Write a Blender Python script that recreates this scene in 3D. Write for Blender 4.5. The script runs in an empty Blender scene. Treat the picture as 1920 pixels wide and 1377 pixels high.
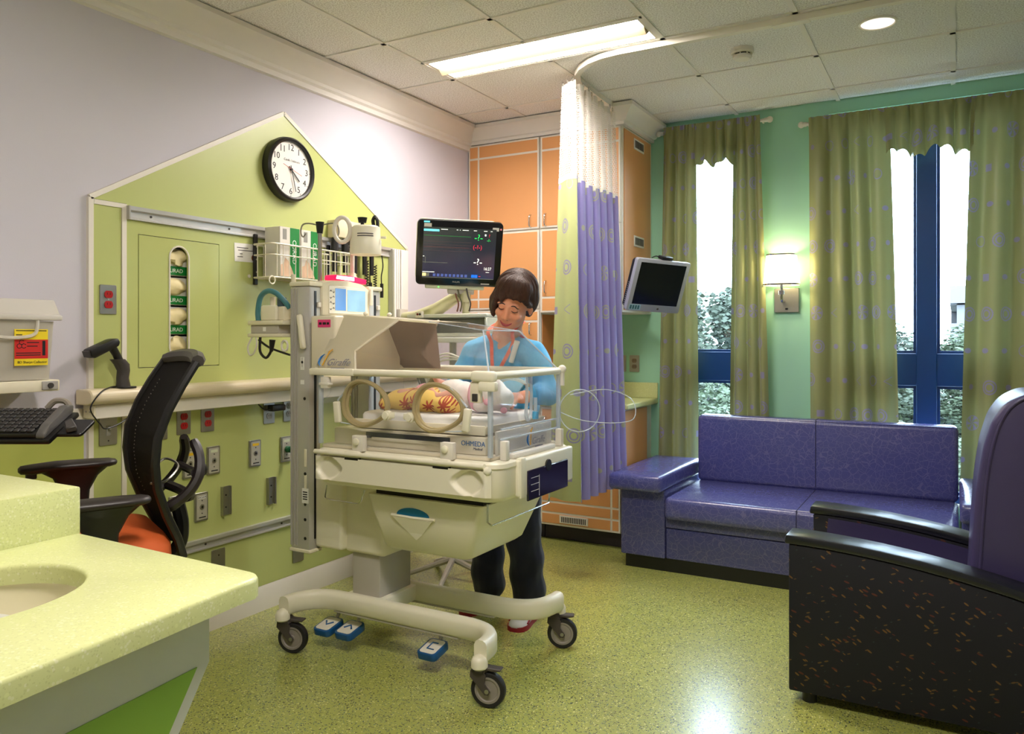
import bpy, bmesh, math, random
from mathutils import Vector, Matrix, Euler
random.seed(7)
SC = bpy.context.scene
COL = SC.collection
R = math.radians
PI = math.pi

# ------------------------------------------------------------------ camera
cam_d = bpy.data.cameras.new('camera')
cam_d.sensor_width = 36.0
cam_d.lens = 1469 / 1920 * 36.0
cam_d.shift_y = -52.5 / 1920
cam_d.clip_start = 0.05
cam_d.clip_end = 300
cam = bpy.data.objects.new('camera', cam_d)
COL.objects.link(cam)
cam.location = (2.907, 0.0, 1.304)
cam.rotation_euler = (R(90), 0, R(29.5))
SC.camera = cam

# ------------------------------------------------------------------ sky and exposure
W = bpy.data.worlds.new('overcast_sky')
SC.world = W
W.use_nodes = True
_bg = W.node_tree.nodes['Background']
_bg.inputs[0].default_value = (0.66, 0.84, 1.0, 1)
_bg.inputs[1].default_value = 18.0
SC.cycles.transparent_max_bounces = 32
SC.view_settings.view_transform = 'Standard'
SC.view_settings.look = 'None'
SC.view_settings.exposure = 0.42
SC.view_settings.gamma = 1.0
SC.view_settings.use_curve_mapping = False
LAMP_COL = (1.0, 0.92, 0.86)
TROFFER_E = 60.0      # luminous strips of the ceiling fixtures
DOWN_E = 70.0         # recessed downlights
SCONCE_W = 3.6        # bulb inside the wall lamp shade
CEIL = 2.744
YW = 5.07             # window wall

# ------------------------------------------------------------------ materials
def lin(c):
    return tuple((x / 12.92 if x <= 0.04045 else ((x + 0.055) / 1.055) ** 2.4) for x in [v / 255.0 for v in c])

class N:
    """tiny expression wrapper around Math nodes"""
    def __init__(s, nt, sock): s.nt = nt; s.k = sock
    def _op(s, op, *o):
        n = s.nt.nodes.new('ShaderNodeMath'); n.operation = op
        for i, a in enumerate((s,) + o):
            if isinstance(a, N): s.nt.links.new(a.k, n.inputs[i])
            else: n.inputs[i].default_value = a
        return N(s.nt, n.outputs[0])
    def __add__(s, o): return s._op('ADD', o)
    def __sub__(s, o): return s._op('SUBTRACT', o)
    def __mul__(s, o): return s._op('MULTIPLY', o)
    def __truediv__(s, o): return s._op('DIVIDE', o)
    def lt(s, o): return s._op('LESS_THAN', o)
    def gt(s, o): return s._op('GREATER_THAN', o)
    def abs(s): return s._op('ABSOLUTE')
    def floor(s): return s._op('FLOOR')
    def fract(s): return s._op('FRACT')
    def sqrt(s): return s._op('SQRT')
    def sin(s): return s._op('SINE')
    def max(s, o): return s._op('MAXIMUM', o)
    def min(s, o): return s._op('MINIMUM', o)
    def atan2(s, o): return s._op('ARCTAN2', o)

MATS = {}
def new_mat(name):
    m = bpy.data.materials.new(name); m.use_nodes = True
    MATS[name] = m
    nt = m.node_tree
    return m, nt, nt.nodes['Principled BSDF']

def nd(nt, typ, **kw):
    n = nt.nodes.new(typ)
    for k, v in kw.items():
        if k.startswith('in_'): n.inputs[k[3:].replace('_', ' ')].default_value = v
        else: setattr(n, k, v)
    return n

def mix(nt, fac, a, b):
    n = nt.nodes.new('ShaderNodeMix'); n.data_type = 'RGBA'
    for sock, v in ((n.inputs[0], fac), (n.inputs[6], a), (n.inputs[7], b)):
        if isinstance(v, N): nt.links.new(v.k, sock)
        elif hasattr(v, 'links'): nt.links.new(v, sock)
        elif isinstance(v, (int, float)): sock.default_value = v
        else: sock.default_value = (*v[:3], 1)
    return n.outputs[2]

def mat(name, col, rough=0.5, metal=0.0, var=0.05, scale=14.0, bump=0.0, bscale=200.0, spec=0.5, coat=0.0, sheen=0.0, emit=None, estr=0.0):
    """plain procedural material: a colour with faint noise variation and optional fine relief"""
    if name in MATS: return MATS[name]
    m, nt, b = new_mat(name)
    c = lin(col)
    tc = nd(nt, 'ShaderNodeTexCoord')
    nz = nd(nt, 'ShaderNodeTexNoise'); nz.inputs['Scale'].default_value = scale; nz.inputs['Detail'].default_value = 3
    nt.links.new(tc.outputs['Object'], nz.inputs['Vector'])
    out = mix(nt, nz.outputs['Fac'], tuple(x * (1 - var) for x in c), tuple(min(1, x * (1 + var)) for x in c))
    nt.links.new(out, b.inputs['Base Color'])
    b.inputs['Roughness'].default_value = rough
    b.inputs['Metallic'].default_value = metal
    b.inputs['Specular IOR Level'].default_value = spec
    b.inputs['Coat Weight'].default_value = coat
    b.inputs['Sheen Weight'].default_value = sheen
    if bump:
        n2 = nd(nt, 'ShaderNodeTexNoise'); n2.inputs['Scale'].default_value = bscale; n2.inputs['Detail'].default_value = 2
        nt.links.new(tc.outputs['Object'], n2.inputs['Vector'])
        bp = nd(nt, 'ShaderNodeBump'); bp.inputs['Strength'].default_value = bump; bp.inputs['Distance'].default_value = 0.004
        nt.links.new(n2.outputs['Fac'], bp.inputs['Height']); nt.links.new(bp.outputs[0], b.inputs['Normal'])
    if emit:
        b.inputs['Emission Color'].default_value = (*lin(emit), 1); b.inputs['Emission Strength'].default_value = estr
    return m

def emat(name, rgb, strength):
    if name in MATS: return MATS[name]
    m, nt, b = new_mat(name)
    b.inputs['Base Color'].default_value = (0.8, 0.8, 0.8, 1)
    b.inputs['Emission Color'].default_value = (*rgb, 1); b.inputs['Emission Strength'].default_value = strength
    return m

def clear_mat(name, tint=(1, 1, 1), opac=0.04, rough=0.03, body=(255, 255, 255), refl=0.55):
    """thin clear sheet: see-through, with a Fresnel-like reflection and a trace of haze"""
    if name in MATS: return MATS[name]
    m, nt, b = new_mat(name)
    tr = nd(nt, 'ShaderNodeBsdfTransparent'); tr.inputs[0].default_value = (*tint, 1)
    gl = nd(nt, 'ShaderNodeBsdfGlossy'); gl.inputs['Roughness'].default_value = rough
    lw = nd(nt, 'ShaderNodeLayerWeight'); lw.inputs[0].default_value = 0.35
    fac = N(nt, lw.outputs['Fresnel']) * refl
    m1 = nd(nt, 'ShaderNodeMixShader'); nt.links.new(fac.k, m1.inputs[0]); nt.links.new(tr.outputs[0], m1.inputs[1]); nt.links.new(gl.outputs[0], m1.inputs[2])
    m2 = nd(nt, 'ShaderNodeMixShader'); m2.inputs[0].default_value = opac
    b.inputs['Base Color'].default_value = (*lin(body), 1); b.inputs['Roughness'].default_value = 0.3
    nt.links.new(m1.outputs[0], m2.inputs[1]); nt.links.new(b.outputs[0], m2.inputs[2])
    nt.links.new(m2.outputs[0], nt.nodes['Material Output'].inputs[0])
    return m

# ------------------------------------------------------------------ mesh helpers
def bx(bm, x0, x1, y0, y1, z0, z1, bev=0.0, seg=2, M=None):
    mt = Matrix.Translation(((x0 + x1) / 2, (y0 + y1) / 2, (z0 + z1) / 2)) @ Matrix.Diagonal((abs(x1 - x0), abs(y1 - y0), abs(z1 - z0), 1))
    vs = bmesh.ops.create_cube(bm, size=1.0, matrix=mt)['verts']
    if bev > 0:
        es = list({e for v in vs for e in v.link_edges})
        r = bmesh.ops.bevel(bm, geom=es, offset=bev, segments=seg, affect='EDGES', profile=0.5, clamp_overlap=True)
        vs = list({v for f in r['faces'] for v in f.verts} | {v for v in vs if v.is_valid})
        # bevelled cube: gather all connected verts
        seen = set(vs); st = list(vs)
        while st:
            v = st.pop()
            for e in v.link_edges:
                o = e.other_vert(v)
                if o not in seen: seen.add(o); st.append(o)
        vs = list(seen)
    if M is not None: bmesh.ops.transform(bm, matrix=M, verts=vs)
    return vs

def ring_pts(c, u, v, r, n, rv=None):
    rv = r if rv is None else rv
    return [c + u * (math.cos(2 * PI * i / n) * r) + v * (math.sin(2 * PI * i / n) * rv) for i in range(n)]

def loft(bm, rings, closed=True, cap=True, loop=False):
    vr = [[bm.verts.new(p) for p in r] for r in rings]
    k = len(vr); n = len(vr[0])
    for a in range(k if loop else k - 1):
        A, B = vr[a], vr[(a + 1) % k]
        for i in range(n if closed else n - 1):
            j = (i + 1) % n
            try: bm.faces.new((A[i], A[j], B[j], B[i]))
            except ValueError: pass
    if cap and closed and not loop:
        bm.faces.new(list(reversed(vr[0]))); bm.faces.new(vr[-1])
    return [v for r in vr for v in r]

def perp(d):
    d = d.normalized(); a = Vector((0, 0, 1)) if abs(d.z) < 0.9 else Vector((1, 0, 0))
    u = d.cross(a).normalized(); return u, d.cross(u).normalized()

def cyl(bm, p0, p1, r0, r1=None, n=16):
    p0, p1 = Vector(p0), Vector(p1); r1 = r0 if r1 is None else r1
    u, v = perp(p1 - p0)
    return loft(bm, [ring_pts(p0, u, v, r0, n), ring_pts(p1, u, v, r1, n)])

def tube(bm, pts, r, n=8, loop=False, flat=None):
    pts = [Vector(p) for p in pts]; k = len(pts)
    rs = r if isinstance(r, (list, tuple)) else [r] * k
    tan = []
    for i in range(k):
        a = pts[(i - 1) % k] if (loop or i > 0) else pts[i]
        b = pts[(i + 1) % k] if (loop or i < k - 1) else pts[i]
        t = (b - a); tan.append(t.normalized() if t.length > 1e-9 else Vector((0, 0, 1)))
    u, v = perp(tan[0]); rings = []
    for i in range(k):
        if i:
            q = tan[i - 1].rotation_difference(tan[i]); u = q @ u; v = q @ v
        rings.append(ring_pts(pts[i], u, v, rs[i], n, rs[i] * (flat or 1)))
    return loft(bm, rings, loop=loop)

def smooth_path(pts, sub=6):
    """Catmull-Rom through the points"""
    P = [Vector(p) for p in pts]; out = []
    for i in range(len(P) - 1):
        a = P[max(0, i - 1)]; b = P[i]; c = P[i + 1]; d = P[min(len(P) - 1, i + 2)]
        for s in range(sub):
            t = s / sub
            out.append(0.5 * ((2 * b) + (c - a) * t + (2 * a - 5 * b + 4 * c - d) * t * t + (3 * b - a - 3 * c + d) * t ** 3))
    out.append(P[-1]); return out

def prism(bm, pts, axis, a, b, bev=0.0, seg=2, M=None):
    def mk(p, t):
        if axis == 'x': return Vector((t, p[0], p[1]))
        if axis == 'y': return Vector((p[0], t, p[1]))
        return Vector((p[0], p[1], t))
    A = [bm.verts.new(mk(p, a)) for p in pts]; B = [bm.verts.new(mk(p, b)) for p in pts]
    n = len(pts); fs = [bm.faces.new(A), bm.faces.new(list(reversed(B)))]
    for i in range(n):
        j = (i + 1) % n; fs.append(bm.faces.new((A[j], A[i], B[i], B[j])))
    vs = A + B
    if bev > 0:
        es = list({e for f in fs for e in f.edges})
        bmesh.ops.recalc_face_normals(bm, faces=fs)
        r = bmesh.ops.bevel(bm, geom=es, offset=bev, segments=seg, affect='EDGES', profile=0.5, clamp_overlap=True)
        seen = {v for v in vs if v.is_valid} | {v for f in r['faces'] for v in f.verts}; st = list(seen)
        while st:
            v = st.pop()
            for e in v.link_edges:
                o = e.other_vert(v)
                if o not in seen: seen.add(o); st.append(o)
        vs = list(seen)
    if M is not None: bmesh.ops.transform(bm, matrix=M, verts=vs)
    return vs

def rrect(x0, x1, y0, y1, r, n=5):
    o = []
    for cx, cy, a0 in ((x1 - r, y1 - r, 0), (x0 + r, y1 - r, 90), (x0 + r, y0 + r, 180), (x1 - r, y0 + r, 270)):
        for i in range(n + 1):
            a = R(a0 + 90 * i / n); o.append((cx + r * math.cos(a), cy + r * math.sin(a)))
    return o

def lathe(bm, prof, c, n=24, M=None, loop=False):
    c = Vector(c); rings = []
    for r, z in prof:
        rings.append([c + Vector((max(r, 1e-4) * math.cos(2 * PI * i / n), max(r, 1e-4) * math.sin(2 * PI * i / n), z)) for i in range(n)])
    vs = loft(bm, rings, loop=loop)
    if M is not None: bmesh.ops.transform(bm, matrix=M, verts=vs)
    return vs

def ell(bm, c, rx, ry, rz, n=16, m=10, M=None):
    vs = bmesh.ops.create_uvsphere(bm, u_segments=n, v_segments=m, radius=1.0, matrix=Matrix.Translation(c) @ (M or Matrix.Identity(4)) @ Matrix.Diagonal((rx, ry, rz, 1)))['verts']
    return vs

def grid(bm, fn, nu, nv, uvfn=None):
    vs = [[bm.verts.new(fn(i / nu, j / nv)) for j in range(nv + 1)] for i in range(nu + 1)]
    uvl = bm.loops.layers.uv.verify() if uvfn else None
    for i in range(nu):
        for j in range(nv):
            f = bm.faces.new((vs[i][j], vs[i + 1][j], vs[i + 1][j + 1], vs[i][j + 1]))
            if uvfn:
                for l, (a, b) in zip(f.loops, ((i, j), (i + 1, j), (i + 1, j + 1), (i, j + 1))):
                    l[uvl].uv = uvfn(a / nu, b / nv)
    return [v for r in vs for v in r]

ORG = {}
def org_of(o):
    while o is not None:
        if o.name in ORG: return ORG[o.name]
        o = o.parent
    return Vector((0, 0, 0))

def finish_mesh(name, bm, m, off=None, ang=38, flip=True):
    if flip: bmesh.ops.recalc_face_normals(bm, faces=bm.faces[:])
    if off is not None and off.length > 0: bmesh.ops.translate(bm, verts=bm.verts[:], vec=-off)
    ca = R(ang)
    for f in bm.faces: f.smooth = True
    for e in bm.edges:
        e.smooth = (len(e.link_faces) == 2 and e.calc_face_angle(0) < ca)
    me = bpy.data.meshes.new(name); bm.to_mesh(me); bm.free()
    for mm in (m if isinstance(m, (list, tuple)) else [m]):
        me.materials.append(mm)
    return me

def obj(name, bm, m, parent=None, ang=38, flip=True):
    """one mesh object; built in the coordinates of its thing's frame (world, shifted to the root's origin)"""
    me = finish_mesh(name, bm, m, org_of(parent) if parent else None, ang, flip)
    o = bpy.data.objects.new(name, me); COL.objects.link(o)
    if parent: o.parent = parent
    return o

def tag(o, label, cat, group=None):
    o['label'] = label; o['category'] = cat
    if group: o['group'] = group
    return o

def thing(name, label, cat, loc=(0, 0, 0), group=None, world=True, rot=None):
    """an Empty at a thing's base; world=True: its parts are given in world coordinates"""
    o = bpy.data.objects.new(name, None); COL.objects.link(o)
    o.empty_display_size = 0.1
    o.location = loc
    if rot is not None: o.rotation_euler = rot
    ORG[o.name] = Vector(loc) if world else Vector((0, 0, 0))
    return tag(o, label, cat, group)

def struct(name, bm, m, **kw):
    o = obj(name, bm, m, **kw); o['kind'] = 'structure'; return o

def inst(src, name, parent, loc, rot=None):
    o = bpy.data.objects.new(name, src.data if hasattr(src, 'data') else src); COL.objects.link(o)
    o.location = Vector(loc) - (org_of(parent) if parent else Vector((0, 0, 0)))
    if rot is not None: o.rotation_euler = rot
    if parent: o.parent = parent
    return o

def copy_tree(o, parent=None):
    c = o.copy(); COL.objects.link(c)
    if parent is not None: c.parent = parent
    for ch in o.children: copy_tree(ch, c)
    return c

def frm(o, right, up):
    r = Vector(right).normalized(); u = Vector(up).normalized(); n = r.cross(u)
    M = Matrix.Identity(4)
    for i in range(3): M[i][0] = r[i]; M[i][1] = u[i]; M[i][2] = n[i]; M[i][3] = o[i]
    return M
def on_left(x, y, z): return frm((x, y, z), (0, 1, 0), (0, 0, 1))      # lettering on a surface facing +X
def on_front(x, y, z): return frm((x, y, z), (1, 0, 0), (0, 0, 1))     # lettering on a surface facing -Y

def text_mesh(s, size, M, m, extrude=0.0004, align='CENTER', sx=1.0, shear=0.0):
    cu = bpy.data.curves.new('lettering', 'FONT'); cu.body = s; cu.size = size; cu.extrude = extrude
    cu.align_x = align; cu.align_y = 'CENTER'; cu.shear = shear; cu.resolution_u = 3
    t = bpy.data.objects.new('lettering', cu)
    me = bpy.data.meshes.new_from_object(t)
    bpy.data.objects.remove(t); bpy.data.curves.remove(cu)
    me.transform(M @ Matrix.Diagonal((sx, 1, 1, 1)))
    me.materials.clear(); me.materials.append(m)
    return me

def text(name, s, size, M, m, parent, **kw):
    me = text_mesh(s, size, M, m, **kw)
    me.transform(Matrix.Translation(-org_of(parent)))
    o = bpy.data.objects.new(name, me); COL.objects.link(o); o.parent = parent
    return o
# ------------------------------------------------------------------ surface materials
WALLGREY = mat('wall_paint_grey', (206, 202, 212), 0.75, var=0.02, scale=3, bump=0.05, bscale=160)
WALLMINT = mat('wall_paint_mint', (162, 214, 186), 0.7, var=0.02, scale=3, bump=0.05, bscale=160)
LIME = mat('lime_laminate', (204, 214, 128), 0.35, var=0.02, scale=5)
LIME_LOW = mat('lime_wall_panel', (184, 192, 96), 0.4, var=0.03, scale=4)
WHITE = mat('white_trim', (232, 226, 214), 0.45, var=0.02)
OFFWHITE = mat('offwhite_crown', (230, 226, 220), 0.55, var=0.02)
CREAM = mat('cream_plastic', (233, 226, 200), 0.32, var=0.015)
CREAM2 = mat('cream_plastic_warm', (226, 212, 180), 0.35, var=0.015)
GREYPL = mat('grey_plastic', (176, 172, 165), 0.4, var=0.02)
ALU = mat('anodised_aluminium', (200, 198, 194), 0.34, metal=0.4, var=0.03)
STEEL = mat('brushed_steel', (170, 168, 160), 0.33, metal=0.9, var=0.06, scale=40)
CHROME = mat('chrome', (215, 215, 215), 0.12, metal=1.0, var=0.02)
BLACK = mat('black_plastic', (22, 21, 22), 0.38, var=0.1)
BLACKR = mat('black_rubber', (34, 32, 33), 0.6, var=0.1)
DKGREY = mat('dark_grey_plastic', (62, 58, 56), 0.5, var=0.08)
RED = mat('red_receptacle', (172, 22, 26), 0.35, var=0.05)
ORANGE = mat('orange_laminate', (226, 162, 102), 0.35, var=0.03, scale=6)
WINBLUE = mat('blue_window_steel', (10, 58, 122), 0.35, var=0.05)
NAVYBASE = mat('dark_plinth', (44, 36, 48), 0.5, var=0.05)
PAPER = mat('white_paper', (240, 238, 232), 0.7, var=0.01)
INK = mat('black_ink', (20, 20, 22), 0.6)

def make_floor_mat():
    m, nt, b = new_mat('speckled_green_vinyl')
    tc = nd(nt, 'ShaderNodeTexCoord')
    big = nd(nt, 'ShaderNodeTexNoise'); big.inputs['Scale'].default_value = 9; big.inputs['Detail'].default_value = 4
    nt.links.new(tc.outputs['Object'], big.inputs['Vector'])
    c = mix(nt, big.outputs['Fac'], lin((164, 170, 82)), lin((179, 183, 97)))
    warp = nd(nt, 'ShaderNodeTexNoise'); warp.inputs['Scale'].default_value = 90
    nt.links.new(tc.outputs['Object'], warp.inputs['Vector'])
    vm = nd(nt, 'ShaderNodeVectorMath'); vm.operation = 'MULTIPLY_ADD'
    nt.links.new(warp.outputs['Color'], vm.inputs[0]); vm.inputs[1].default_value = (0.012, 0.012, 0); nt.links.new(tc.outputs['Object'], vm.inputs[2])
    for sc, th, pick, colr in ((150, 0.42, 0.70, (78, 78, 52)), (190, 0.40, 0.74, (84, 112, 110)), (130, 0.36, 0.80, (222, 222, 150))):
        v = nd(nt, 'ShaderNodeTexVoronoi'); v.inputs['Scale'].default_value = sc
        nt.links.new(vm.outputs[0], v.inputs['Vector'])
        sp = nd(nt, 'ShaderNodeSeparateColor'); nt.links.new(v.outputs['Color'], sp.inputs[0])
        f = N(nt, v.outputs['Distance']).lt(th) * N(nt, sp.outputs[0]).gt(pick)
        c = mix(nt, f, c, lin(colr))
    nt.links.new(c, b.inputs['Base Color'])
    b.inputs['Roughness'].default_value = 0.3; b.inputs['Specular IOR Level'].default_value = 0.6; b.inputs['Coat Weight'].default_value = 0.6; b.inputs['Coat Roughness'].default_value = 0.2
    n2 = nd(nt, 'ShaderNodeTexNoise'); n2.inputs['Scale'].default_value = 25
    nt.links.new(tc.outputs['Object'], n2.inputs['Vector'])
    bp = nd(nt, 'ShaderNodeBump'); bp.inputs['Strength'].default_value = 0.06; bp.inputs['Distance'].default_value = 0.003
    nt.links.new(n2.outputs['Fac'], bp.inputs['Height']); nt.links.new(bp.outputs[0], b.inputs['Normal'])
    return m
FLOOR = make_floor_mat()

def make_tile_mat():
    m, nt, b = new_mat('fissured_ceiling_tile')
    tc = nd(nt, 'ShaderNodeTexCoord')
    v = nd(nt, 'ShaderNodeTexNoise'); v.inputs['Scale'].default_value = 150; v.inputs['Detail'].default_value = 4
    nt.links.new(tc.outputs['Object'], v.inputs['Vector'])
    cr = nd(nt, 'ShaderNodeValToRGB'); cr.color_ramp.elements[0].position = 0.38; cr.color_ramp.elements[1].position = 0.6
    cr.color_ramp.elements[0].color = (*lin((208, 204, 200)), 1); cr.color_ramp.elements[1].color = (*lin((246, 245, 243)), 1)
    nt.links.new(v.outputs['Fac'], cr.inputs[0]); nt.links.new(cr.outputs[0], b.inputs['Base Color'])
    b.inputs['Roughness'].default_value = 0.9
    bp = nd(nt, 'ShaderNodeBump'); bp.inputs['Strength'].default_value = 0.35; bp.inputs['Distance'].default_value = 0.003
    nt.links.new(v.outputs['Fac'], bp.inputs['Height']); nt.links.new(bp.outputs[0], b.inputs['Normal'])
    return m
TILE = make_tile_mat()

def make_solid_surface(name, base, fleck):
    m, nt, b = new_mat(name)
    tc = nd(nt, 'ShaderNodeTexCoord')
    c = lin(base)
    for sc, th, pick, cc in ((160, 0.4, 0.72, fleck), (90, 0.33, 0.8, tuple(min(255, x + 12) for x in base)), (260, 0.45, 0.75, tuple(x - 14 for x in base))):
        v = nd(nt, 'ShaderNodeTexVoronoi'); v.inputs['Scale'].default_value = sc
        nt.links.new(tc.outputs['Object'], v.inputs['Vector'])
        sp = nd(nt, 'ShaderNodeSeparateColor'); nt.links.new(v.outputs['Color'], sp.inputs[0])
        c = mix(nt, N(nt, v.outputs['Distance']).lt(th) * N(nt, sp.outputs[0]).gt(pick) * 0.7, c, lin(cc))
    nt.links.new(c, b.inputs['Base Color']); b.inputs['Roughness'].default_value = 0.28
    return m
COUNTER = make_solid_surface('lime_solid_surface', (214, 219, 156), (230, 232, 196))

def plate(bm, outer, holes, axis, a, b):
    """flat plate with holes, extruded along an axis"""
    def mk(p, t):
        if axis == 'x': return (t, p[0], p[1])
        if axis == 'y': return (p[0], t, p[1])
        return (p[0], p[1], t)
    es = []
    for lp in [outer] + holes:
        vs = [bm.verts.new(mk(p, a)) for p in lp]
        es += [bm.edges.new((vs[i], vs[(i + 1) % len(vs)])) for i in range(len(vs))]
    r = bmesh.ops.triangle_fill(bm, use_beauty=True, use_dissolve=False, edges=es)
    fs = [g for g in r['geom'] if isinstance(g, bmesh.types.BMFace)]
    ex = bmesh.ops.extrude_face_region(bm, geom=fs)
    d = Vector(mk((0, 0), b - a)) if axis != 'x' else Vector((b - a, 0, 0))
    bmesh.ops.translate(bm, verts=[g for g in ex['geom'] if isinstance(g, bmesh.types.BMVert)], vec=d)

def rect(a0, a1, b0, b1): return [(a0, b0), (a1, b0), (a1, b1), (a0, b1)]
XR, YF = 5.2, -1.7     # right wall, wall behind the camera

# ------------------------------------------------------------------ room shell
bm = bmesh.new(); bx(bm, -0.15, XR, YF, YW + 0.2, -0.1, 0.0); struct('floor', bm, FLOOR)
NICHE = rect(2.06, 2.40, 1.195, 1.725)
bm = bmesh.new(); plate(bm, rect(YF, YW + 0.2, 0, 2.85), [NICHE], 'x', -0.15, 0.0); bx(bm, -0.20, -0.1501, YF, YW + 0.2, 0, 2.85); struct('wall_left', bm, WALLGREY)
W1 = (1.32, 1.80, 0.35, 2.60); W2 = (2.24, 3.28, 0.35, 2.665)
bm = bmesh.new(); plate(bm, rect(0, XR, 0, 2.85), [rect(*W1), rect(*W2)], 'y', YW, YW + 0.2); struct('wall_back', bm, WALLMINT)
bm = bmesh.new(); bx(bm, XR, XR + 0.15, YF, YW + 0.2, 0, 2.85); struct('wall_right', bm, WALLGREY)
bm = bmesh.new(); bx(bm, -0.15, XR + 0.15, YF - 0.15, YF, 0, 2.85); struct('wall_front', bm, WALLGREY)

# ceiling: slab, tiles and T bars
bm = bmesh.new(); bx(bm, -0.15, XR + 0.15, YF, YW + 0.2, 2.80, 2.85)
ceiling = struct('ceiling', bm, OFFWHITE)
P_ = 0.603
gx = [0.0, 0.485] + [0.485 + P_ * i for i in range(1, 8)] + [XR]
gy = sorted([YW, 4.82] + [4.82 - P_ * i for i in range(1, 11)] + [YF])
tile_cache = {}
def tile(x0, x1, y0, y1):
    key = (round(x1 - x0, 3), round(y1 - y0, 3))
    if key not in tile_cache:
        b_ = bmesh.new(); w, d = key
        bx(b_, 0.011, w - 0.011, 0.011, d - 0.011, 0.0, 0.018)
        tile_cache[key] = finish_mesh('ceiling_tile', b_, TILE)
    inst(tile_cache[key], 'ceiling_tile', ceiling, (x0, y0, CEIL))
YT0, YT1 = 3.32, 3.614      # troffer
for i in range(len(gx) - 1):
    for j in range(len(gy) - 1):
        x0, x1, y0, y1 = gx[i], gx[i + 1], gy[j], gy[j + 1]
        if y1 <= 1.3:
            continue
        if abs(y1 - YT1) < 0.02 and i in (1, 2):
            tile(x0, x1, y0, YT0)
        else:
            tile(x0, x1, y0, y1)
bm = bmesh.new(); bx(bm, 0, XR, YF, gy[[k for k, y in enumerate(gy) if y > 1.2][0]] if False else 1.20, CEIL, CEIL + 0.02)
rear = obj('ceiling_panel', bm, TILE, ceiling)
def bar(x0, x1, y0, y1):
    b_ = bmesh.new(); bx(b_, x0, x1, y0, y1, CEIL - 0.006, CEIL + 0.03); obj('grid_bar', b_, OFFWHITE, ceiling)
for x in gx[1:-1]:
    if abs(x - 1.088) < 0.01:
        bar(x - 0.012, x + 0.012, 1.2, YT0); bar(x - 0.012, x + 0.012, YT1, YW)
    else: bar(x - 0.012, x + 0.012, 1.2, YW)
for y in gy[1:-1]:
    if y > 1.25: bar(0, XR, y - 0.012, y + 0.012)
bar(gx[1], gx[3], YT0 - 0.012, YT0 + 0.012)

# crown mouldings, baseboards
def crown_profile(s=1.0):
    return [(0, 0), (0.115, 0), (0.115, -0.022), (0.095, -0.03), (0.07, -0.05), (0.045, -0.085), (0.03, -0.098), (0.03, -0.115), (0.018, -0.125), (0.018, -0.15), (0.0, -0.155)]
bm = bmesh.new(); 
A = [Vector((x, YF, CEIL - 0.006 + z)) for x, z in crown_profile()]; B = [Vector((x, 4.54, CEIL - 0.006 + z)) for x, z in crown_profile()]
loft(bm, [A, B]); struct('trim_1', bm, OFFWHITE, ang=25)
bm = bmesh.new(); prism(bm, [(0, 0), (0.018, 0), (0.018, 0.10), (0.010, 0.12), (0, 0.12)], 'y', YF, 4.6)
struct('baseboard_left', bm, WHITE)
bm = bmesh.new(); bx(bm, 1.1, XR, YW - 0.015, YW, 0, 0.11, 0.003); struct('baseboard_back', bm, NAVYBASE)

# lime wainscot on the left wall with a white cap band
bm = bmesh.new(); bx(bm, 0, 0.008, YF, 1.80, 0.12, 0.965); struct('trim_2', bm, LIME_LOW)
bm = bmesh.new(); bx(bm, 0, 0.014, YF, 1.822, 0.965, 1.04, 0.003); struct('trim_3', bm, WHITE)

# windows: deep blue steel frames
GLASS = clear_mat('window_glass', (0.97, 0.99, 1.0), 0.0, 0.0, refl=0.35)
def window(n, x0, x1, z0, z1, jamb, mull):
    root = bpy.data.objects.new('window_%d' % n, None); COL.objects.link(root)
    root.location = ((x0 + x1) / 2, YW + 0.1, z0); root['kind'] = 'structure'; ORG[root.name] = Vector(root.location)
    def part(nm, *a, m=WINBLUE, bev=0.004):
        b_ = bmesh.new(); bx(b_, *a, bev, 1); return obj(nm, b_, m, root)
    ya, yb = YW + 0.07, YW + 0.15
    part('jamb', x0, x0 + jamb, ya, yb, z0, z1); part('jamb', x1 - jamb, x1, ya, yb, z0, z1)
    part('head', x0 + jamb, x1 - jamb, ya, yb, z1 - 0.06, z1); part('sill', x0 + jamb, x1 - jamb, ya - 0.03, yb, z0, z0 + 0.06)
    part('transom', x0 + jamb, x1 - jamb, ya, yb, 1.03, 1.22)
    for xm in mull: part('mullion', xm - 0.053, xm + 0.053, ya - 0.008, yb, z0 + 0.06, z1 - 0.06)
    xs = [x0 + jamb] + [q for xm in mull for q in (xm - 0.053, xm + 0.053)] + [x1 - jamb]
    for i in range(0, len(xs), 2):
        for za, zb in ((z0 + 0.06, 1.03), (1.22, z1 - 0.06)):
            part('pane', xs[i], xs[i + 1], YW + 0.108, YW + 0.112, za, zb, m=GLASS, bev=0)
            for (a0, a1, b0, b1) in ((xs[i], xs[i] + 0.016, za, zb), (xs[i + 1] - 0.016, xs[i + 1], za, zb), (xs[i] + 0.016, xs[i + 1] - 0.016, za, za + 0.016), (xs[i] + 0.016, xs[i + 1] - 0.016, zb - 0.016, zb)):
                part('glazing_bead', a0, a1, YW + 0.095, YW + 0.108, b0, b1, bev=0)
    part('reveal_sill', x0, x1, YW + 0.005, ya, z0 - 0.0, z0 + 0.02, m=WHITE)
    return root
window(1, *W1, 0.06, [])
window(2, *W2, 0.09, [2.762])

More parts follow.
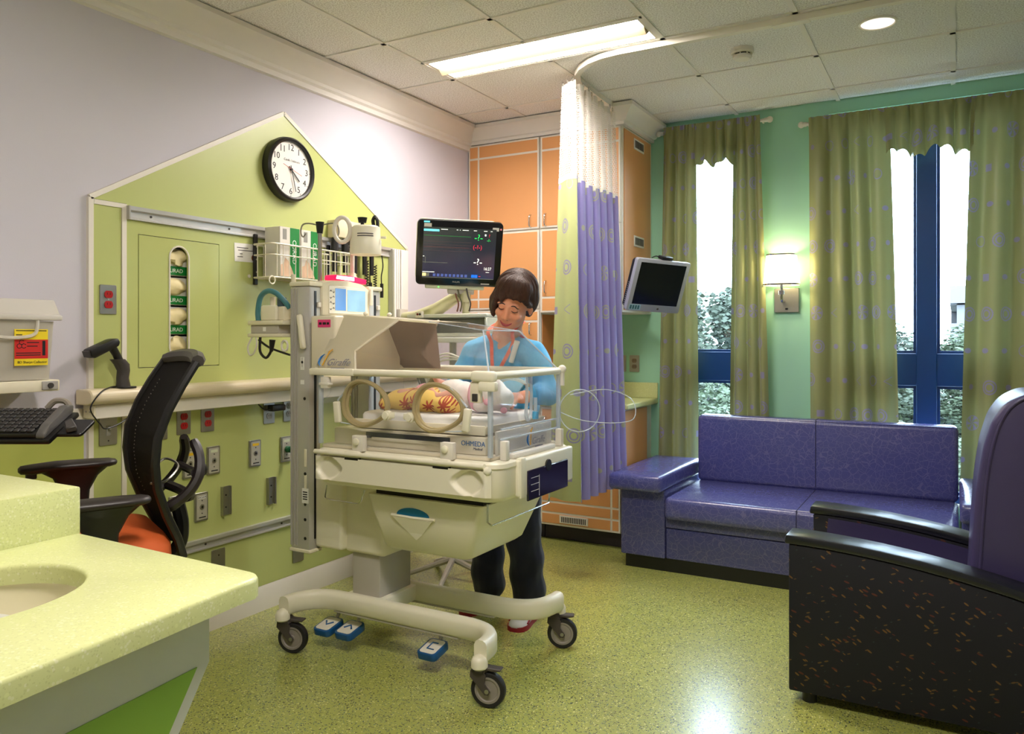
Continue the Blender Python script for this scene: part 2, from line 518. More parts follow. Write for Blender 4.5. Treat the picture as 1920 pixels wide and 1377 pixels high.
# ------------------------------------------------------------------ ceiling fixtures
STRIP = emat('fluorescent_strip', LAMP_COL, TROFFER_E)
def troffer(label, x0, x1, y0, y1):
    t = thing('ceiling_troffer', label, 'ceiling light', ((x0 + x1) / 2, (y0 + y1) / 2, CEIL), 'fluorescent ceiling troffers')
    x0 += 0.012; x1 -= 0.012
    b_ = bmesh.new(); bx(b_, x0, x1, y0 + 0.012, y1 - 0.012, CEIL + 0.022, CEIL + 0.034); obj('backing', b_, WHITE, t)
    b_ = bmesh.new(); plate(b_, rect(x0, x1, y0 + 0.012, y1 - 0.012), [rect(x0 + 0.018, x1 - 0.018, y0 + 0.026, y0 + 0.112), rect(x0 + 0.018, x1 - 0.018, y1 - 0.112, y1 - 0.026)], 'z', CEIL - 0.004, CEIL + 0.012); obj('frame', b_, WHITE, t)
    b_ = bmesh.new(); prism(b_, [(y0 + 0.112, CEIL - 0.004), ((y0 + y1) / 2, CEIL - 0.03), (y1 - 0.112, CEIL - 0.004)], 'x', x0 + 0.018, x1 - 0.018); obj('spine', b_, mat('troffer_spine', (176, 158, 128), 0.5), t)
    for a0, a1 in ((y0 + 0.027, y0 + 0.111), (y1 - 0.111, y1 - 0.027)):
        b_ = bmesh.new(); bx(b_, x0 + 0.019, x1 - 0.019, a0, a1, CEIL - 0.003, CEIL + 0.004); obj('light_strip', b_, STRIP, t)
troffer('long fluorescent troffer with two glowing strips above the incubator', 0.485, 1.691, YT0, YT1)
troffer('unseen fluorescent troffer added in the ceiling before the incubator, above the view', 1.691, 2.897, 0.90, 1.20)  # out-of-view fixture added to light the incubator from the front

DOWNL = emat('downlight_lens', (1.0, 0.86, 0.66), DOWN_E)
DREFL = mat('downlight_reflector', (235, 225, 205), 0.3, metal=0.5)
def downlight(x, y, label, m=DOWNL):
    t = thing('recessed_downlight', label, 'ceiling light', (x, y, CEIL), 'recessed downlights in the ceiling')
    b_ = bmesh.new(); prof = [(0.082, 0.0), (0.082, -0.007), (0.074, -0.009), (0.070, -0.004), (0.068, 0.0)]
    rings = [[Vector((x + r * math.cos(2 * PI * i / 32), y + r * math.sin(2 * PI * i / 32), CEIL + z)) for i in range(32)] for r, z in prof]
    loft(b_, rings, cap=False); obj('trim_ring', b_, WHITE, t)
    b_ = bmesh.new(); cyl(b_, (x, y, CEIL - 0.005), (x, y, CEIL - 0.001), 0.0695, n=32); obj('lens', b_, m, t)
downlight(2.60, 3.917, 'round recessed downlight in the ceiling near the windows', emat('downlight_lens_dim', (1.0, 0.88, 0.76), 1.0))
downlight(1.35, 0.55, 'round recessed downlight in the ceiling above the vanity sink')

t = thing('smoke_detector', 'round white smoke detector on the ceiling beside the curtain track', 'smoke detector', (1.987, 3.948, CEIL))
def zc(b_, prof, x, y, n=28): lathe(b_, prof, (x, y, CEIL), n)
bm = bmesh.new(); zc(bm, [(0.055, 0.0), (0.056, -0.02), (0.05, -0.026)], 1.987, 3.948); obj('base', bm, WHITE, t)
bm = bmesh.new(); zc(bm, [(0.040, -0.026), (0.040, -0.034)], 1.987, 3.948); obj('vent_slot', bm, BLACK, t)
bm = bmesh.new(); zc(bm, [(0.046, -0.034), (0.046, -0.042), (0.036, -0.052), (0.0, -0.054)], 1.987, 3.948); obj('cap', bm, WHITE, t)
for k in range(8):
    a = 2 * PI * k / 8; b_ = bmesh.new(); bx(b_, -0.002, 0.002, 0.038, 0.0475, CEIL - 0.036, CEIL - 0.024, M=Matrix.Translation((1.987, 3.948, 0)) @ Matrix.Rotation(a, 4, 'Z')); obj('rib', b_, WHITE, t)
# ------------------------------------------------------------------ headwall: house-shaped panel on the left wall
LIMEP = mat('lime_headwall_laminate', (188, 196, 122), 0.33, var=0.02, scale=5)
YL, YR, YP, ZE, ZP = 1.837, 3.807, 2.822, 1.847, 2.41
hw = thing('headwall_panel', 'lime green house-shaped laminate headwall with white edging', 'wall panel', (0, YP, 0.12))
bm = bmesh.new(); plate(bm, [(1.975, 1.05), (YR, 1.05), (YR, ZE), (YP, ZP), (YL, ZE), (1.975, ZE)], [rect(2.026, 2.430, 1.185, 1.732)], 'x', 0.0, 0.012); obj('gable_board', bm, LIMEP, hw)
bm = bmesh.new(); bx(bm, 0, 0.012, YL, 1.952, 0.12, ZE - 0.02); obj('side_board', bm, LIMEP, hw)
bm = bmesh.new(); bx(bm, 0, 0.012, 1.975, YR, 0.12, 1.045); obj('lower_board', bm, LIMEP, hw)
dbm = bmesh.new()
stad = [(2.2195 + 0.048 * math.cos(R(a)), 1.652 + 0.048 * math.sin(R(a))) for a in range(0, 181, 15)] + [(2.2195 + 0.048 * math.cos(R(a)), 1.270 + 0.048 * math.sin(R(a))) for a in range(180, 361, 15)]
plate(dbm, rect(2.029, 2.427, 1.188, 1.729), [stad], 'x', 0.001, 0.013); door = obj('dispenser_door', dbm, LIMEP, hw)
b_ = bmesh.new(); A = [Vector((0.014, 2.2195 + (y - 2.2195) * 1.0, z)) for y, z in stad]
tube(b_, A, 0.004, 6, loop=True); obj('slot_edging', b_, WHITE, door)
b_ = bmesh.new(); cyl(b_, (0.012, 2.60, 1.60), (0.017, 2.60, 1.60), 0.008, n=12); obj('screw_cap', b_, WHITE, hw)
def strip(p0, p1, w=0.02, t=0.016):
    a, b = Vector((0, *p0)), Vector((0, *p1)); d = (b - a).normalized(); n = Vector((0, -d.z, d.y)) * (w / 2)
    q = bmesh.new(); A = [a - n, a + n, a + n + Vector((t, 0, 0)), a - n + Vector((t, 0, 0))]
    loft(q, [A, [v + (b - a) for v in A]]); return obj('edging_strip', q, WHITE, hw)
strip((YL - 0.012, 0.12), (YL - 0.012, ZE + 0.004)); strip((YL - 0.015, ZE + 0.004), (YP, ZP + 0.012)); strip((YP, ZP + 0.012), (YR + 0.015, ZE + 0.004)); strip((YR + 0.012, 0.12), (YR + 0.012, ZE + 0.004))
strip((YL, ZE - 0.011), (1.975, ZE - 0.011), 0.018); strip((1.9635, 0.12), (1.9635, ZE - 0.02), 0.020)
# niche lining of the dispenser
NICHEM = mat('dispenser_lining', (70, 74, 60), 0.7)

CURG = mat('glove_box_green', (20, 132, 52), 0.4); LATEX = mat('cream_latex', (238, 222, 170), 0.55, var=0.12, scale=40)
BOXW = mat('glove_box_white', (226, 222, 212), 0.5); WTXT = mat('white_print', (245, 245, 240), 0.5)
def crumple(bm, c, rx, ry, rz, seed, n=14, m=10, amp=0.25):
    rnd = random.Random(seed); ph = [(rnd.uniform(2, 6), rnd.uniform(2, 6), rnd.uniform(0, 6)) for _ in range(4)]
    vs = ell(bm, (0, 0, 0), 1, 1, 1, n, m)
    for v in vs:
        p = v.co.copy(); k = 1 + amp * sum(math.sin(a * p.x + b * p.y + 3 * p.z + c_) for a, b, c_ in ph) / 3
        v.co = Vector((c[0] + p.x * rx * k, c[1] + p.y * ry * k, c[2] + p.z * rz * k))
def glove_box_flat(i, z0, z1, label):
    t = thing('glove_box', label, 'glove box', (-0.08, 2.23, z0), 'glove boxes in the dispenser')
    b_ = bmesh.new(); bx(b_, -0.135, -0.025, 2.09, 2.37, z0, z1, 0.002, 1); body = obj('carton', b_, BOXW, t)
    b_ = bmesh.new(); bx(b_, -0.0255, -0.0235, 2.09, 2.37, z0 + 0.002, z0 + 0.040); obj('green_band', b_, CURG, t)
    text('lettering', 'CURAD', 0.024, on_left(-0.0231, 2.225, z0 + 0.020), WTXT, body)
    b_ = bmesh.new(); crumple(b_, (-0.026, 2.215 + 0.01 * (i % 2), z0 + 0.078), 0.026, 0.062, 0.036, i); obj('glove', b_, LATEX, t)
for i, (z0, lab) in enumerate(((1.197, 'lowest glove box in the dispenser slot of the green headwall'), (1.324, 'second glove box from the bottom in the dispenser slot'), (1.451, 'third glove box from the bottom in the dispenser slot'), (1.578, 'topmost glove box in the dispenser slot of the green headwall'))):
    glove_box_flat(i, z0, z0 + 0.118, lab)

# bumper shelf, rails, strut
t = thing('wall_shelf', 'long cream bullnosed bumper shelf running across the green headwall', 'shelf', (0.06, 2.8, 1.0))
prof = [(0.012, 1.055)] + [(0.088 + 0.028 * math.cos(R(a)), 1.084 + 0.029 * math.sin(R(a))) for a in range(-90, 91, 18)] + [(0.012, 1.113)]
bm = bmesh.new(); prism(bm, prof, 'y', 1.765, 3.86, 0.006, 1); obj('bumper', bm, CREAM2, t)
bm = bmesh.new(); bx(bm, 0.016, 0.082, 1.80, 3.84, 1.000, 1.055, 0.003, 1); obj('apron', bm, WHITE, t)
bm = bmesh.new(); bx(bm, 0.018, 0.0835, 1.792, 1.80, 1.004, 1.052); e = obj('end_plate', bm, CREAM, t)
for yy in (0.037, 0.062):
    b_ = bmesh.new(); cyl(b_, (yy, 1.7895, 1.028), (yy, 1.7925, 1.028), 0.004, n=10); obj('screw', b_, STEEL, e)
def rail(name, label, y0, y1, z0, z1, x0, screws):
    t = thing(name, label, 'equipment rail', (x0, (y0 + y1) / 2, z0))
    h = z1 - z0
    b_ = bmesh.new(); prism(b_, [(x0, z0), (x0 + 0.012, z0), (x0 + 0.012, z0 + h * 0.12), (x0 + 0.006, z0 + h * 0.2), (x0 + 0.006, z0 + h * 0.62), (x0 + 0.02, z0 + h * 0.7), (x0 + 0.022, z0 + h), (x0, z0 + h)], 'y', y0, y1); r = obj('channel', b_, ALU, t)
    for y in screws:
        b_ = bmesh.new(); cyl(b_, (x0 + 0.005, y, z0 + h * 0.42), (x0 + 0.009, y, z0 + h * 0.42), 0.005, n=8); obj('screw', b_, DKGREY, r)
    for y in (y0, y1):
        b_ = bmesh.new(); bx(b_, x0, x0 + 0.023, y - 0.003, y + 0.003, z0 - 0.001, z1 + 0.001); obj('end_cap', b_, GREYPL, r)
rail('equipment_rail', 'aluminium equipment rail across the headwall above the glove dispenser', 1.975, 3.66, 1.785, 1.838, 0.012, (2.08, 2.48, 2.95, 3.3))
rail('equipment_rail', 'aluminium equipment rail low on the headwall below the gas outlets', 1.975, 3.80, 0.375, 0.425, 0.012, (2.35, 2.80, 3.2))
t = thing('wall_strut', 'tall grooved off-white vertical equipment channel at the right of the headwall', 'equipment rail', (0.04, 3.70, 0.2))
bm = bmesh.new(); bx(bm, 0.012, 0.05, 3.64, 3.77, 0.2, 1.835, 0.004, 1); s_ = obj('channel', bm, GREYPL, t)
for y0, y1 in ((3.640, 3.656), (3.662, 3.674), (3.68, 3.692), (3.705, 3.77)):
    b_ = bmesh.new(); bx(b_, 0.05, 0.062, y0, y1, 0.2, 1.83, 0.002, 1); obj('groove_lip', b_, OFFWHITE, s_)

# outlets and plates
def plate_on_left(t, y, z, w, h, m, x=0.012, th=0.006):
    b_ = bmesh.new(); prism(b_, rrect(y - w / 2, y + w / 2, z - h / 2, z + h / 2, 0.005, 3), 'x', x, x + th, 0.0015, 1); return obj('plate', b_, m, t)
def duplex(y, z, label, m, name='duplex_outlet', group=None):
    t = thing(name, label, 'electrical outlet', (0.012, y, z - 0.057), group)
    plate_on_left(t, y, z, 0.070, 0.115, STEEL)
    for dz in (0.02, -0.02):
        b_ = bmesh.new(); pts = [(y + 0.0175 * math.cos(R(a)), z + dz + max(-0.014, min(0.014, 0.0175 * math.sin(R(a))))) for a in range(0, 360, 18)]
        prism(b_, pts, 'x', 0.018, 0.021); r = obj('receptacle', b_, m, t)
        for dy in (-0.006, 0.006):
            b_ = bmesh.new(); bx(b_, 0.0205, 0.0214, y + dy - 0.001, y + dy + 0.001, z + dz - 0.002, z + dz + 0.007); obj('slot', b_, BLACK, r)
    b_ = bmesh.new(); cyl(b_, (0.018, y, z), (0.0195, y, z), 0.003, n=8); obj('screw', b_, ALU, t)
    return t
duplex(1.894, 1.459, 'red duplex outlet on steel plate beside the glove dispenser, above the shelf', RED)
duplex(2.24, 0.95, 'red duplex outlet under the shelf, directly right of the chair back', RED)
duplex(2.364, 0.95, 'red duplex outlet under the shelf, second to the right of the chair back', RED)
GREYREC = mat('grey_receptacle', (150, 148, 140), 0.4)
t5 = duplex(2.722, 0.952, 'grey duplex outlet under the shelf with a black adapter plugged in', GREYREC)
b_ = bmesh.new(); bx(b_, 0.021, 0.06, 2.705, 2.79, 0.955, 0.985, 0.006, 2); ad = thing('power_adapter', 'black plug-in power adapter with looping cord under the shelf', 'adapter', (0.03, 2.745, 0.955)); obj('body', b_, BLACK, ad)
b_ = bmesh.new(); tube(b_, smooth_path([(0.04, 2.705, 0.965), (0.05, 2.66, 0.968), (0.05, 2.62, 1.0), (0.05, 2.60, 1.02), (0.055, 2.62, 1.05)]), 0.003, 6); obj('cord', b_, BLACK, ad)
duplex(2.85, 0.952, 'grey duplex outlet under the shelf nearest the incubator post', GREYREC)
t = thing('wall_switch', 'steel plate with single toggle switch under the left end of the shelf', 'switch', (0.012, 1.894, 0.893)); plate_on_left(t, 1.894, 0.95, 0.075, 0.125, STEEL)
b_ = bmesh.new(); bx(b_, 0.018, 0.020, 1.885, 1.903, 0.925, 0.965); obj('surround', b_, GREYREC, t)
b_ = bmesh.new(); bx(b_, 0.018, 0.032, 1.889, 1.899, 0.948, 0.960, 0.002, 1, M=None); obj('toggle', b_, GREYPL, t)
for dz in (0.045, -0.045):
    b_ = bmesh.new(); cyl(b_, (0.018, 1.894, 0.95 + dz), (0.0195, 1.894, 0.95 + dz), 0.003, n=8); obj('screw', b_, DKGREY, t)
t = thing('data_outlet', 'steel plate with a round socket partly behind the chair back', 'electrical outlet', (0.012, 2.125, 0.88)); plate_on_left(t, 2.125, 0.94, 0.07, 0.115, STEEL)
b_ = bmesh.new(); cyl(b_, (0.018, 2.125, 0.94), (0.021, 2.125, 0.94), 0.02, n=20); obj('socket', b_, WHITE, t)

YLAB = mat('yellow_label', (232, 190, 30), 0.5); GLAB = mat('pale_label', (214, 220, 190), 0.5); FACE = mat('gas_outlet_face', (196, 192, 178), 0.35, metal=0.3); GRNPL = mat('green_coupler', (22, 96, 60), 0.4)
def gas(y, z, label, lab, txt=None, coupler=False):
    t = thing('gas_outlet', label, 'gas outlet', (0.012, y, z - 0.063), 'medical gas outlets on the headwall')
    plate_on_left(t, y, z, 0.070, 0.126, STEEL, th=0.009)
    b_ = bmesh.new(); prism(b_, rrect(y - 0.027, y + 0.027, z - 0.055, z + 0.055, 0.004, 3), 'x', 0.021, 0.0235); f = obj('face', b_, FACE, t)
    b_ = bmesh.new(); bx(b_, 0.0235, 0.0242, y - 0.019, y + 0.019, z + 0.036, z + 0.048); l = obj('label', b_, lab, f)
    if txt: text('lettering', txt, 0.010, on_left(0.0243, y, z + 0.042), INK, f)
    b_ = bmesh.new(); cyl(b_, (0.0235, y, z), (0.0255, y, z), 0.012, n=20); obj('collar', b_, STEEL, f)
    b_ = bmesh.new(); cyl(b_, (0.0255, y, z), (0.0262, y, z), 0.0055, n=12); obj('port', b_, BLACK, f)
    for dz in (0.028, -0.028):
        b_ = bmesh.new(); cyl(b_, (0.0235, y, z + dz), (0.0248, y, z + dz), 0.0028, n=8); obj('screw', b_, DKGREY, f)
    b_ = bmesh.new(); bx(b_, 0.0235, 0.0240, y - 0.016, y + 0.020, z - 0.048, z - 0.043); obj('maker_mark', b_, INK, f)
    if coupler:
        b_ = bmesh.new(); cyl(b_, (0.026, y, z), (0.05, y, z), 0.016, n=16); cyl(b_, (0.05, y, z), (0.075, y, z), 0.010, n=12); obj('coupler', b_, GRNPL, t)
        b_ = bmesh.new(); cyl(b_, (0.075, y, z), (0.085, y + 0.012, z), 0.013, 0.009, n=12); obj('hose_nut', b_, CHROME, t)
    return t
gas(2.267, 0.762, 'gas outlet with yellow label nearest the chair back', YLAB)
gas(2.393, 0.761, 'gas outlet with pale label, second from the chair in the upper row', GLAB)
gas(2.632, 0.762, 'gas outlet with yellow label standing alone in the middle of the headwall', YLAB)
gas(2.829, 0.758, 'gas outlet with green coupler and hose nut beside the incubator post', GLAB, coupler=True)
gas(2.200, 0.573, 'vacuum gas outlet in the lower row touching the chair back outline', PAPER, 'VACUUM')
gas(2.328, 0.565, 'vacuum gas outlet in the lower row, right one of the pair', PAPER, 'VACUUM')
def slide(y, z, label):
    t = thing('slide_bracket', label, 'bracket', (0.012, y, z - 0.065), 'slide brackets on the headwall')
    b_ = bmesh.new(); prism(b_, [(0.012, y - 0.024), (0.012, y + 0.024), (0.030, y + 0.024), (0.030, y + 0.017), (0.019, y + 0.017), (0.019, y - 0.017), (0.030, y - 0.017), (0.030, y - 0.024)], 'z', z - 0.065, z + 0.065); p = obj('channel', b_, STEEL, t)
    for dz in (0.025, -0.03):
        b_ = bmesh.new(); cyl(b_, (0.019, y, z + dz), (0.021, y, z + dz), 0.004, n=8); obj('screw', b_, BLACK, p)
slide(2.461, 0.569, 'aluminium slide bracket left of the pair, next to the vacuum outlets')
slide(2.732, 0.568, 'aluminium slide bracket right of the pair, nearest the incubator')
def blank(y, z, label):
    t = thing('blank_plate', label, 'wall plate', (0.012, y, z - 0.05)); plate_on_left(t, y, z, 0.075, 0.115, STEEL)
    b_ = bmesh.new(); cyl(b_, (0.018, y, z + 0.03), (0.0195, y, z + 0.03), 0.004, n=8); obj('screw', b_, DKGREY, t)
blank(2.422, 0.30, 'blank steel plate below the low rail, just above the counter edge')
blank(2.916, 0.235, 'blank steel plate low on the headwall behind the incubator post foot')

# clock
t = thing('wall_clock', 'round black-rimmed wall clock on the gable of the green headwall', 'clock', (0.012, 2.832, 1.985))
cy_, cz_ = 2.836, 2.143
MX = Matrix.Translation((0.012, cy_, cz_)) @ Matrix.Rotation(R(90), 4, 'Y')
bm = bmesh.new(); lathe(bm, [(0.140, 0.0), (0.158, 0.004), (0.161, 0.02), (0.156, 0.042), (0.146, 0.050), (0.138, 0.046), (0.136, 0.034), (0.136, 0.0)], (0, 0, 0), 56, MX); obj('rim', bm, BLACK, t)
CFACE = mat('clock_face', (236, 232, 224), 0.5, var=0.01)
bm = bmesh.new(); lathe(bm, [(0.137, 0.0), (0.137, 0.032)], (0, 0, 0), 56, MX); fc = obj('dial', bm, CFACE, t)
xf = 0.012 + 0.0325
for h in range(1, 13):
    a = 2 * PI * h / 12; text('numeral', str(h), 0.044, on_left(xf, cy_ + 0.108 * math.sin(a), cz_ + 0.108 * math.cos(a)), INK, fc)
for k in range(60):
    if k % 5 == 0:
        a = 2 * PI * k / 60; b_ = bmesh.new(); bx(b_, 0, 0.0005, -0.001, 0.001, 0.126, 0.134, M=Matrix.Translation((xf, cy_, cz_)) @ Matrix.Rotation(-a, 4, 'X')); obj('minute_mark', b_, INK, fc)
text('lettering', 'Cook', 0.017, on_left(xf, cy_ - 0.026, cz_ + 0.045), INK, fc)
text('lettering', "Children's", 0.015, on_left(xf, cy_ + 0.03, cz_ + 0.044), mat('grey_print', (150, 148, 146), 0.6), fc)
def hand(nm, ang, l, w, m, tail=0.02, dx=0.004):
    b_ = bmesh.new(); bx(b_, dx, dx + 0.0015, -w, w, -tail, l, M=Matrix.Translation((xf, cy_, cz_)) @ Matrix.Rotation(-ang, 4, 'X')); obj(nm, b_, m, t)
hand('hour_hand', 2 * PI * (4 + 27 / 60) / 12, 0.075, 0.0028, INK); hand('minute_hand', 2 * PI * 27.5 / 60, 0.11, 0.002, INK, dx=0.006)
hand('second_hand', 2 * PI * 18 / 60, 0.07, 0.0008, mat('red_hand', (190, 60, 50), 0.5), 0.06, 0.008)
b_ = bmesh.new(); cyl(b_, (xf, cy_, cz_), (xf + 0.01, cy_, cz_), 0.006, n=12); obj('hub', b_, BLACK, t)

# notice card
t = thing('notice_card', 'small white printed card stuck on the green headwall beside the basket', 'notice', (0.012, 2.58, 1.66))
Mc = Matrix.Translation((0.013, 2.581, 1.708)) @ Matrix.Rotation(R(1.5), 4, 'X')
bm = bmesh.new(); bx(bm, 0, 0.0008, -0.066, 0.066, -0.043, 0.043, M=Mc); pc = obj('card', bm, PAPER, t)
for dz, y0, y1 in ((0.022, -0.052, 0.015), (0.010, -0.045, 0.042), (-0.006, -0.036, -0.02), (-0.020, -0.05, -0.018)):
    b_ = bmesh.new(); bx(b_, 0.0009, 0.0012, y0, y1, dz - 0.0018, dz + 0.0018, M=Mc); obj('printed_line', b_, mat('grey_ink', (96, 92, 96), 0.6), pc)
b_ = bmesh.new(); ell(b_, (0.001, 0.045, -0.022), 0.0006, 0.012, 0.014, 10, 6); bmesh.ops.transform(b_, matrix=Mc, verts=b_.verts[:]); obj('picture', b_, mat('brown_print', (128, 70, 40), 0.6), pc)

# wire basket on the rail with two glove boxes
WIRE = mat('cream_wire', (228, 222, 200), 0.35)
t = thing('wire_basket', 'cream wire basket hung on the headwall rail holding glove boxes', 'basket', (0.1, 2.9, 1.59))
BX0, BX1, BY0, BY1, BZ0, BZ1 = 0.035, 0.165, 2.60, 3.17, 1.592, 1.748
def wire(nm, pts, r=0.003, par=None):
    b_ = bmesh.new(); tube(b_, pts, r, 6); return obj(nm, b_, WIRE, par or t)
for z, r in ((BZ1, 0.0045), (BZ0, 0.004), (BZ0 + 0.105, 0.003)):
    rr = rrect(BX0, BX1, BY0, BY1, 0.02, 3); b_ = bmesh.new(); tube(b_, [(x, y, z) for x, y in rr], r, 6, loop=True); obj('hoop', b_, WIRE, t)
n = 14
for i in range(n):
    y = BY0 + 0.03 + (BY1 - BY0 - 0.06) * i / (n - 1)
    wire('upright_wire', [(BX1, y, BZ1), (BX1, y, BZ0), (BX0, y, BZ0), (BX0, y, BZ1)], 0.0024)
for x in (0.07, 0.12):
    for y in (BY0, BY1): wire('end_wire', [(x, y, BZ1), (x, y, BZ0)], 0.0024)
b_ = bmesh.new(); tube(b_, [Vector((0.165, 2.60 + 0.0 + 0.018 * math.cos(a), 1.577 + 0.018 * math.sin(a))) for a in [2 * PI * i / 14 for i in range(14)]], 0.0035, 6, loop=True); obj('hook_ring', b_, WIRE, t)
for y in (2.625, 3.12):
    b_ = bmesh.new(); bx(b_, 0.022, 0.036, y - 0.011, y + 0.011, 1.56, 1.80, 0.003, 1); hb = obj('hanger', b_, BLACK, t)
    for dz in (1.62, 1.68, 1.74):
        b_ = bmesh.new(); cyl(b_, (0.036, y, dz), (0.0375, y, dz), 0.004, n=8); obj('rivet', b_, STEEL, hb)
HANDPR = mat('hand_photo_print', (222, 190, 160), 0.5, var=0.2, scale=30)
def glove_box_up(y, label):
    t = thing('glove_box', label, 'glove box', (0.1, y, 1.598), 'glove boxes in the wire basket')
    b_ = bmesh.new(); bx(b_, 0.05, 0.150, y - 0.062, y + 0.062, 1.598, 1.835, 0.002, 1); c = obj('carton', b_, BOXW, t)
    b_ = bmesh.new(); bx(b_, 0.150, 0.1508, y + 0.002, y + 0.0615, 1.60, 1.834); obj('green_panel', b_, CURG, c)
    text('lettering', 'CURAD', 0.034, frm((0.1511, y + 0.028, 1.72), (0, 0, -1), (0, 1, 0)), WTXT, c)
    b_ = bmesh.new(); prism(b_, [(y - 0.058, 1.602), (y + 0.03, 1.602), (y + 0.012, 1.64), (y - 0.01, 1.675), (y - 0.03, 1.69), (y - 0.04, 1.66), (y - 0.058, 1.655)], 'x', 0.1508, 0.1512); obj('hand_picture', b_, HANDPR, c)
    b_ = bmesh.new(); bx(b_, 0.150, 0.1506, y - 0.045, y - 0.02, 1.775, 1.825); obj('grey_patch', b_, GREYREC, c)
glove_box_up(2.725, 'upright glove box at the left end of the wire basket')
glove_box_up(2.862, 'upright glove box standing second in the wire basket')

# wall diagnostic set
t = thing('diagnostic_set', 'beige wall diagnostic set with black handles and coiled cords behind the basket', 'medical device', (0.03, 3.3, 1.72))
bm = bmesh.new(); bx(bm, 0.012, 0.09, 3.13, 3.42, 1.84, 1.935, 0.006, 2); obj('housing', bm, CREAM2, t)
for i, y in enumerate((3.14, 3.22, 3.30, 3.38, 3.44)):
    b_ = bmesh.new(); cyl(b_, (0.055, y, 1.84), (0.055, y, 1.77), 0.017, 0.020, n=12); cyl(b_, (0.055, y, 1.77), (0.055, y, 1.66), 0.013, n=12); obj('handle', b_, BLACK, t)
def coil(y, z0, z1, r=0.009, turns=12):
    pts = [(0.055 + r * math.cos(2 * PI * k / 8), y + r * math.sin(2 * PI * k / 8), z0 + (z1 - z0) * k / (8 * turns)) for k in range(8 * turns + 1)]
    b_ = bmesh.new(); tube(b_, pts, 0.003, 5); obj('coiled_cord', b_, BLACK, t)
for y, a, b2 in ((3.40, 1.74, 1.56), (3.47, 1.72, 1.55)): coil(y, a, b2)
for y in (3.43, 3.53):
    b_ = bmesh.new(); tube(b_, smooth_path([(0.055, y, 1.78), (0.06, y + 0.004, 1.72), (0.055, y - 0.004, 1.66), (0.055, y, 1.60)]), 0.0035, 6); cyl(b_, (0.055, y, 1.62), (0.055, y, 1.54), 0.010, n=10); obj('hanging_handle', b_, BLACK, t)

# sharps container on its bracket
POLY = clear_mat('translucent_polypropylene', (0.93, 0.92, 0.88), 0.42, 0.35, (236, 230, 216), 0.4)
POLYL = clear_mat('translucent_lid', (0.95, 0.94, 0.9), 0.55, 0.35, (240, 236, 226), 0.4)
t = thing('sharps_container', 'translucent wall-mounted sharps container with red and yellow biohazard label', 'sharps container', (0.1, 1.42, 1.13))
def tub(b_, x0, x1, y0, y1, z0, z1, tp, wall=0.004):
    rings = []
    for z, k in ((z0, 0), (z1, tp)):
        rings.append([Vector((x, y, z)) for x, y in rrect(x0, x1 + k, y0 - k, y1 + k, 0.02, 4)])
    rings.append([Vector((x, y, z1)) for x, y in rrect(x0 + wall, x1 + tp - wall, y0 - tp + wall, y1 + tp - wall, 0.017, 4)])
    rings.append([Vector((x, y, z0 + wall)) for x, y in rrect(x0 + wall, x1 - wall, y0 + wall, y1 - wall, 0.017, 4)])
    loft(b_, rings)
bm = bmesh.new(); tub(bm, 0.02, 0.185, 1.24, 1.575, 1.165, 1.365, 0.010); obj('tub', bm, POLY, t)
bm = bmesh.new(); prism(bm, [(0.012, 1.368), (0.21, 1.368), (0.21, 1.385), (0.195, 1.388), (0.16, 1.44), (0.02, 1.445), (0.012, 1.42)], 'y', 1.225, 1.60, 0.004, 2); obj('lid', bm, POLYL, t)
bm = bmesh.new(); pts = smooth_path([(0.201, 1.35, 1.375), (0.206, 1.36, 1.325), (0.206, 1.40, 1.31), (0.206, 1.47, 1.31), (0.206, 1.51, 1.325), (0.201, 1.52, 1.375)]); tube(bm, pts, 0.006, 6); obj('bail_handle', bm, POLYL, t)
bm = bmesh.new(); prism(bm, rrect(0.0, 0.205, 1.22, 1.60, 0.02, 4), 'z', 1.125, 1.163, 0.008, 2); br = obj('bracket', bm, CREAM, t)
b_ = bmesh.new(); bx(b_, 0.2, 0.209, 1.53, 1.585, 1.13, 1.160, 0.002, 1); obj('lock_plate', b_, GREYPL, br)
b_ = bmesh.new(); cyl(b_, (0.209, 1.557, 1.145), (0.216, 1.557, 1.145), 0.009, n=16); obj('key_lock', b_, DKGREY, br)
SHY = mat('hazard_yellow', (240, 214, 30), 0.5); SHR = mat('hazard_red', (206, 36, 28), 0.5)
lx = 0.1975
b_ = bmesh.new(); bx(b_, lx, lx + 0.001, 1.445, 1.555, 1.215, 1.337, M=None); lb = obj('warning_label', b_, SHY, t)
b_ = bmesh.new(); bx(b_, lx + 0.001, lx + 0.0014, 1.445, 1.555, 1.238, 1.302); obj('red_field', b_, SHR, lb)
text('lettering', 'BD Sharps Collector', 0.0115, on_left(lx + 0.0013, 1.503, 1.226), INK, lb)
for dz, y0, y1 in ((1.332, 1.45, 1.55), (1.318, 1.45, 1.47), (1.311, 1.45, 1.475)):
    b_ = bmesh.new(); bx(b_, lx + 0.001, lx + 0.0014, y0, y1, dz - 0.0015, dz + 0.0015); obj('printed_line', b_, INK, lb)
for k in range(3):
    a = R(90 + 120 * k); b_ = bmesh.new(); cpt = Vector((lx + 0.0016, 1.468 + 0.0085 * math.cos(a), 1.285 + 0.0085 * math.sin(a)))
    tube(b_, [cpt + Vector((0, 0.0075 * math.cos(2 * PI * i / 12), 0.0075 * math.sin(2 * PI * i / 12))) for i in range(1, 12)], 0.0012, 4); obj('biohazard_mark', b_, INK, lb)
for dz, y0, y1 in ((1.292, 1.485, 1.525), (1.280, 1.485, 1.52), (1.250, 1.45, 1.53), (1.257, 1.45, 1.53)):
    b_ = bmesh.new(); bx(b_, lx + 0.0014, lx + 0.0017, y0, y1, dz - 0.0016, dz + 0.0016); obj('printed_line', b_, INK, lb)
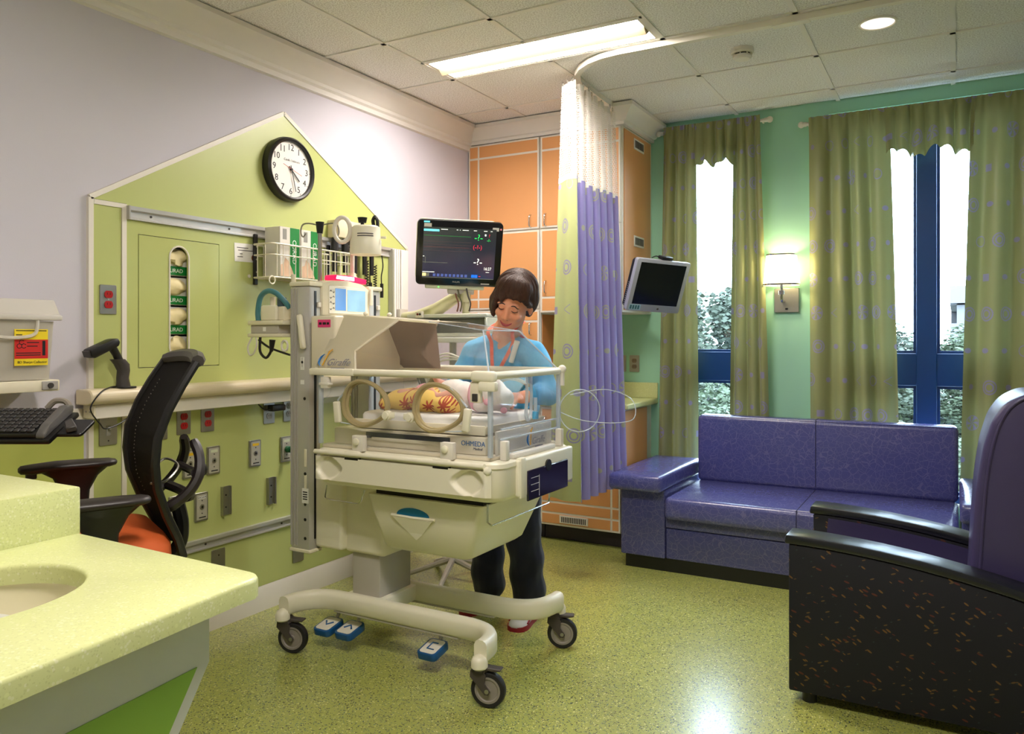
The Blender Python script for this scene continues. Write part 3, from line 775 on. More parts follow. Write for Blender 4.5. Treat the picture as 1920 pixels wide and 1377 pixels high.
b_ = bmesh.new(); bx(b_, lx + 0.0014, lx + 0.0017, 1.536, 1.546, 1.248, 1.298); obj('bar_code', b_, INK, lb)
SYB = mat('syringe_blue', (70, 130, 205), 0.4); SYW = mat('syringe_white', (236, 236, 236), 0.4); SYD = mat('sharps_grey', (120, 116, 110), 0.4)
rnd = random.Random(3)
for k in range(26):
    p = Vector((rnd.uniform(0.05, 0.165), rnd.uniform(1.27, 1.55), rnd.uniform(1.177, 1.205))); d = Vector((rnd.uniform(-1, 1), rnd.uniform(-1, 1), rnd.uniform(-0.15, 0.15))).normalized() * 0.022
    p = Vector((min(0.155, max(0.05, p.x)), min(1.54, max(1.275, p.y)), p.z))
    b_ = bmesh.new(); cyl(b_, p - d, p + d, 0.007, n=8); obj('discarded_sharp', b_, [SYB, SYW, SYD][k % 3], t)

# barcode scanner in its stand on the shelf
t = thing('barcode_scanner', 'black handheld barcode scanner propped in its stand on the shelf', 'scanner', (0.06, 1.93, 1.113))
bm = bmesh.new(); prism(bm, rrect(0.025, 0.105, 1.885, 1.965, 0.02, 4), 'z', 1.1125, 1.118, 0.0015, 1); obj('stand_base', bm, BLACK, t)
bm = bmesh.new(); rings = []
for (y, z, wy, wx) in ((1.925, 1.117, 0.028, 0.024), (1.922, 1.15, 0.024, 0.020), (1.926, 1.18, 0.025, 0.02), (1.918, 1.205, 0.031, 0.022), (1.900, 1.225, 0.03, 0.022)):
    rings.append([Vector((0.065 + wx * math.cos(2 * PI * i / 12), y + wy * math.sin(2 * PI * i / 12), z)) for i in range(12)])
loft(bm, rings); obj('stand_cup', bm, DKGREY, t)
bm = bmesh.new(); rings = []
for (y, z, r1, r2) in ((1.915, 1.205, 0.014, 0.018), (1.898, 1.24, 0.014, 0.017), (1.880, 1.268, 0.015, 0.019), (1.868, 1.285, 0.018, 0.022)):
    rings.append([Vector((0.065 + r1 * math.cos(2 * PI * i / 12), y + r2 * math.sin(2 * PI * i / 12), z)) for i in range(12)])
loft(bm, rings); obj('grip', bm, BLACK, t)
bm = bmesh.new(); Mh = Matrix.Translation((0.065, 1.845, 1.272)) @ Matrix.Rotation(R(20), 4, 'X')
prism(bm, [(-0.072, -0.012), (-0.06, -0.022), (0.045, -0.012), (0.056, 0.0), (0.053, 0.018), (0.03, 0.022), (-0.068, 0.016)], 'x', -0.026, 0.026, 0.006, 2, M=Mh); obj('scan_head', bm, BLACK, t)
bm = bmesh.new(); bx(bm, -0.02, 0.02, -0.076, -0.070, -0.012, 0.012, M=Mh); obj('scan_window', bm, DKGREY, t)
bm = bmesh.new(); tube(bm, smooth_path([(0.06, 1.90, 1.119), (0.08, 1.86, 1.118), (0.118, 1.80, 1.105), (0.128, 1.755, 1.06), (0.13, 1.755, 1.03), (0.11, 1.80, 0.985), (0.09, 1.835, 0.962), (0.08, 1.90, 0.975), (0.06, 1.96, 1.0)]), 0.0028, 6); obj('cable', bm, BLACK, t)

# keyboard on its wall arm
Rd = Vector((0.8704, 0.4924, 0)); Fd = Vector((-0.4924, 0.8704, 0))
KM = frm((0.585, 1.335, 1.055), Rd, Fd) @ Matrix.Rotation(R(23), 4, 'X')
t = thing('keyboard_tray', 'black keyboard tray on a jointed arm from the left wall', 'keyboard tray', (0.4, 1.2, 0.95))
bm = bmesh.new(); bx(bm, -0.50, 0.045, -0.085, 0.085, -0.022, -0.006, 0.005, 2, M=KM); obj('platform', bm, BLACK, t)
bm = bmesh.new(); prism(bm, rrect(0.01, 0.115, -0.045, 0.045, 0.012, 4), 'z', -0.020, -0.010, 0.002, 1, M=KM); obj('mouse_plate', bm, BLACK, t)
bm = bmesh.new(); prism(bm, [(0.06, 0.02), (0.10, -0.03), (0.075, -0.045), (0.05, -0.005)], 'z', -0.008, 0.01, 0.003, 1, M=KM); obj('plate_clip', bm, DKGREY, t)
bm = bmesh.new(); tube(bm, [KM @ Vector((-0.3, 0.0, -0.024)), KM @ Vector((-0.36, 0.0, -0.09)), Vector((0.02, 1.14, 0.99))], [0.02, 0.022, 0.026], 10); obj('arm', bm, DKGREY, t)
t = thing('computer_keyboard', 'black computer keyboard with grey end cheek on the wall-arm tray', 'keyboard', (0.4, 1.25, 1.05))
bm = bmesh.new(); bx(bm, -0.45, 0.005, -0.078, 0.078, -0.005, 0.010, 0.004, 2, M=KM); kb = obj('case', bm, BLACK, t)
bm = bmesh.new(); prism(bm, [(-0.082, -0.006), (0.082, -0.006), (0.092, 0.014), (0.06, 0.028), (-0.04, 0.022), (-0.078, 0.008)], 'x', 0.004, 0.032, 0.006, 2, M=KM); obj('end_cheek', bm, mat('slate_plastic', (92, 90, 88), 0.4), t)
bm = bmesh.new(); tube(bm, smooth_path([KM @ Vector(p) for p in ((-0.05, 0.085, 0.004), (-0.03, 0.10, 0.022), (0.0, 0.102, 0.02), (0.02, 0.088, 0.006))]), 0.009, 8); obj('rear_loop', bm, mat('warm_grey_plastic', (140, 132, 122), 0.4), t)
KEY = mat('key_black', (36, 34, 34), 0.45)
b_ = bmesh.new(); bx(b_, -0.0085, 0.0085, -0.0085, 0.0085, 0.0, 0.007, 0.002, 1); keyme = finish_mesh('key', b_, KEY)
for r in range(7):
    for c in range(22):
        p = KM @ Vector((-0.012 - c * 0.020, -0.064 + r * 0.0205, 0.010)); o = bpy.data.objects.new('key', keyme); COL.objects.link(o); o.parent = kb
        Mw = Matrix.Translation(-ORG[t.name]) @ Matrix.Translation(p) @ KM.to_3x3().to_4x4(); o.matrix_local = Mw
# ------------------------------------------------------------------ built-in cabinets at the end of the left wall
FY = 4.54; CXR = 1.12
ORANGES = mat('orange_laminate_edge', (206, 132, 70), 0.4, var=0.03)
def slab(nm, par, m, *a, bev=0.002):
    b_ = bmesh.new(); bx(b_, *a, bev, 1); return obj(nm, b_, m, par)
def pull(par, x, z0, z1, y=FY - 0.02):
    b_ = bmesh.new(); tube(b_, smooth_path([(x, y, z0), (x, y - 0.022, z0 + 0.006), (x, y - 0.026, (z0 + z1) / 2), (x, y - 0.022, z1 - 0.006), (x, y, z1)], 4), 0.0045, 8); obj('handle', b_, CHROME, par)
def cab_door(t, x0, x1, z0, z1, xs, zs, hx=None, hz=None):
    """white-edged door with orange laminate fields between white inlay strips"""
    d = slab('door', t, WHITE, x0 + 0.002, x1 - 0.002, FY - 0.018, FY, z0 + 0.002, z1 - 0.002)
    X = [x0 + 0.014] + [q for v in xs for q in (v - 0.007, v + 0.007)] + [x1 - 0.014]
    Z = [z0 + 0.014] + [q for v in zs for q in (v - 0.007, v + 0.007)] + [z1 - 0.014]
    for i in range(0, len(X), 2):
        for j in range(0, len(Z), 2):
            slab('field', d, ORANGE, X[i], X[i + 1], FY - 0.020, FY - 0.0175, Z[j], Z[j + 1], bev=0.0005)
    if hx: pull(d, hx, *hz)
    return d
tall = thing('tall_cabinet', 'tall orange cabinet with white inlay strips in the corner left of the privacy curtain', 'cabinet', (0.28, 4.8, 0))
slab('carcass', tall, WHITE, 0.004, 0.553, FY, YW - 0.002, 0.10, 2.625)
slab('side_field', tall, ORANGES, 0.553, 0.556, FY + 0.02, YW - 0.01, 0.93, 1.465)
slab('plinth', tall, NAVYBASE, 0.004, 0.553, FY + 0.06, YW - 0.002, 0, 0.10)
cab_door(tall, 0.006, 0.552, 2.022, 2.622, [0.088], [2.527], 0.492, (2.035, 2.115))
cab_door(tall, 0.006, 0.552, 1.500, 2.018, [0.088], [1.572], 0.492, (1.60, 1.68))
cab_door(tall, 0.006, 0.552, 0.104, 1.496, [0.088], [0.19, 1.42], 0.492, (1.33, 1.41))
upper = thing('upper_cabinet', 'upper orange cabinet with louvred side panel behind the privacy curtain', 'cabinet', (0.84, 4.8, 1.47))
slab('carcass', upper, WHITE, 0.558, CXR, FY, YW - 0.002, 1.470, 2.625)
cab_door(upper, 0.560, CXR - 0.004, 2.022, 2.622, [1.055], [2.527], 0.602, (2.035, 2.115))
cab_door(upper, 0.560, CXR - 0.004, 1.474, 2.018, [1.055], [1.572], 0.602, (1.60, 1.68))
sd = slab('side_panel', upper, ORANGE, CXR, CXR + 0.006, FY + 0.02, YW - 0.03, 1.485, 2.61)
for z0, z1 in ((2.515, 2.585), (1.895, 1.965)):
    y0, y1 = 4.72, 4.90
    v = slab('vent', upper, WHITE, CXR + 0.006, CXR + 0.011, y0, y1, z0, z1)
    for k in range(13):
        yy = y0 + 0.018 + (y1 - y0 - 0.036) * k / 12
        slab('louvre', v, DKGREY, CXR + 0.0105, CXR + 0.0125, yy - 0.003, yy + 0.003, z0 + 0.012, z1 - 0.012, bev=0)
lowc = thing('base_cabinet', 'low orange cabinet with floor vent below the niche counter', 'cabinet', (0.84, 4.8, 0))
slab('carcass', lowc, WHITE, 0.558, CXR, FY, YW - 0.002, 0.10, 0.868)
slab('plinth', lowc, NAVYBASE, 0.558, CXR - 0.02, FY + 0.06, YW - 0.002, 0, 0.10)
ld = cab_door(lowc, 0.560, CXR - 0.004, 0.104, 0.864, [1.055], [0.185, 0.255], 0.602, (0.72, 0.80))
slab('side_panel', lowc, ORANGE, CXR, CXR + 0.006, FY + 0.02, YW - 0.10, 0.115, 0.855)
v = slab('vent', lowc, WHITE, 0.70, 0.90, FY - 0.025, FY - 0.0205, 0.125, 0.175)
for k in range(14): slab('louvre', v, DKGREY, 0.715 + k * 0.0125, 0.722 + k * 0.0125, FY - 0.0265, FY - 0.0248, 0.133, 0.167, bev=0)
t = thing('niche_counter', 'lime solid-surface counter with backsplash in the cabinet niche', 'counter', (0.87, 4.8, 0.87))
slab('top', t, COUNTER, 0.5585, 1.17, 4.50, YW - 0.001, 0.870, 0.905, bev=0.006); slab('backsplash', t, COUNTER, 0.5585, 1.17, YW - 0.02, YW - 0.001, 0.905, 1.01, bev=0.003)
t = thing('cabinet_crown', 'stepped off-white crown moulding capping the orange cabinets', 'moulding', (0.5, 4.5, 2.62))
pr = [(0.0, 2.626), (0.02, 2.626), (0.02, 2.645), (0.035, 2.65), (0.05, 2.672), (0.085, 2.705), (0.105, 2.715), (0.105, CEIL - 0.007), (0.0, CEIL - 0.007)]
bm = bmesh.new()
A = [Vector((0.0, FY - x, z)) for x, z in pr]; B = [Vector((CXR + x, FY - x, z)) for x, z in pr]; Cc = [Vector((CXR + x, YW - 0.001, z)) for x, z in pr]
loft(bm, [A, B, Cc]); obj('moulding', bm, OFFWHITE, t, ang=25)
def duplex_back(x, z, label, m):
    t = thing('duplex_outlet', label, 'electrical outlet', (x, YW, z - 0.057))
    b_ = bmesh.new(); prism(b_, rrect(x - 0.035, x + 0.035, z - 0.057, z + 0.057, 0.005, 3), 'y', YW - 0.006, YW, 0.0015, 1); obj('plate', b_, STEEL, t)
    for dz in (0.02, -0.02):
        b_ = bmesh.new(); pts = [(x + 0.0175 * math.cos(R(a)), z + dz + max(-0.014, min(0.014, 0.0175 * math.sin(R(a))))) for a in range(0, 360, 18)]; prism(b_, pts, 'y', YW - 0.009, YW - 0.006); r = obj('receptacle', b_, m, t)
        for dx in (-0.006, 0.006): slab('slot', r, BLACK, x + dx - 0.001, x + dx + 0.001, YW - 0.0096, YW - 0.0088, z + dz - 0.003, z + dz + 0.006, bev=0)
duplex_back(1.001, 1.136, 'brown duplex outlet on the mint wall above the niche counter', mat('brown_receptacle', (120, 104, 80), 0.4))
duplex_back(0.905, 1.136, 'duplex outlet on the mint wall partly behind the privacy curtain', GREYREC)

# ------------------------------------------------------------------ printed fabrics
def fabric(name, base, ink, row=0.17, cell=0.105, trans=0.35, rough=0.45, sheen=0.2, ink_mix=0.75, base2=None):
    m, nt, b = new_mat(name)
    uv = nd(nt, 'ShaderNodeUVMap'); sx = nd(nt, 'ShaderNodeSeparateXYZ'); nt.links.new(uv.outputs[0], sx.inputs[0])
    U = N(nt, sx.outputs[0]) * 0.85; V = N(nt, sx.outputs[1]) * 0.85
    rv = V / row; ri = rv.floor(); fv = (rv.fract() - 0.5) * row
    wn0 = nd(nt, 'ShaderNodeTexWhiteNoise'); wn0.noise_dimensions = '1D'; nt.links.new(ri.k, wn0.inputs['W'])
    cu = (U + N(nt, wn0.outputs['Value']) * 0.3) / cell; ci = cu.floor(); fu = (cu.fract() - 0.5) * cell
    cmb = nd(nt, 'ShaderNodeCombineXYZ'); nt.links.new(ci.k, cmb.inputs[0]); nt.links.new(ri.k, cmb.inputs[1])
    wn = nd(nt, 'ShaderNodeTexWhiteNoise'); wn.noise_dimensions = '2D'; nt.links.new(cmb.outputs[0], wn.inputs['Vector'])
    k = N(nt, wn.outputs['Value'])
    d = (fu * fu + fv * fv).sqrt(); ang = fv.atan2(fu)
    dot = d.lt(0.013) * k.lt(0.28)
    el = ((fu * 1.0) * (fu * 1.0) + (fv * 1.5) * (fv * 1.5)).sqrt().lt(0.019) * k.gt(0.28) * k.lt(0.42)
    ring = ((d - 0.031).abs().lt(0.0035)).max((d - 0.018).abs().lt(0.004)) * k.gt(0.42) * k.lt(0.6)
    ring2 = ((d - 0.024).abs().lt(0.0025)) * k.gt(0.6) * k.lt(0.72)
    wheel = (d.lt(0.034) * (ang * 6.0 + d * 60.0).sin().gt(0.0)).max((d - 0.034).abs().lt(0.002)) * k.gt(0.72) * k.lt(0.86)
    sq = fu.abs().lt(0.02) * fv.abs().lt(0.017) * k.gt(0.86) * k.lt(0.94)
    tri = fu.abs().lt(0.022) * (fv.abs() - fu * 0.5 - 0.011).abs().lt(0.002) * k.gt(0.94)
    f = dot.max(el).max(ring).max(ring2).max(wheel).max(sq).max(tri) * ink_mix
    nz = nd(nt, 'ShaderNodeTexNoise'); nz.inputs['Scale'].default_value = 300; nt.links.new(uv.outputs[0], nz.inputs['Vector'])
    bc = mix(nt, nz.outputs['Fac'], tuple(x * 0.93 for x in lin(base)), lin(base2 or base))
    c = mix(nt, f, bc, lin(ink))
    nt.links.new(c, b.inputs['Base Color']); b.inputs['Roughness'].default_value = rough; b.inputs['Sheen Weight'].default_value = sheen
    tr = nd(nt, 'ShaderNodeBsdfTranslucent'); nt.links.new(c, tr.inputs[0])
    ms = nd(nt, 'ShaderNodeMixShader'); ms.inputs[0].default_value = trans
    nt.links.new(b.outputs[0], ms.inputs[1]); nt.links.new(tr.outputs[0], ms.inputs[2]); nt.links.new(ms.outputs[0], nt.nodes['Material Output'].inputs[0])
    return m
CURT = fabric('gold_green_curtain_print', (154, 157, 104), (150, 142, 190), trans=0.065, rough=0.36)
PGREEN = fabric('privacy_green_print', (186, 194, 130), (142, 130, 190), 0.19, 0.11, 0.25, 0.7, 0.1, base2=(194, 202, 140))
PPURP = fabric('privacy_purple_print', (148, 142, 202), (180, 186, 136), 0.19, 0.11, 0.25, 0.7, 0.1, base2=(156, 150, 208))

def mesh_mat():
    m, nt, b = new_mat('white_curtain_netting')
    uv = nd(nt, 'ShaderNodeUVMap'); sx = nd(nt, 'ShaderNodeSeparateXYZ'); nt.links.new(uv.outputs[0], sx.inputs[0])
    U = N(nt, sx.outputs[0]) / 0.011; V = N(nt, sx.outputs[1]) / 0.013
    U = U + (V.floor() * 0.5)
    a = U.fract() - 0.5; c = V.fract() - 0.5
    hole = (a * a + c * c).sqrt().lt(0.33)
    b.inputs['Base Color'].default_value = (*lin((240, 234, 226)), 1); b.inputs['Roughness'].default_value = 0.7
    tp = nd(nt, 'ShaderNodeBsdfTransparent'); ms = nd(nt, 'ShaderNodeMixShader')
    nt.links.new(hole.k, ms.inputs[0]); nt.links.new(b.outputs[0], ms.inputs[1]); nt.links.new(tp.outputs[0], ms.inputs[2]); nt.links.new(ms.outputs[0], nt.nodes['Material Output'].inputs[0])
    return m
NET = mesh_mat()

def cloth_len(fn, n, t):
    L = [0.0]; p = fn(0, t)
    for i in range(1, n + 1):
        q = fn(i / n, t); L.append(L[-1] + (q - p).length); p = q
    return L

def curtain_panel(name, par, xt0, xt1, xb0, xb1, z0, z1, folds, amp, m, seed, yc=4.998, scallop=0.0, sub=14):
    rnd = random.Random(seed); ph = rnd.uniform(0, 6); ws = [rnd.uniform(0.6, 1.4) for _ in range(folds + 2)]
    def fn(s, t):   # t=0 bottom, 1 top
        xa = xb0 + (xt0 - xb0) * t ** 1.3; xb_ = xb1 + (xt1 - xb1) * t ** 1.3
        k = s * folds; w = ws[int(k) % len(ws)]
        a = amp * (0.55 + 0.45 * (1 - t)) * (1 if t < 0.97 else 0.35)
        wv = math.sin(2 * PI * k + ph + 0.5 * math.sin(3 * t + s * 7)) * (0.75 + 0.25 * math.sin(k * 1.7 + seed))
        z = z0 + (z1 - z0) * t
        if scallop and t < 0.6: z += scallop * (0.6 - t) / 0.6 * math.cos(2 * PI * s * 2 + seed) + 0.012 * math.sin(2 * PI * k)
        x = xa + (xb_ - xa) * s + 0.006 * math.cos(2 * PI * k + ph)
        if t > 0.965: wv = math.sin(2 * PI * k * 3 + ph) * 0.6
        return Vector((x, yc + a * wv, z))
    nu = folds * sub; nv = 44 if z1 - z0 > 1 else 16
    L = cloth_len(fn, nu, 0.3)
    b_ = bmesh.new(); grid(b_, fn, nu, nv, lambda s, t: (L[min(nu, int(round(s * nu)))] + seed * 0.37, z0 + (z1 - z0) * t + seed * 0.21))
    return obj(name, b_, m, par, ang=80, flip=False)
def rod(label, x0, x1, z, finials):
    t = thing('curtain_rod', label, 'curtain rod', ((x0 + x1) / 2, 5.0, z))
    b_ = bmesh.new(); cyl(b_, (x0, 5.035, z), (x1, 5.035, z), 0.010, n=14); obj('rod', b_, WHITE, t)
    for x, s in finials:
        b_ = bmesh.new(); cyl(b_, (x, 5.035, z), (x + s * 0.02, 5.035, z), 0.014, n=14); ell(b_, (x + s * 0.032, 5.035, z), 0.02, 0.02, 0.02, 12, 8); obj('finial', b_, WHITE, t)
        b_ = bmesh.new(); bx(b_, x - s * 0.012 - 0.006, x - s * 0.012 + 0.006, 5.035, YW, z - 0.012, z + 0.012, 0.002, 1); obj('bracket', b_, WHITE, t)
rod('white curtain rod with ball finials over the narrow window', 1.215, 1.87, 2.672, ((1.215, -1), (1.87, 1)))
rod('white curtain rod over the wide window behind the sofa', 2.12, 3.62, 2.612, ((2.12, -1), (3.62, 1)))
def curt(label, *a, z=2.69, **k):
    nm = k.pop('nm', 'window_curtain')
    o = curtain_panel(nm, None, *a, **k); return tag(o, label, 'curtain', 'patterned window curtains')
curt('narrow green-gold patterned curtain panel beside the wall-mounted screen', 1.225, 1.44, 1.175, 1.455, 0.06, 2.700, 3, 0.042, CURT, 1)
curt('green-gold patterned curtain panel left of the wall lamp', 1.685, 1.845, 1.655, 1.915, 0.06, 2.700, 3, 0.042, CURT, 2)
curt('short scalloped curtain valance over the narrow window', 1.42, 1.70, 1.43, 1.69, 2.43, 2.700, 4, 0.026, CURT, 3, yc=5.0, scallop=0.02, nm='curtain_valance')
curt('wide green-gold patterned curtain panel right of the wall lamp', 2.135, 2.575, 2.145, 2.635, 0.06, 2.642, 4, 0.044, CURT, 4)
curt('scalloped curtain valance over the wide window', 2.555, 3.01, 2.565, 3.0, 2.365, 2.642, 6, 0.028, CURT, 5, yc=5.0, scallop=0.028, nm='curtain_valance')
curt('green-gold patterned curtain panel behind the recliner at the right edge', 2.985, 3.50, 2.925, 3.52, 0.06, 2.642, 4, 0.044, CURT, 6)

# ceiling track and privacy curtain
t = thing('curtain_track', 'white ceiling track curving round for the privacy curtain', 'curtain track', (1.8, 3.8, CEIL))
cpts = [(4.6, 3.655), (1.46, 3.640)] + [(1.46 - 0.36 * math.sin(R(a)), 4.0 - 0.36 * math.cos(R(a))) for a in range(15, 91, 15)] + [(1.09, 4.2), (1.08, 4.53)]
bm = bmesh.new(); rings = []
for i, p in enumerate(cpts):
    a = Vector(cpts[max(0, i - 1)]); b2 = Vector(cpts[min(len(cpts) - 1, i + 1)]); d = (b2 - a).normalized(); n_ = Vector((-d.y, d.x)) * 0.016
    rings.append([Vector((p[0] - n_.x, p[1] - n_.y, CEIL - 0.006)), Vector((p[0] + n_.x, p[1] + n_.y, CEIL - 0.006)), Vector((p[0] + n_.x, p[1] + n_.y, CEIL - 0.034)), Vector((p[0] - n_.x, p[1] - n_.y, CEIL - 0.034))])
loft(bm, rings); obj('channel', bm, WHITE, t, ang=30)
slab('splice_plate', t, WHITE, 2.19, 2.35, 3.632, 3.675, CEIL - 0.037, CEIL - 0.005)
t = thing('privacy_curtain', 'green and purple patterned privacy curtain with white netting top', 'curtain', (1.08, 4.1, 0.4))
def pc(s, tt):       # tt 0 bottom .. 1 top
    g = 1 - tt
    if s < 0.26:
        q = s / 0.26
        A = Vector((1.035 - 0.075 * g, 3.86 - 0.02 * g)); B = Vector((1.150 + 0.035 * g, 3.790))
        p = A.lerp(B, q); off = 0.014 * math.sin(q * 2 * PI * 1.2 + 0.6) * (0.3 + g)
        return Vector((p.x, p.y + off, 0))
    q = (s - 0.26) / 0.74
    amp = (0.020 + 0.030 * g) * (1 - 0.25 * q)
    x = 1.150 + 0.035 * g - 0.045 * q + 0.045 * g * q - amp + amp * math.cos(q * 2 * PI * 6)
    y = 3.790 + 0.67 * q + 0.012 * math.sin(q * 2 * PI * 12)
    return Vector((x, y, 0))
def pz(s, f):        # heights: f in [0,1] bottom hem to fabric top
    zt = 2.165 + 0.01 * math.sin(s * 9)
    return 0.435 + (zt - 0.435) * f
def pfab(s0, s1):
    def fn(a, f):
        s = s0 + (s1 - s0) * a; z = pz(s, f); v = pc(s, min(1, max(0, (z - 0.435) / 2.26))); return Vector((v.x, v.y, z))
    return fn
for nm, s0, s1, nu, m in (('green_fabric', 0.0, 0.26, 30, PGREEN), ('purple_fabric', 0.26, 1.0, 150, PPURP)):
    fn = pfab(s0, s1); L = cloth_len(fn, nu, 0.3)
    b_ = bmesh.new(); grid(b_, fn, nu, 40, lambda a, f: (L[min(nu, int(round(a * nu)))], pz(0.5, f))); obj(nm, b_, m, t, ang=80, flip=False)
def fnet(a, f):
    z0 = pz(a, 1.0); z = z0 + (2.685 - z0) * f; v = pc(a, min(1, (z - 0.435) / 2.26)); return Vector((v.x, v.y, z))
L = cloth_len(fnet, 180, 0.3)
bm = bmesh.new(); grid(bm, fnet, 180, 10, lambda a, f: (L[min(180, int(round(a * 180)))], 2.1 + f * 0.55)); obj('netting_top', bm, NET, t, ang=80, flip=False)
def fhem(a, f):
    v = fnet(a, 1.0); return Vector((v.x, v.y, 2.655 + 0.032 * f))
bm = bmesh.new(); grid(bm, fhem, 180, 2); obj('header_tape', bm, WHITE, t, ang=80, flip=False)
def fband(a, f):
    z = pz(a, 1.0) - 0.012 + 0.024 * f; v = pc(a, (z - 0.435) / 2.26); return Vector((v.x - 0.001, v.y - 0.001, z))
bm = bmesh.new(); grid(bm, fband, 180, 2); obj('seam_band', bm, mat('seam_white', (226, 224, 206), 0.7), t, ang=80, flip=False)
for k in range(11):
    s = 0.02 + 0.96 * k / 10; v = pc(s, 1.0); b_ = bmesh.new(); tube(b_, [Vector((v.x, v.y + 0.008 * math.cos(a), 2.695 + 0.012 * math.sin(a))) for a in [2 * PI * i / 10 for i in range(10)]], 0.0022, 5, loop=True); obj('hook', b_, STEEL, t)

# ------------------------------------------------------------------ wall lamp
t = thing('wall_lamp', 'lit wall lamp with white shade and steel back plate between the windows', 'lamp', (1.99, YW, 1.47))
slab('back_plate', t, STEEL, 1.925, 2.072, YW - 0.018, YW, 1.468, 1.618, bev=0.003)
slab('switch', t, BLACK, 1.992, 2.008, YW - 0.026, YW - 0.018, 1.485, 1.497, bev=0.002)
bm = bmesh.new(); tube(bm, [(1.985, YW - 0.018, 1.535), (1.985, YW - 0.085, 1.535), (1.985, YW - 0.10, 1.55), (1.985, YW - 0.10, 1.66)], 0.009, 10); obj('arm', bm, CHROME, t)
bm = bmesh.new(); cyl(bm, (1.985, YW - 0.10, 1.575), (1.985, YW - 0.10, 1.60), 0.018, n=16); obj('socket_cup', bm, CHROME, t)
def shade_mat():
    m, nt, b = new_mat('lit_fabric_shade')
    tr = nd(nt, 'ShaderNodeBsdfTranslucent'); tr.inputs[0].default_value = (1.0, 0.95, 0.82, 1)
    df = nd(nt, 'ShaderNodeBsdfDiffuse'); df.inputs[0].default_value = (0.95, 0.9, 0.78, 1)
    em = nd(nt, 'ShaderNodeEmission'); em.inputs[0].default_value = (1.0, 0.86, 0.58, 1); em.inputs[1].default_value = 0.7
    ms = nd(nt, 'ShaderNodeMixShader'); ms.inputs[0].default_value = 0.6; ad = nd(nt, 'ShaderNodeAddShader')
    nt.links.new(df.outputs[0], ms.inputs[1]); nt.links.new(tr.outputs[0], ms.inputs[2]); nt.links.new(ms.outputs[0], ad.inputs[0]); nt.links.new(em.outputs[0], ad.inputs[1]); nt.links.new(ad.outputs[0], nt.nodes['Material Output'].inputs[0])
    return m
SHADE = shade_mat()
def shade_ring(z, k): return [Vector((1.985 + (x - 1.985) * k, y, z)) for x, y in rrect(1.985 - 0.105, 1.985 + 0.105, YW - 0.185, YW - 0.02, 0.06, 6)]
def kz(z): return 1.0 - 0.20 * (z - 1.632) / 0.185
bm = bmesh.new(); loft(bm, [shade_ring(z, kz(z)) for z in (1.632, 1.68, 1.73, 1.78, 1.817)], cap=False); sh = obj('shade', bm, SHADE, t, flip=False)
for z0, z1 in ((1.630, 1.640), (1.811, 1.819)):
    b_ = bmesh.new(); loft(b_, [[Vector((1.985 + (p.x - 1.985) * 1.012, p.y - (0.001 if p.y < YW - 0.1 else 0), p.z)) for p in shade_ring(z, kz(z))] for z in (z0, z1)], cap=False); obj('shade_band', b_, CHROME, t, flip=False)
pl_ = bpy.data.lights.new('lamp_bulb', 'POINT'); pl_.energy = SCONCE_W; pl_.color = (1.0, 0.82, 0.5); pl_.shadow_soft_size = 0.03
po = bpy.data.objects.new('lamp_bulb', pl_); COL.objects.link(po); po.parent = t; po.location = Vector((1.985, YW - 0.10, 1.74)) - ORG[t.name]

# ------------------------------------------------------------------ small screen on the cabinet side
TVM = Matrix.Translation((1.40, 4.385, 1.612)) @ Matrix.Rotation(R(56), 4, 'Z') @ Matrix.Rotation(R(20), 4, 'X') @ Matrix.Rotation(R(2.3), 4, 'Y')
t = thing('wall_television', 'small silver-framed flat television on an arm at the cabinet side', 'television', (1.40, 4.385, 1.45))
SILV = mat('silver_plastic', (186, 188, 196), 0.35, metal=0.3); SCRN = mat('dark_screen', (16, 22, 32), 0.12, var=0.02)
bm = bmesh.new(); prism(bm, rrect(-0.19, 0.19, -0.155, 0.155, 0.012, 4), 'y', -0.012, 0.018, 0.004, 2, M=TVM); obj('bezel', bm, SILV, t)
bm = bmesh.new(); bx(bm, -0.162, 0.162, -0.0135, -0.0115, -0.112, 0.135, M=TVM); obj('screen', bm, SCRN, t)
bm = bmesh.new(); prism(bm, rrect(-0.18, 0.17, -0.145, 0.145, 0.02, 4), 'y', 0.018, 0.055, 0.008, 2, M=TVM); bk = obj('back_shell', bm, BLACK, t)
for k in range(12):
    b_ = bmesh.new(); cyl(b_, TVM @ Vector((-0.1815, 0.036, -0.13 + k * 0.012)), TVM @ Vector((-0.1795, 0.036, -0.13 + k * 0.012)), 0.003, n=8); obj('button', b_, SILV, bk)
bm = bmesh.new(); bx(bm, -0.175, -0.095, -0.0135, -0.0118, -0.148, -0.115, M=TVM); stk = obj('sticker', bm, mat('pale_blue_sticker', (176, 206, 220), 0.4), t)
for k in range(4):
    b_ = bmesh.new(); bx(b_, -0.17 + k * 0.018, -0.158 + k * 0.018, -0.0142, -0.0136, -0.143, -0.12, M=TVM); obj('printed_mark', b_, mat('teal_print', (60, 110, 120), 0.5), stk)
bm = bmesh.new(); ell(bm, (0, 0, 0), 0.008, 0.003, 0.006, 12, 6); bmesh.ops.transform(bm, matrix=TVM @ Matrix.Translation((0.03, -0.013, -0.135)), verts=bm.verts[:]); obj('maker_badge', bm, DKGREY, t)
bm = bmesh.new(); bx(bm, -0.02, 0.06, -0.005, 0.04, 0.156, 0.176, 0.005, 2, M=TVM); rc = obj('infrared_receiver', bm, BLACK, t)
bm = bmesh.new(); tube(bm, smooth_path([TVM @ Vector(p) for p in ((-0.02, 0.02, 0.166), (-0.045, 0.025, 0.17), (-0.06, 0.04, 0.155))]), 0.003, 6); obj('receiver_cord', bm, BLACK, t)
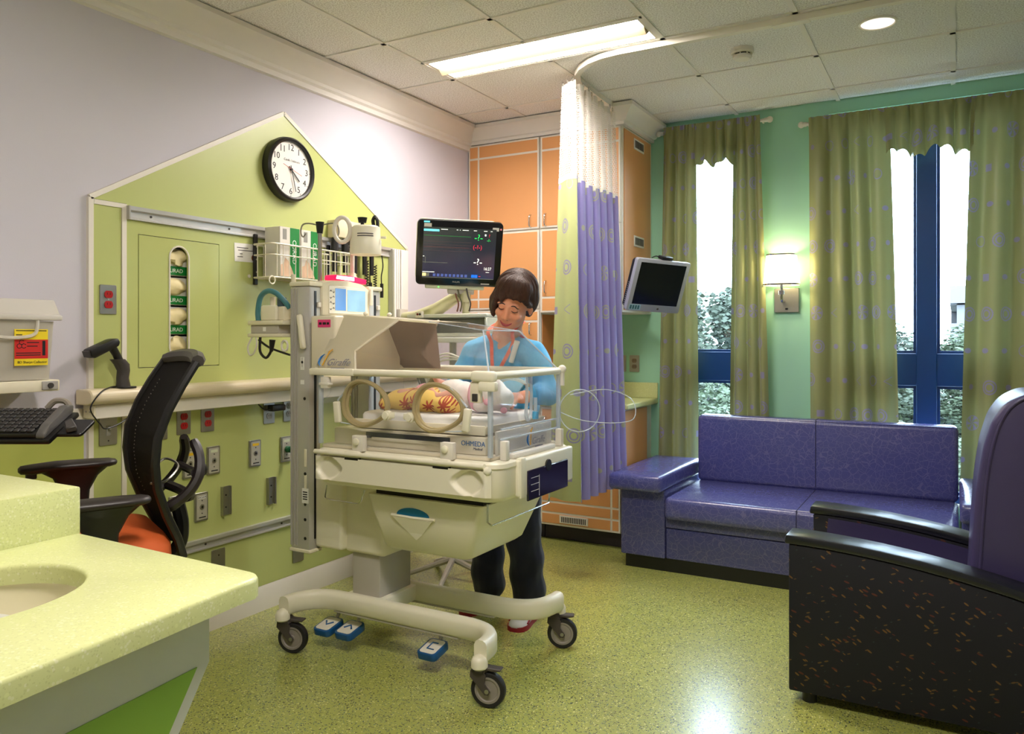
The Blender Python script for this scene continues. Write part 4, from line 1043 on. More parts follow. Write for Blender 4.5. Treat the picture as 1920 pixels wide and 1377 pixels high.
bm = bmesh.new(); tube(bm, [TVM @ Vector((0, 0.055, 0)), TVM @ Vector((0, 0.10, 0.0)), Vector((1.22, 4.70, 1.62)), Vector((CXR + 0.01, 4.74, 1.62))], 0.018, 10); obj('mount_arm', bm, BLACK, t)
slab('mount_plate', t, BLACK, CXR + 0.0065, CXR + 0.02, 4.69, 4.79, 1.55, 1.69)
# ------------------------------------------------------------------ sofa
def vinyl(name, base, line, amt=0.5, rough=0.27):
    m, nt, b = new_mat(name)
    tc = nd(nt, 'ShaderNodeTexCoord')
    nz = nd(nt, 'ShaderNodeTexNoise'); nz.inputs['Scale'].default_value = 8; nt.links.new(tc.outputs['Object'], nz.inputs['Vector'])
    vm = nd(nt, 'ShaderNodeVectorMath'); vm.operation = 'MULTIPLY_ADD'; nt.links.new(nz.outputs['Color'], vm.inputs[0]); vm.inputs[1].default_value = (0.06, 0.06, 0.06); nt.links.new(tc.outputs['Object'], vm.inputs[2])
    f = None
    for sc in (22, 31):
        v = nd(nt, 'ShaderNodeTexVoronoi'); v.feature = 'DISTANCE_TO_EDGE'; v.inputs['Scale'].default_value = sc; nt.links.new(vm.outputs[0], v.inputs['Vector'])
        g = N(nt, v.outputs['Distance']).lt(0.022)
        f = g if f is None else f.max(g)
    c = mix(nt, f * amt, lin(base), lin(line))
    nt.links.new(c, b.inputs['Base Color']); b.inputs['Roughness'].default_value = rough; b.inputs['Specular IOR Level'].default_value = 0.75
    n2 = nd(nt, 'ShaderNodeTexNoise'); n2.inputs['Scale'].default_value = 180; nt.links.new(tc.outputs['Object'], n2.inputs['Vector'])
    bp = nd(nt, 'ShaderNodeBump'); bp.inputs['Strength'].default_value = 0.12; bp.inputs['Distance'].default_value = 0.002
    nt.links.new(n2.outputs['Fac'], bp.inputs['Height']); nt.links.new(bp.outputs[0], b.inputs['Normal'])
    return m
SOFA = vinyl('blue_violet_crackle_vinyl', (78, 80, 140), (122, 122, 168), 0.42)
t = thing('sofa', 'long blue-violet vinyl sofa bed below the windows', 'sofa', (2.2, 4.6, 0))
def soft(nm, m, x0, x1, y0, y1, z0, z1, r=0.03, par=None, puff=0.0, sub=6):
    b_ = bmesh.new(); bx(b_, x0, x1, y0, y1, z0, z1, r, 4)
    if puff:
        bmesh.ops.subdivide_edges(b_, edges=[e for e in b_.edges if e.calc_length() > 0.12], cuts=sub, use_grid_fill=True)
        cx, cy, cz = (x0 + x1) / 2, (y0 + y1) / 2, (z0 + z1) / 2
        for v in b_.verts:
            u = (v.co.x - cx) / (x1 - x0) * 2; w = (v.co.y - cy) / (y1 - y0) * 2; q = (v.co.z - cz) / (z1 - z0) * 2
            if abs(abs(q) - 1) < 0.02: v.co.z += math.copysign(puff, q) * (1 - u ** 4) * (1 - w ** 2)
            if abs(abs(w) - 1) < 0.02: v.co.y += math.copysign(puff, w) * (1 - u ** 4) * (1 - q ** 2)
    return obj(nm, b_, m, par or t, ang=50)
slab('plinth', t, BLACK, 1.255, 3.205, 4.25, 4.93, 0.0, 0.075)
for x0, x1 in ((1.235, 1.495), (2.935, 3.215)):
    soft('arm_panel', SOFA, x0, x1, 4.225, 4.92, 0.075, 0.46, 0.008)
soft('arm_pad', SOFA, 1.195, 1.505, 4.13, 4.925, 0.455, 0.548, 0.022, puff=0.006)
soft('arm_pad', SOFA, 2.925, 3.235, 4.13, 4.925, 0.455, 0.548, 0.022, puff=0.006)
soft('front_panel', SOFA, 1.498, 2.932, 4.24, 4.30, 0.075, 0.245, 0.006)
soft('pull_out_rail', SOFA, 1.498, 2.932, 4.228, 4.30, 0.250, 0.305, 0.008)
soft('seat_cushion', SOFA, 1.508, 2.922, 4.165, 4.86, 0.305, 0.432, 0.030)
soft('back_cushion', SOFA, 1.512, 2.922, 4.80, 4.925, 0.425, 0.835, 0.030)
SEAM = mat('dark_seam', (44, 42, 82), 0.6)
b_ = bmesh.new(); tube(b_, smooth_path([(2.205, 4.1652, 0.325), (2.205, 4.1652, 0.40), (2.205, 4.176, 0.4232), (2.205, 4.20, 0.432), (2.205, 4.80, 0.432)], 4), 0.0022, 6); obj('seam', b_, SEAM, t)
b_ = bmesh.new(); tube(b_, smooth_path([(2.205, 4.80, 0.45), (2.205, 4.80, 0.80), (2.205, 4.809, 0.826), (2.205, 4.835, 0.835), (2.205, 4.90, 0.835)], 4), 0.0022, 6); obj('seam', b_, SEAM, t)
b_ = bmesh.new(); tube(b_, [(1.54, 4.808, 0.827), (2.90, 4.808, 0.827)], 0.0035, 6); obj('piping', b_, SOFA, t)
for y, z in ((4.142, 0.535),):
    b_ = bmesh.new(); tube(b_, [(1.215, y, z), (1.485, y, z)], 0.003, 6); obj('piping', b_, SOFA, t)

# ------------------------------------------------------------------ recliner
def fleck_mat():
    m, nt, b = new_mat('dark_fleck_upholstery')
    tc = nd(nt, 'ShaderNodeTexCoord')
    c = lin((10, 11, 24))
    for i, (sc, rot, st, colr) in enumerate((((30, 30, 38), 0.6, 0.12, (112, 78, 34)), ((34, 34, 26), 1.9, 0.11, (88, 38, 22)), ((44, 44, 32), -0.5, 0.04, (30, 46, 50)), ((42, 42, 32), 1.2, 0.1, (96, 70, 32)))):
        mp = nd(nt, 'ShaderNodeMapping'); mp.vector_type = 'TEXTURE'; mp.inputs['Rotation'].default_value = (0.0, rot, 0.0); mp.inputs['Scale'].default_value = (1 / (sc[0] * (1.8 if i % 2 else 0.8)), 1 / 8, 1 / (sc[2] * (0.8 if i % 2 else 1.8))); nt.links.new(tc.outputs['Object'], mp.inputs[0])
        v = nd(nt, 'ShaderNodeTexVoronoi'); v.inputs['Scale'].default_value = 1.0; v.voronoi_dimensions = '3D'; nt.links.new(mp.outputs[0], v.inputs['Vector'])
        sp = nd(nt, 'ShaderNodeSeparateColor'); nt.links.new(v.outputs['Color'], sp.inputs[0])
        c = mix(nt, N(nt, v.outputs['Distance']).lt(st + 0.1) * N(nt, sp.outputs[0]).gt(0.62) * 0.9, c, lin(colr))
    nt.links.new(c, b.inputs['Base Color']); b.inputs['Roughness'].default_value = 0.7
    return m
FLECK = fleck_mat()
RECL = mat('purple_recliner_vinyl', (66, 58, 98), 0.4, var=0.05, scale=20, bump=0.06)
ARMCAP = mat('black_arm_cap', (26, 28, 34), 0.3)
t = thing('recliner', 'dark recliner chair with flecked side panel and black curved arm caps', 'recliner', (2.85, 3.28, 0))
def armz(x): 
    q = max(0.0, x - 2.42)
    return 0.566 - 0.16 * q * q - 0.03 * q
xs = [2.385 + i * 0.06 for i in range(17)]
def side(y0, y1, m, nm, zl=0.04):
    b_ = bmesh.new(); prism(b_, [(2.385, zl), (3.345, zl)] + [(x, armz(x)) for x in reversed(xs)], 'y', y0, y1, 0.006, 2); return obj(nm, b_, m, t)
def cap(y0, y1):
    b_ = bmesh.new(); prism(b_, [(x, armz(x) + 0.001) for x in [2.37] + xs[1:]] + [(x, armz(x) + 0.034) for x in reversed([2.375] + xs[1:])], 'y', y0 - 0.008, y1 + 0.008, 0.008, 2); obj('arm_cap', b_, ARMCAP, t)
for (y0, y1) in ((2.945, 3.06), (3.505, 3.62)):
    side(y0, y1, FLECK, 'side_panel'); cap(y0, y1)
b_ = bmesh.new(); prism(b_, [(2.40, 0.08), (3.30, 0.08)] + [(x, armz(x) - 0.012) for x in reversed(xs[:-1]) if x >= 2.40], 'y', 3.500, 3.505); obj('inner_lining', b_, RECL, t)
soft('seat_cushion', RECL, 2.40, 3.02, 3.065, 3.498, 0.27, 0.43, 0.035, puff=0.01)
slab('front_board', t, RECL, 2.41, 2.44, 3.07, 3.495, 0.08, 0.275)
# backrest
bm = bmesh.new()
bp_ = [(2.945, 0.40), (2.955, 0.60), (2.968, 0.80), (2.985, 0.93), (3.012, 1.03), (3.05, 1.09), (3.11, 1.125), (3.19, 1.125), (3.245, 1.09), (3.25, 1.00), (3.235, 0.80), (3.215, 0.60), (3.20, 0.40)]
prism(bm, bp_, 'y', 3.068, 3.496, 0.022, 3); obj('backrest', bm, RECL, t)
bm = bmesh.new(); pp = [(x + 0.028, 3.066, z) for x, z in bp_[:7]]; tube(bm, smooth_path(pp, 4), 0.005, 6); obj('piping', bm, RECL, t)
for x in (2.45, 3.24):
    for y in (2.99, 3.57):
        b_ = bmesh.new(); cyl(b_, (x, y, 0), (x, y, 0.045), 0.025, n=14); obj('glide', b_, BLACK, t)

# ------------------------------------------------------------------ vanity counter in the foreground
SINKM = mat('cream_sink', (232, 224, 192), 0.2, var=0.01)
BRASS = mat('brass', (120, 100, 50), 0.3, metal=0.8)
GREENP = mat('leaf_green_panel', (132, 172, 66), 0.4, var=0.02)
t = thing('vanity', 'lime solid-surface vanity with oval sink and white tapered front', 'vanity', (1.45, 0.6, 0))
co = [(1.157, -0.35), (1.925, -0.35), (1.785, 0.975)]
ca = (1.735, 1.015); rc_ = 0.045
arc = [(ca[0] + rc_ * math.cos(R(a)), ca[1] + rc_ * math.sin(R(a))) for a in (0, 20, 45, 70, 90)]
outer = [(1.157, -0.35), (1.925, -0.35)] + [(arc[0][0], arc[0][1] - 0.03)] + arc[1:] + [(1.157, 1.076)]
sk = [(1.41 + 0.168 * math.cos(2 * PI * i / 48), 0.70 + 0.208 * math.sin(2 * PI * i / 48)) for i in range(48)]
bm = bmesh.new(); plate(bm, outer, [sk], 'z', 0.822, 0.860)
es = [e for e in bm.edges if abs(e.verts[0].co.z - 0.86) < 1e-4 and abs(e.verts[1].co.z - 0.86) < 1e-4 and any(abs(f.normal.z) < 0.5 for f in e.link_faces)]
bmesh.ops.bevel(bm, geom=es, offset=0.008, segments=3, affect='EDGES', profile=0.5)
obj('countertop', bm, COUNTER, t, ang=50)
bm = bmesh.new(); rings = []
for k, z in ((1.04, 0.846), (1.03, 0.822), (1.0, 0.79), (0.93, 0.74), (0.78, 0.70), (0.5, 0.685), (0.12, 0.68)):
    rings.append([Vector((1.41 + 0.168 * k * math.cos(2 * PI * i / 48), 0.70 + 0.208 * k * math.sin(2 * PI * i / 48), z)) for i in range(48)])
vs = loft(bm, rings, cap=False); bm.faces.new([bm.verts[i] for i in []]) if False else None
obj('basin', bm, SINKM, t, flip=False)
b_ = bmesh.new(); cyl(b_, (1.41, 0.70, 0.676), (1.41, 0.70, 0.683), 0.03, n=20); obj('drain', b_, CHROME, t)
hp = Vector((1.41 + 0.160 * math.cos(R(36)), 0.70 + 0.198 * math.sin(R(36)), 0.775)); hn = Vector((-math.cos(R(36)), -math.sin(R(36)), 0.25)).normalized()
b_ = bmesh.new(); cyl(b_, hp - hn * 0.004, hp + hn * 0.004, 0.0125, n=18); obj('overflow', b_, BRASS, t)
# tapered front board, parallel to the splayed front edge
FD = Vector((0.115, -0.993, 0)).normalized(); FN = Vector((0.993, 0.115, 0))
def fb(y, z, off): # point on the front board plane
    base = Vector((1.779, 1.005, 0)) - FN * off; s = (base.y - y) / 0.993; p = base + FD * s; return Vector((p.x, y, z))
def fboard(nm, pts, o0, o1, m):
    b_ = bmesh.new(); loft(b_, [[fb(y, z, o0) for y, z in pts], [fb(y, z, o1) for y, z in pts]]); return obj(nm, b_, m, t)
wb = fboard('front_board', [(-0.33, 0.821), (0.972, 0.821), (0.972, 0.716), (0.535, 0.10), (-0.33, 0.10)], 0.085, 0.06, mat('vanity_white', (206, 208, 202), 0.4))
fboard('green_inset', [(-0.30, 0.717), (0.942, 0.717), (0.515, 0.115), (-0.30, 0.115)], 0.062, 0.058, GREENP)
bm = bmesh.new(); loft(bm, [[Vector((1.16, y, z)) for y, z in ((-0.33, 0.821), (0.972, 0.821), (0.972, 0.716), (0.535, 0.0), (-0.33, 0.0))], [fb(y, z, 0.087) for y, z in ((-0.33, 0.60), (0.80, 0.60), (0.80, 0.52), (0.50, 0.0), (-0.33, 0.0))]]); obj('cabinet_body', bm, mat('vanity_white', (206, 208, 202), 0.4), t)
t = thing('raised_desk', 'raised lime solid-surface ledge beside the vanity at lower left', 'counter', (0.7, 0.4, 0))
bm = bmesh.new(); prism(bm, [(0.40, -0.35), (1.157, -0.35), (1.157, 1.080), (0.40, 1.084)], 'z', 0.80, 0.965, 0.005, 2); obj('top', bm, COUNTER, t)
slab('base', t, mat('vanity_white', (206, 208, 202), 0.4), 0.45, 1.150, -0.33, 0.92, 0.0, 0.80)

# ------------------------------------------------------------------ task chair (drafting height), local frame facing -Y
MESHB = mat('black_mesh_fabric', (26, 22, 22), 0.75, var=0.2, scale=60, bump=0.4, bscale=900)
SEATF = mat('orange_seat_fabric', (206, 92, 34), 0.75, var=0.06, scale=40, bump=0.15, bscale=500)
ARMP = mat('arm_pad_plastic', (40, 33, 32), 0.42)
t = thing('task_chair', 'black mesh task chair with orange seat at the headwall', 'chair', (0.662, 1.344, 0), world=False, rot=(0, 0, R(-24.8)))
def back_rings(hw_scale):
    prof = [(0.285, 0.655, 0.13), (0.262, 0.72, 0.165), (0.225, 0.80, 0.19), (0.197, 0.88, 0.212), (0.190, 0.95, 0.220), (0.196, 1.02, 0.222), (0.226, 1.10, 0.218), (0.264, 1.17, 0.212), (0.305, 1.235, 0.203)]
    return prof
bm = bmesh.new(); rows = []
for y, z, hw_ in back_rings(1):
    rows.append((y, z, hw_))
def bk_fn(a, f):
    k = f * (len(rows) - 1); i = min(len(rows) - 2, int(k)); q = k - i
    y = rows[i][0] + (rows[i + 1][0] - rows[i][0]) * q; z = rows[i][1] + (rows[i + 1][1] - rows[i][1]) * q; w = rows[i][2] + (rows[i + 1][2] - rows[i][2]) * q
    s = a * 2 - 1
    return Vector((s * w, y + 0.028 * (1 - s * s), z))
grid(bm, bk_fn, 12, 32); bmesh.ops.solidify(bm, geom=bm.faces[:], thickness=0.012); obj('backrest', bm, MESHB, t, ang=60)
for s in (0.0, 1.0):
    b_ = bmesh.new(); tube(b_, [bk_fn(s, k / 24) + Vector((0, 0.004, 0)) for k in range(25)], 0.013, 8); obj('back_frame', b_, BLACK, t)
bm = bmesh.new(); tube(bm, [bk_fn(a / 12, 1.0) + Vector((0, 0.008, 0.004 + 0.012 * (1 - (a / 6 - 1) ** 2))) for a in range(13)], [0.018] + [0.022] * 11 + [0.018], 8); obj('top_rail', bm, DKGREY, t)
for k in range(26):
    z = 0.10 + 0.78 * k / 25
b_ = bmesh.new()
for k in range(30):
    p = bk_fn(0.16, 0.28 + 0.6 * k / 29); ell(b_, p + Vector((0, -0.002, 0)), 0.0022, 0.0012, 0.0022, 6, 4)
so = obj('stitching', b_, mat('pale_stitch', (120, 112, 104), 0.7), t); so['kind'] = 'stuff'
# lumbar yoke behind the back
for s in (-1, 1):
    b_ = bmesh.new(); tube(b_, smooth_path([(s * 0.12, 0.245, 0.80), (s * 0.13, 0.30, 0.84), (s * 0.12, 0.335, 0.89), (s * 0.09, 0.345, 0.945), (s * 0.06, 0.335, 0.99)]), [0.012, 0.016, 0.018, 0.017, 0.016, 0.016, 0.016, 0.016, 0.016, 0.016, 0.016, 0.016, 0.017, 0.017, 0.017, 0.017, 0.016, 0.016, 0.016, 0.016, 0.016, 0.016, 0.016, 0.014, 0.013][:25], 8); obj('yoke_arm', b_, ARMP, t)
b_ = bmesh.new(); tube(b_, smooth_path([(-0.12, 0.30, 0.83), (-0.06, 0.325, 0.82), (0.0, 0.332, 0.815), (0.06, 0.325, 0.82), (0.12, 0.30, 0.83)]), 0.016, 8); obj('yoke_band', b_, ARMP, t)
b_ = bmesh.new(); tube(b_, smooth_path([(-0.10, 0.33, 0.895), (0.0, 0.35, 0.885), (0.10, 0.33, 0.895)]), 0.013, 8); obj('yoke_band', b_, ARMP, t)
b_ = bmesh.new(); ell(b_, (0.105, 0.352, 0.905), 0.014, 0.014, 0.02, 12, 8); obj('lumbar_knob', b_, BLACK, t)
b_ = bmesh.new(); tube(b_, smooth_path([(0, 0.30, 0.80), (0, 0.315, 0.72), (0, 0.30, 0.65), (0, 0.22, 0.60), (0, 0.10, 0.59)]), 0.022, 8); obj('spine', b_, BLACK, t)
b_ = bmesh.new(); tube(b_, smooth_path([(0.0, 0.225, 0.90), (-0.02, 0.27, 0.93), (0.02, 0.30, 0.91), (0.04, 0.26, 0.87), (0.0, 0.225, 0.86)]), 0.004, 6); obj('tension_wire', b_, STEEL, t)
# seat
bm = bmesh.new(); rings = []
for k, z in ((0.86, 0.638), (0.97, 0.645), (1.0, 0.675), (0.99, 0.71), (0.93, 0.735), (0.75, 0.750), (0.4, 0.755), (0.02, 0.756)):
    rings.append([Vector((x * k, -0.01 + (y + 0.01) * k, z - 0.012 * max(0, -y) * 2)) for x, y in rrect(-0.255, 0.255, -0.255, 0.255, 0.13, 8)])
loft(bm, rings); obj('seat', bm, SEATF, t, ang=60)
b_ = bmesh.new(); prism(b_, rrect(-0.20, 0.20, -0.2, 0.19, 0.08, 5), 'z', 0.605, 0.637, 0.008, 2); obj('seat_pan', b_, BLACK, t)
for s, za in ((-1, 0.917), (1, 0.882)):
    b_ = bmesh.new(); rings = []
    for y, w, th in ((-0.105, 0.012, 0.006), (-0.098, 0.030, 0.013), (-0.07, 0.040, 0.016), (0.0, 0.043, 0.017), (0.10, 0.040, 0.016), (0.150, 0.034, 0.014), (0.168, 0.022, 0.010), (0.173, 0.008, 0.005)):
        zz = za - 0.018 + (0.006 if y < -0.05 else 0)
        rings.append([Vector((s * 0.268 + w * math.cos(2 * PI * i / 16), y, zz + th * math.sin(2 * PI * i / 16) - (0.010 if y < -0.06 else 0))) for i in range(16)])
    loft(b_, rings); obj('arm_pad', b_, ARMP, t, ang=60)
    b_ = bmesh.new(); rings = []
    for z, y0, y1, w in ((za - 0.028, -0.055, 0.145, 0.030), (za - 0.055, -0.012, 0.115, 0.024), (za - 0.10, 0.008, 0.092, 0.020), (za - 0.20, 0.022, 0.085, 0.018), (0.60, 0.03, 0.085, 0.018)):
        rings.append([Vector((s * 0.268 + (x_ * w), y0 + (y1 - y0) * yy, z)) for x_, yy in ((-1, 0.1), (-0.6, 0), (0.6, 0), (1, 0.1), (1, 0.9), (0.6, 1), (-0.6, 1), (-1, 0.9))])
    loft(b_, rings); obj('arm_post', b_, BLACK, t, ang=50)
    b_ = bmesh.new(); bx(b_, min(s * 0.27, s * 0.1), max(s * 0.27, s * 0.1), 0.03, 0.085, 0.588, 0.604, 0.003, 1); obj('arm_bracket', b_, BLACK, t)
    b_ = bmesh.new(); bx(b_, s * 0.268 - 0.012, s * 0.268 + 0.012, -0.085, -0.055, za - 0.052, za - 0.032, 0.003, 1); obj('arm_button', b_, BLACK, t)
b_ = bmesh.new(); cyl(b_, (0, 0, 0.30), (0, 0, 0.605), 0.022, n=16); cyl(b_, (0, 0, 0.10), (0, 0, 0.33), 0.030, n=16); obj('gas_lift', b_, BLACK, t)
b_ = bmesh.new(); tube(b_, [(0.20 * math.cos(2 * PI * i / 28), 0.20 * math.sin(2 * PI * i / 28), 0.30) for i in range(28)], 0.010, 8, loop=True); obj('foot_ring', b_, CHROME, t)
for k in range(3):
    a = 2 * PI * k / 3; b_ = bmesh.new(); tube(b_, [(0.02 * math.cos(a), 0.02 * math.sin(a), 0.31), (0.2 * math.cos(a), 0.2 * math.sin(a), 0.30)], 0.008, 8); obj('ring_spoke', b_, CHROME, t)
for k in range(5):
    a = 2 * PI * k / 5 + 0.3; c, s = math.cos(a), math.sin(a)
    b_ = bmesh.new(); tube(b_, [(0.02 * c, 0.02 * s, 0.12), (0.3 * c, 0.3 * s, 0.085)], [0.024, 0.016], 8); obj('base_leg', b_, BLACK, t)
    b_ = bmesh.new(); cyl(b_, (0.3 * c - 0.012 * s, 0.3 * s + 0.012 * c, 0.03), (0.3 * c + 0.012 * s, 0.3 * s - 0.012 * c, 0.03), 0.030, n=16); cyl(b_, (0.3 * c, 0.3 * s, 0.03), (0.3 * c, 0.3 * s, 0.09), 0.008, n=8); obj('caster', b_, BLACK, t)
# ------------------------------------------------------------------ incubator
ACRYL = clear_mat('clear_acrylic', (0.985, 0.99, 1.0), 0.025, 0.02, (235, 242, 250), 0.22)
ACRED = clear_mat('acrylic_edge', (0.95, 0.97, 1.0), 0.45, 0.05, (225, 235, 245), 0.4)
SILIC = clear_mat('amber_silicone', (0.86, 0.78, 0.60), 0.55, 0.15, (206, 190, 146), 0.6)
IW = mat('incubator_ivory', (242, 236, 214), 0.3, var=0.012)
IB = mat('incubator_beige', (234, 224, 200), 0.34, var=0.012)
IG = mat('incubator_grey', (188, 182, 172), 0.38, var=0.02)
NB = mat('pedal_blue', (20, 84, 140), 0.35)
BLUEA = mat('logo_blue', (36, 110, 180), 0.4); GOLD = mat('logo_gold', (226, 170, 40), 0.4); PTXT = mat('logo_grey', (130, 128, 140), 0.5)
inc = thing('incubator', 'ivory infant incubator on wheels with clear canopy in the middle of the room', 'incubator', (0.97, 2.68, 0))
I = inc
def ib(nm, m, *a, bev=0.006, seg=2, par=None):
    b_ = bmesh.new(); bx(b_, *a, bev, seg); return obj(nm, b_, m, par or I)
# base beams
def beam(sgn):
    yc, ye = (2.53, 2.36) if sgn < 0 else (2.795, 2.985)
    path = [(0.485, ye - 0.0 * sgn), (0.487, ye - 0.045 * sgn), (0.505, yc + 0.075 * sgn), (0.545, yc + 0.03 * sgn), (0.61, yc + 0.004 * sgn), (0.70, yc), (0.97, yc), (1.23, yc), (1.32, yc + 0.004 * sgn), (1.385, yc + 0.03 * sgn), (1.425, yc + 0.075 * sgn), (1.441, ye - 0.045 * sgn), (1.443, ye - 0.0 * sgn)]
    b_ = bmesh.new(); rings = []
    sp = smooth_path([(x, y, 0) for x, y in path], 3)
    for i, p in enumerate(sp):
        a = sp[max(0, i - 1)]; c = sp[min(len(sp) - 1, i + 1)]; d = (c - a).normalized(); n_ = Vector((-d.y, d.x, 0))
        w = 0.027; zb, zt = 0.158, 0.236
        sec = [(-w, zb + 0.01), (-w + 0.01, zb), (w - 0.01, zb), (w, zb + 0.01), (w, zt - 0.02), (w - 0.006, zt - 0.006), (w - 0.018, zt), (-w + 0.018, zt), (-w + 0.006, zt - 0.006), (-w, zt - 0.02)]
        rings.append([p + n_ * s + Vector((0, 0, z)) for s, z in sec])
    loft(b_, rings); o = obj('base_beam', b_, IW, I, ang=45)
    for x in (0.485, 1.443):
        b_ = bmesh.new(); lathe(b_, [(0.024, -0.006), (0.030, 0.0), (0.030, 0.02), (0.024, 0.034), (0.010, 0.042), (0.0, 0.043)], (x, ye + 0.006 * sgn, 0.145), 20); obj('caster_socket', b_, IW, o)
    b_ = bmesh.new(); 
    for y0, y1 in ((yc - 0.02, yc + 0.02),): bx(b_, 0.62, 1.25, y0, y1, 0.150, 0.159, 0.002, 1)
    obj('underplate', b_, IG, o)
for s in (-1, 1): beam(s)
CAST = mat('caster_grey', (74, 66, 64), 0.5); HUB = mat('caster_hub', (150, 142, 134), 0.45)
def caster(x, y, ang):
    M = Matrix.Translation((x, y, 0)) @ Matrix.Rotation(ang, 4, 'Z')
    root = None
    b_ = bmesh.new()
    def T(p): return M @ Vector(p)
    # fork
    cyl(b_, T((0, 0, 0.128)), T((0, 0, 0.150)), 0.030, 0.026, n=18)
    for sy in (-1, 1):
        pts = [(-0.030, 0.132), (0.012, 0.136), (0.026, 0.118), (0.022, 0.088), (0.042, 0.062), (0.036, 0.050), (0.022, 0.050), (-0.012, 0.090), (-0.032, 0.110)]
        prism(b_, pts, 'y', sy * 0.0195, sy * 0.0255, 0.0, M=M)
    bx(b_, -0.030, 0.022, -0.0255, 0.0255, 0.122, 0.136, 0.004, 1, M=M)
    f = obj('caster_fork', b_, CAST, I)
    b_ = bmesh.new(); prism(b_, [(-0.03, 0.137), (0.05, 0.130), (0.078, 0.134), (0.082, 0.142), (0.04, 0.144), (-0.025, 0.152)], 'y', -0.017, 0.017, 0.003, 1, M=M); obj('brake_pedal', b_, CAST, f)
    c = Vector((0.030, 0, 0.063)); Mw = M @ Matrix.Translation(c) @ Matrix.Rotation(R(90), 4, 'X')
    b_ = bmesh.new(); lathe(b_, [(0.047, -0.015), (0.060, -0.0145), (0.063, -0.009), (0.063, 0.009), (0.060, 0.0145), (0.047, 0.015)], (0, 0, 0), 40, Mw, True); obj('tyre', b_, BLACKR, f)
    b_ = bmesh.new(); lathe(b_, [(0.0, -0.0165), (0.012, -0.0165), (0.014, -0.013), (0.036, -0.012), (0.040, -0.0155), (0.047, -0.0155), (0.047, 0.0155), (0.040, 0.0155), (0.036, 0.012), (0.014, 0.013), (0.012, 0.0165), (0.0, 0.0165)], (0, 0, 0), 40, Mw); obj('wheel_disc', b_, HUB, f)
    b_ = bmesh.new(); cyl(b_, M @ Vector((0.03, -0.027, 0.063)), M @ Vector((0.03, 0.027, 0.063)), 0.008, n=12); obj('axle', b_, STEEL, f)
caster(0.49 - 0.008, 2.378, R(20)); caster(1.442 - 0.004, 2.369, R(14)); caster(1.442 - 0.008, 2.975, R(22)); caster(0.49, 2.975, R(15))
# foot pedals
def pedal(x, y, sym):
    M = Matrix.Translation((x, y - 0.06, 0.085)) @ Matrix.Rotation(R(12), 4, 'X')
    b_ = bmesh.new(); prism(b_, rrect(-0.045, 0.045, -0.055, 0.055, 0.02, 5), 'z', -0.018, 0.010, 0.006, 2, M=M); p = obj('foot_pedal', b_, NB, I)
    b_ = bmesh.new(); prism(b_, rrect(-0.036, 0.036, -0.046, 0.046, 0.014, 5), 'z', 0.0095, 0.012, 0.001, 1, M=M); obj('pedal_pad', b_, WHITE, p)
    b_ = bmesh.new()
    if sym == 'v': tube(b_, [M @ Vector(q) for q in ((-0.02, 0.012, 0.0125), (0, -0.012, 0.0125), (0.02, 0.012, 0.0125))], 0.004, 6)
    elif sym == '^': tube(b_, [M @ Vector(q) for q in ((-0.02, -0.012, 0.0125), (0, 0.012, 0.0125), (0.02, -0.012, 0.0125))], 0.004, 6)
    else: tube(b_, [M @ Vector(q) for q in ((0.014, 0.022, 0.0125), (-0.012, 0.022, 0.0125), (-0.012, -0.02, 0.0125), (0.02, -0.02, 0.0125))], 0.003, 6)
    obj('pedal_symbol', b_, NB, p)
    b_ = bmesh.new(); tube(b_, [M @ Vector((0, 0.05, 0.0)), Vector((x, y + 0.02, 0.16))], 0.008, 8); obj('pedal_lever', b_, STEEL, p)
pedal(0.589, 2.575, 'v'); pedal(0.697, 2.585, '^'); pedal(1.119, 2.588, 'L')
ib('base_cross', IW, 0.66, 0.86, 2.55, 2.78, 0.165, 0.23)
ib('lower_column', IG, 0.683, 0.832, 2.556, 2.77, 0.19, 0.45, bev=0.008)
ib('upper_column', IW, 0.655, 0.87, 2.535, 2.83, 0.405, 0.735, bev=0.02, seg=4)
ib('column_pillar', IW, 0.522, 0.672, 2.50, 2.88, 0.415, 0.735, bev=0.015, seg=3)
# storage drawer (tapered bin)
bm = bmesh.new()
loft(bm, [[Vector((x, y, 0.472)) for x, y in rrect(0.935, 1.315, 2.478, 2.87, 0.03, 4)], [Vector((x, y, 0.486)) for x, y in rrect(0.922, 1.333, 2.462, 2.89, 0.03, 4)], [Vector((x, y, 0.62)) for x, y in rrect(0.885, 1.385, 2.435, 2.925, 0.025, 4)], [Vector((x, y, 0.690)) for x, y in rrect(0.868, 1.412, 2.428, 2.94, 0.02, 4)]])
dr = obj('storage_drawer', bm, IW, I, ang=40)
def dfront(x, z):   # drawer front surface
    t_ = max(0, min(1, (z - 0.486) / (0.62 - 0.486))); return Vector((x, 2.462 - 0.027 * t_ - (0.007 * max(0, (z - 0.62) / 0.07)), z))
b_ = bmesh.new(); pts = [(1.015 + 0.077 * (1 + math.cos(a)) , 0.622 + 0.032 * math.sin(a)) for a in [PI * i / 16 for i in range(17)]]
loft(b_, [[dfront(x, z) + Vector((0, -0.003, 0)) for x, z in pts], [dfront(x, z) + Vector((0, 0.002, 0)) for x, z in pts]]); obj('grip_recess', b_, mat('grip_blue', (24, 118, 170), 0.35), dr)
b_ = bmesh.new(); tube(b_, [dfront(0.990, 0.618) + Vector((0, -0.002, 0)), dfront(1.09, 0.6165) + Vector((0, -0.006, 0)), dfront(1.195, 0.618) + Vector((0, -0.002, 0))], 0.006, 8); obj('grip_lip', b_, IW, dr)
b_ = bmesh.new(); pts = [(1.00, 0.612), (1.185, 0.612), (1.125, 0.55), (1.095, 0.525), (1.065, 0.55)]
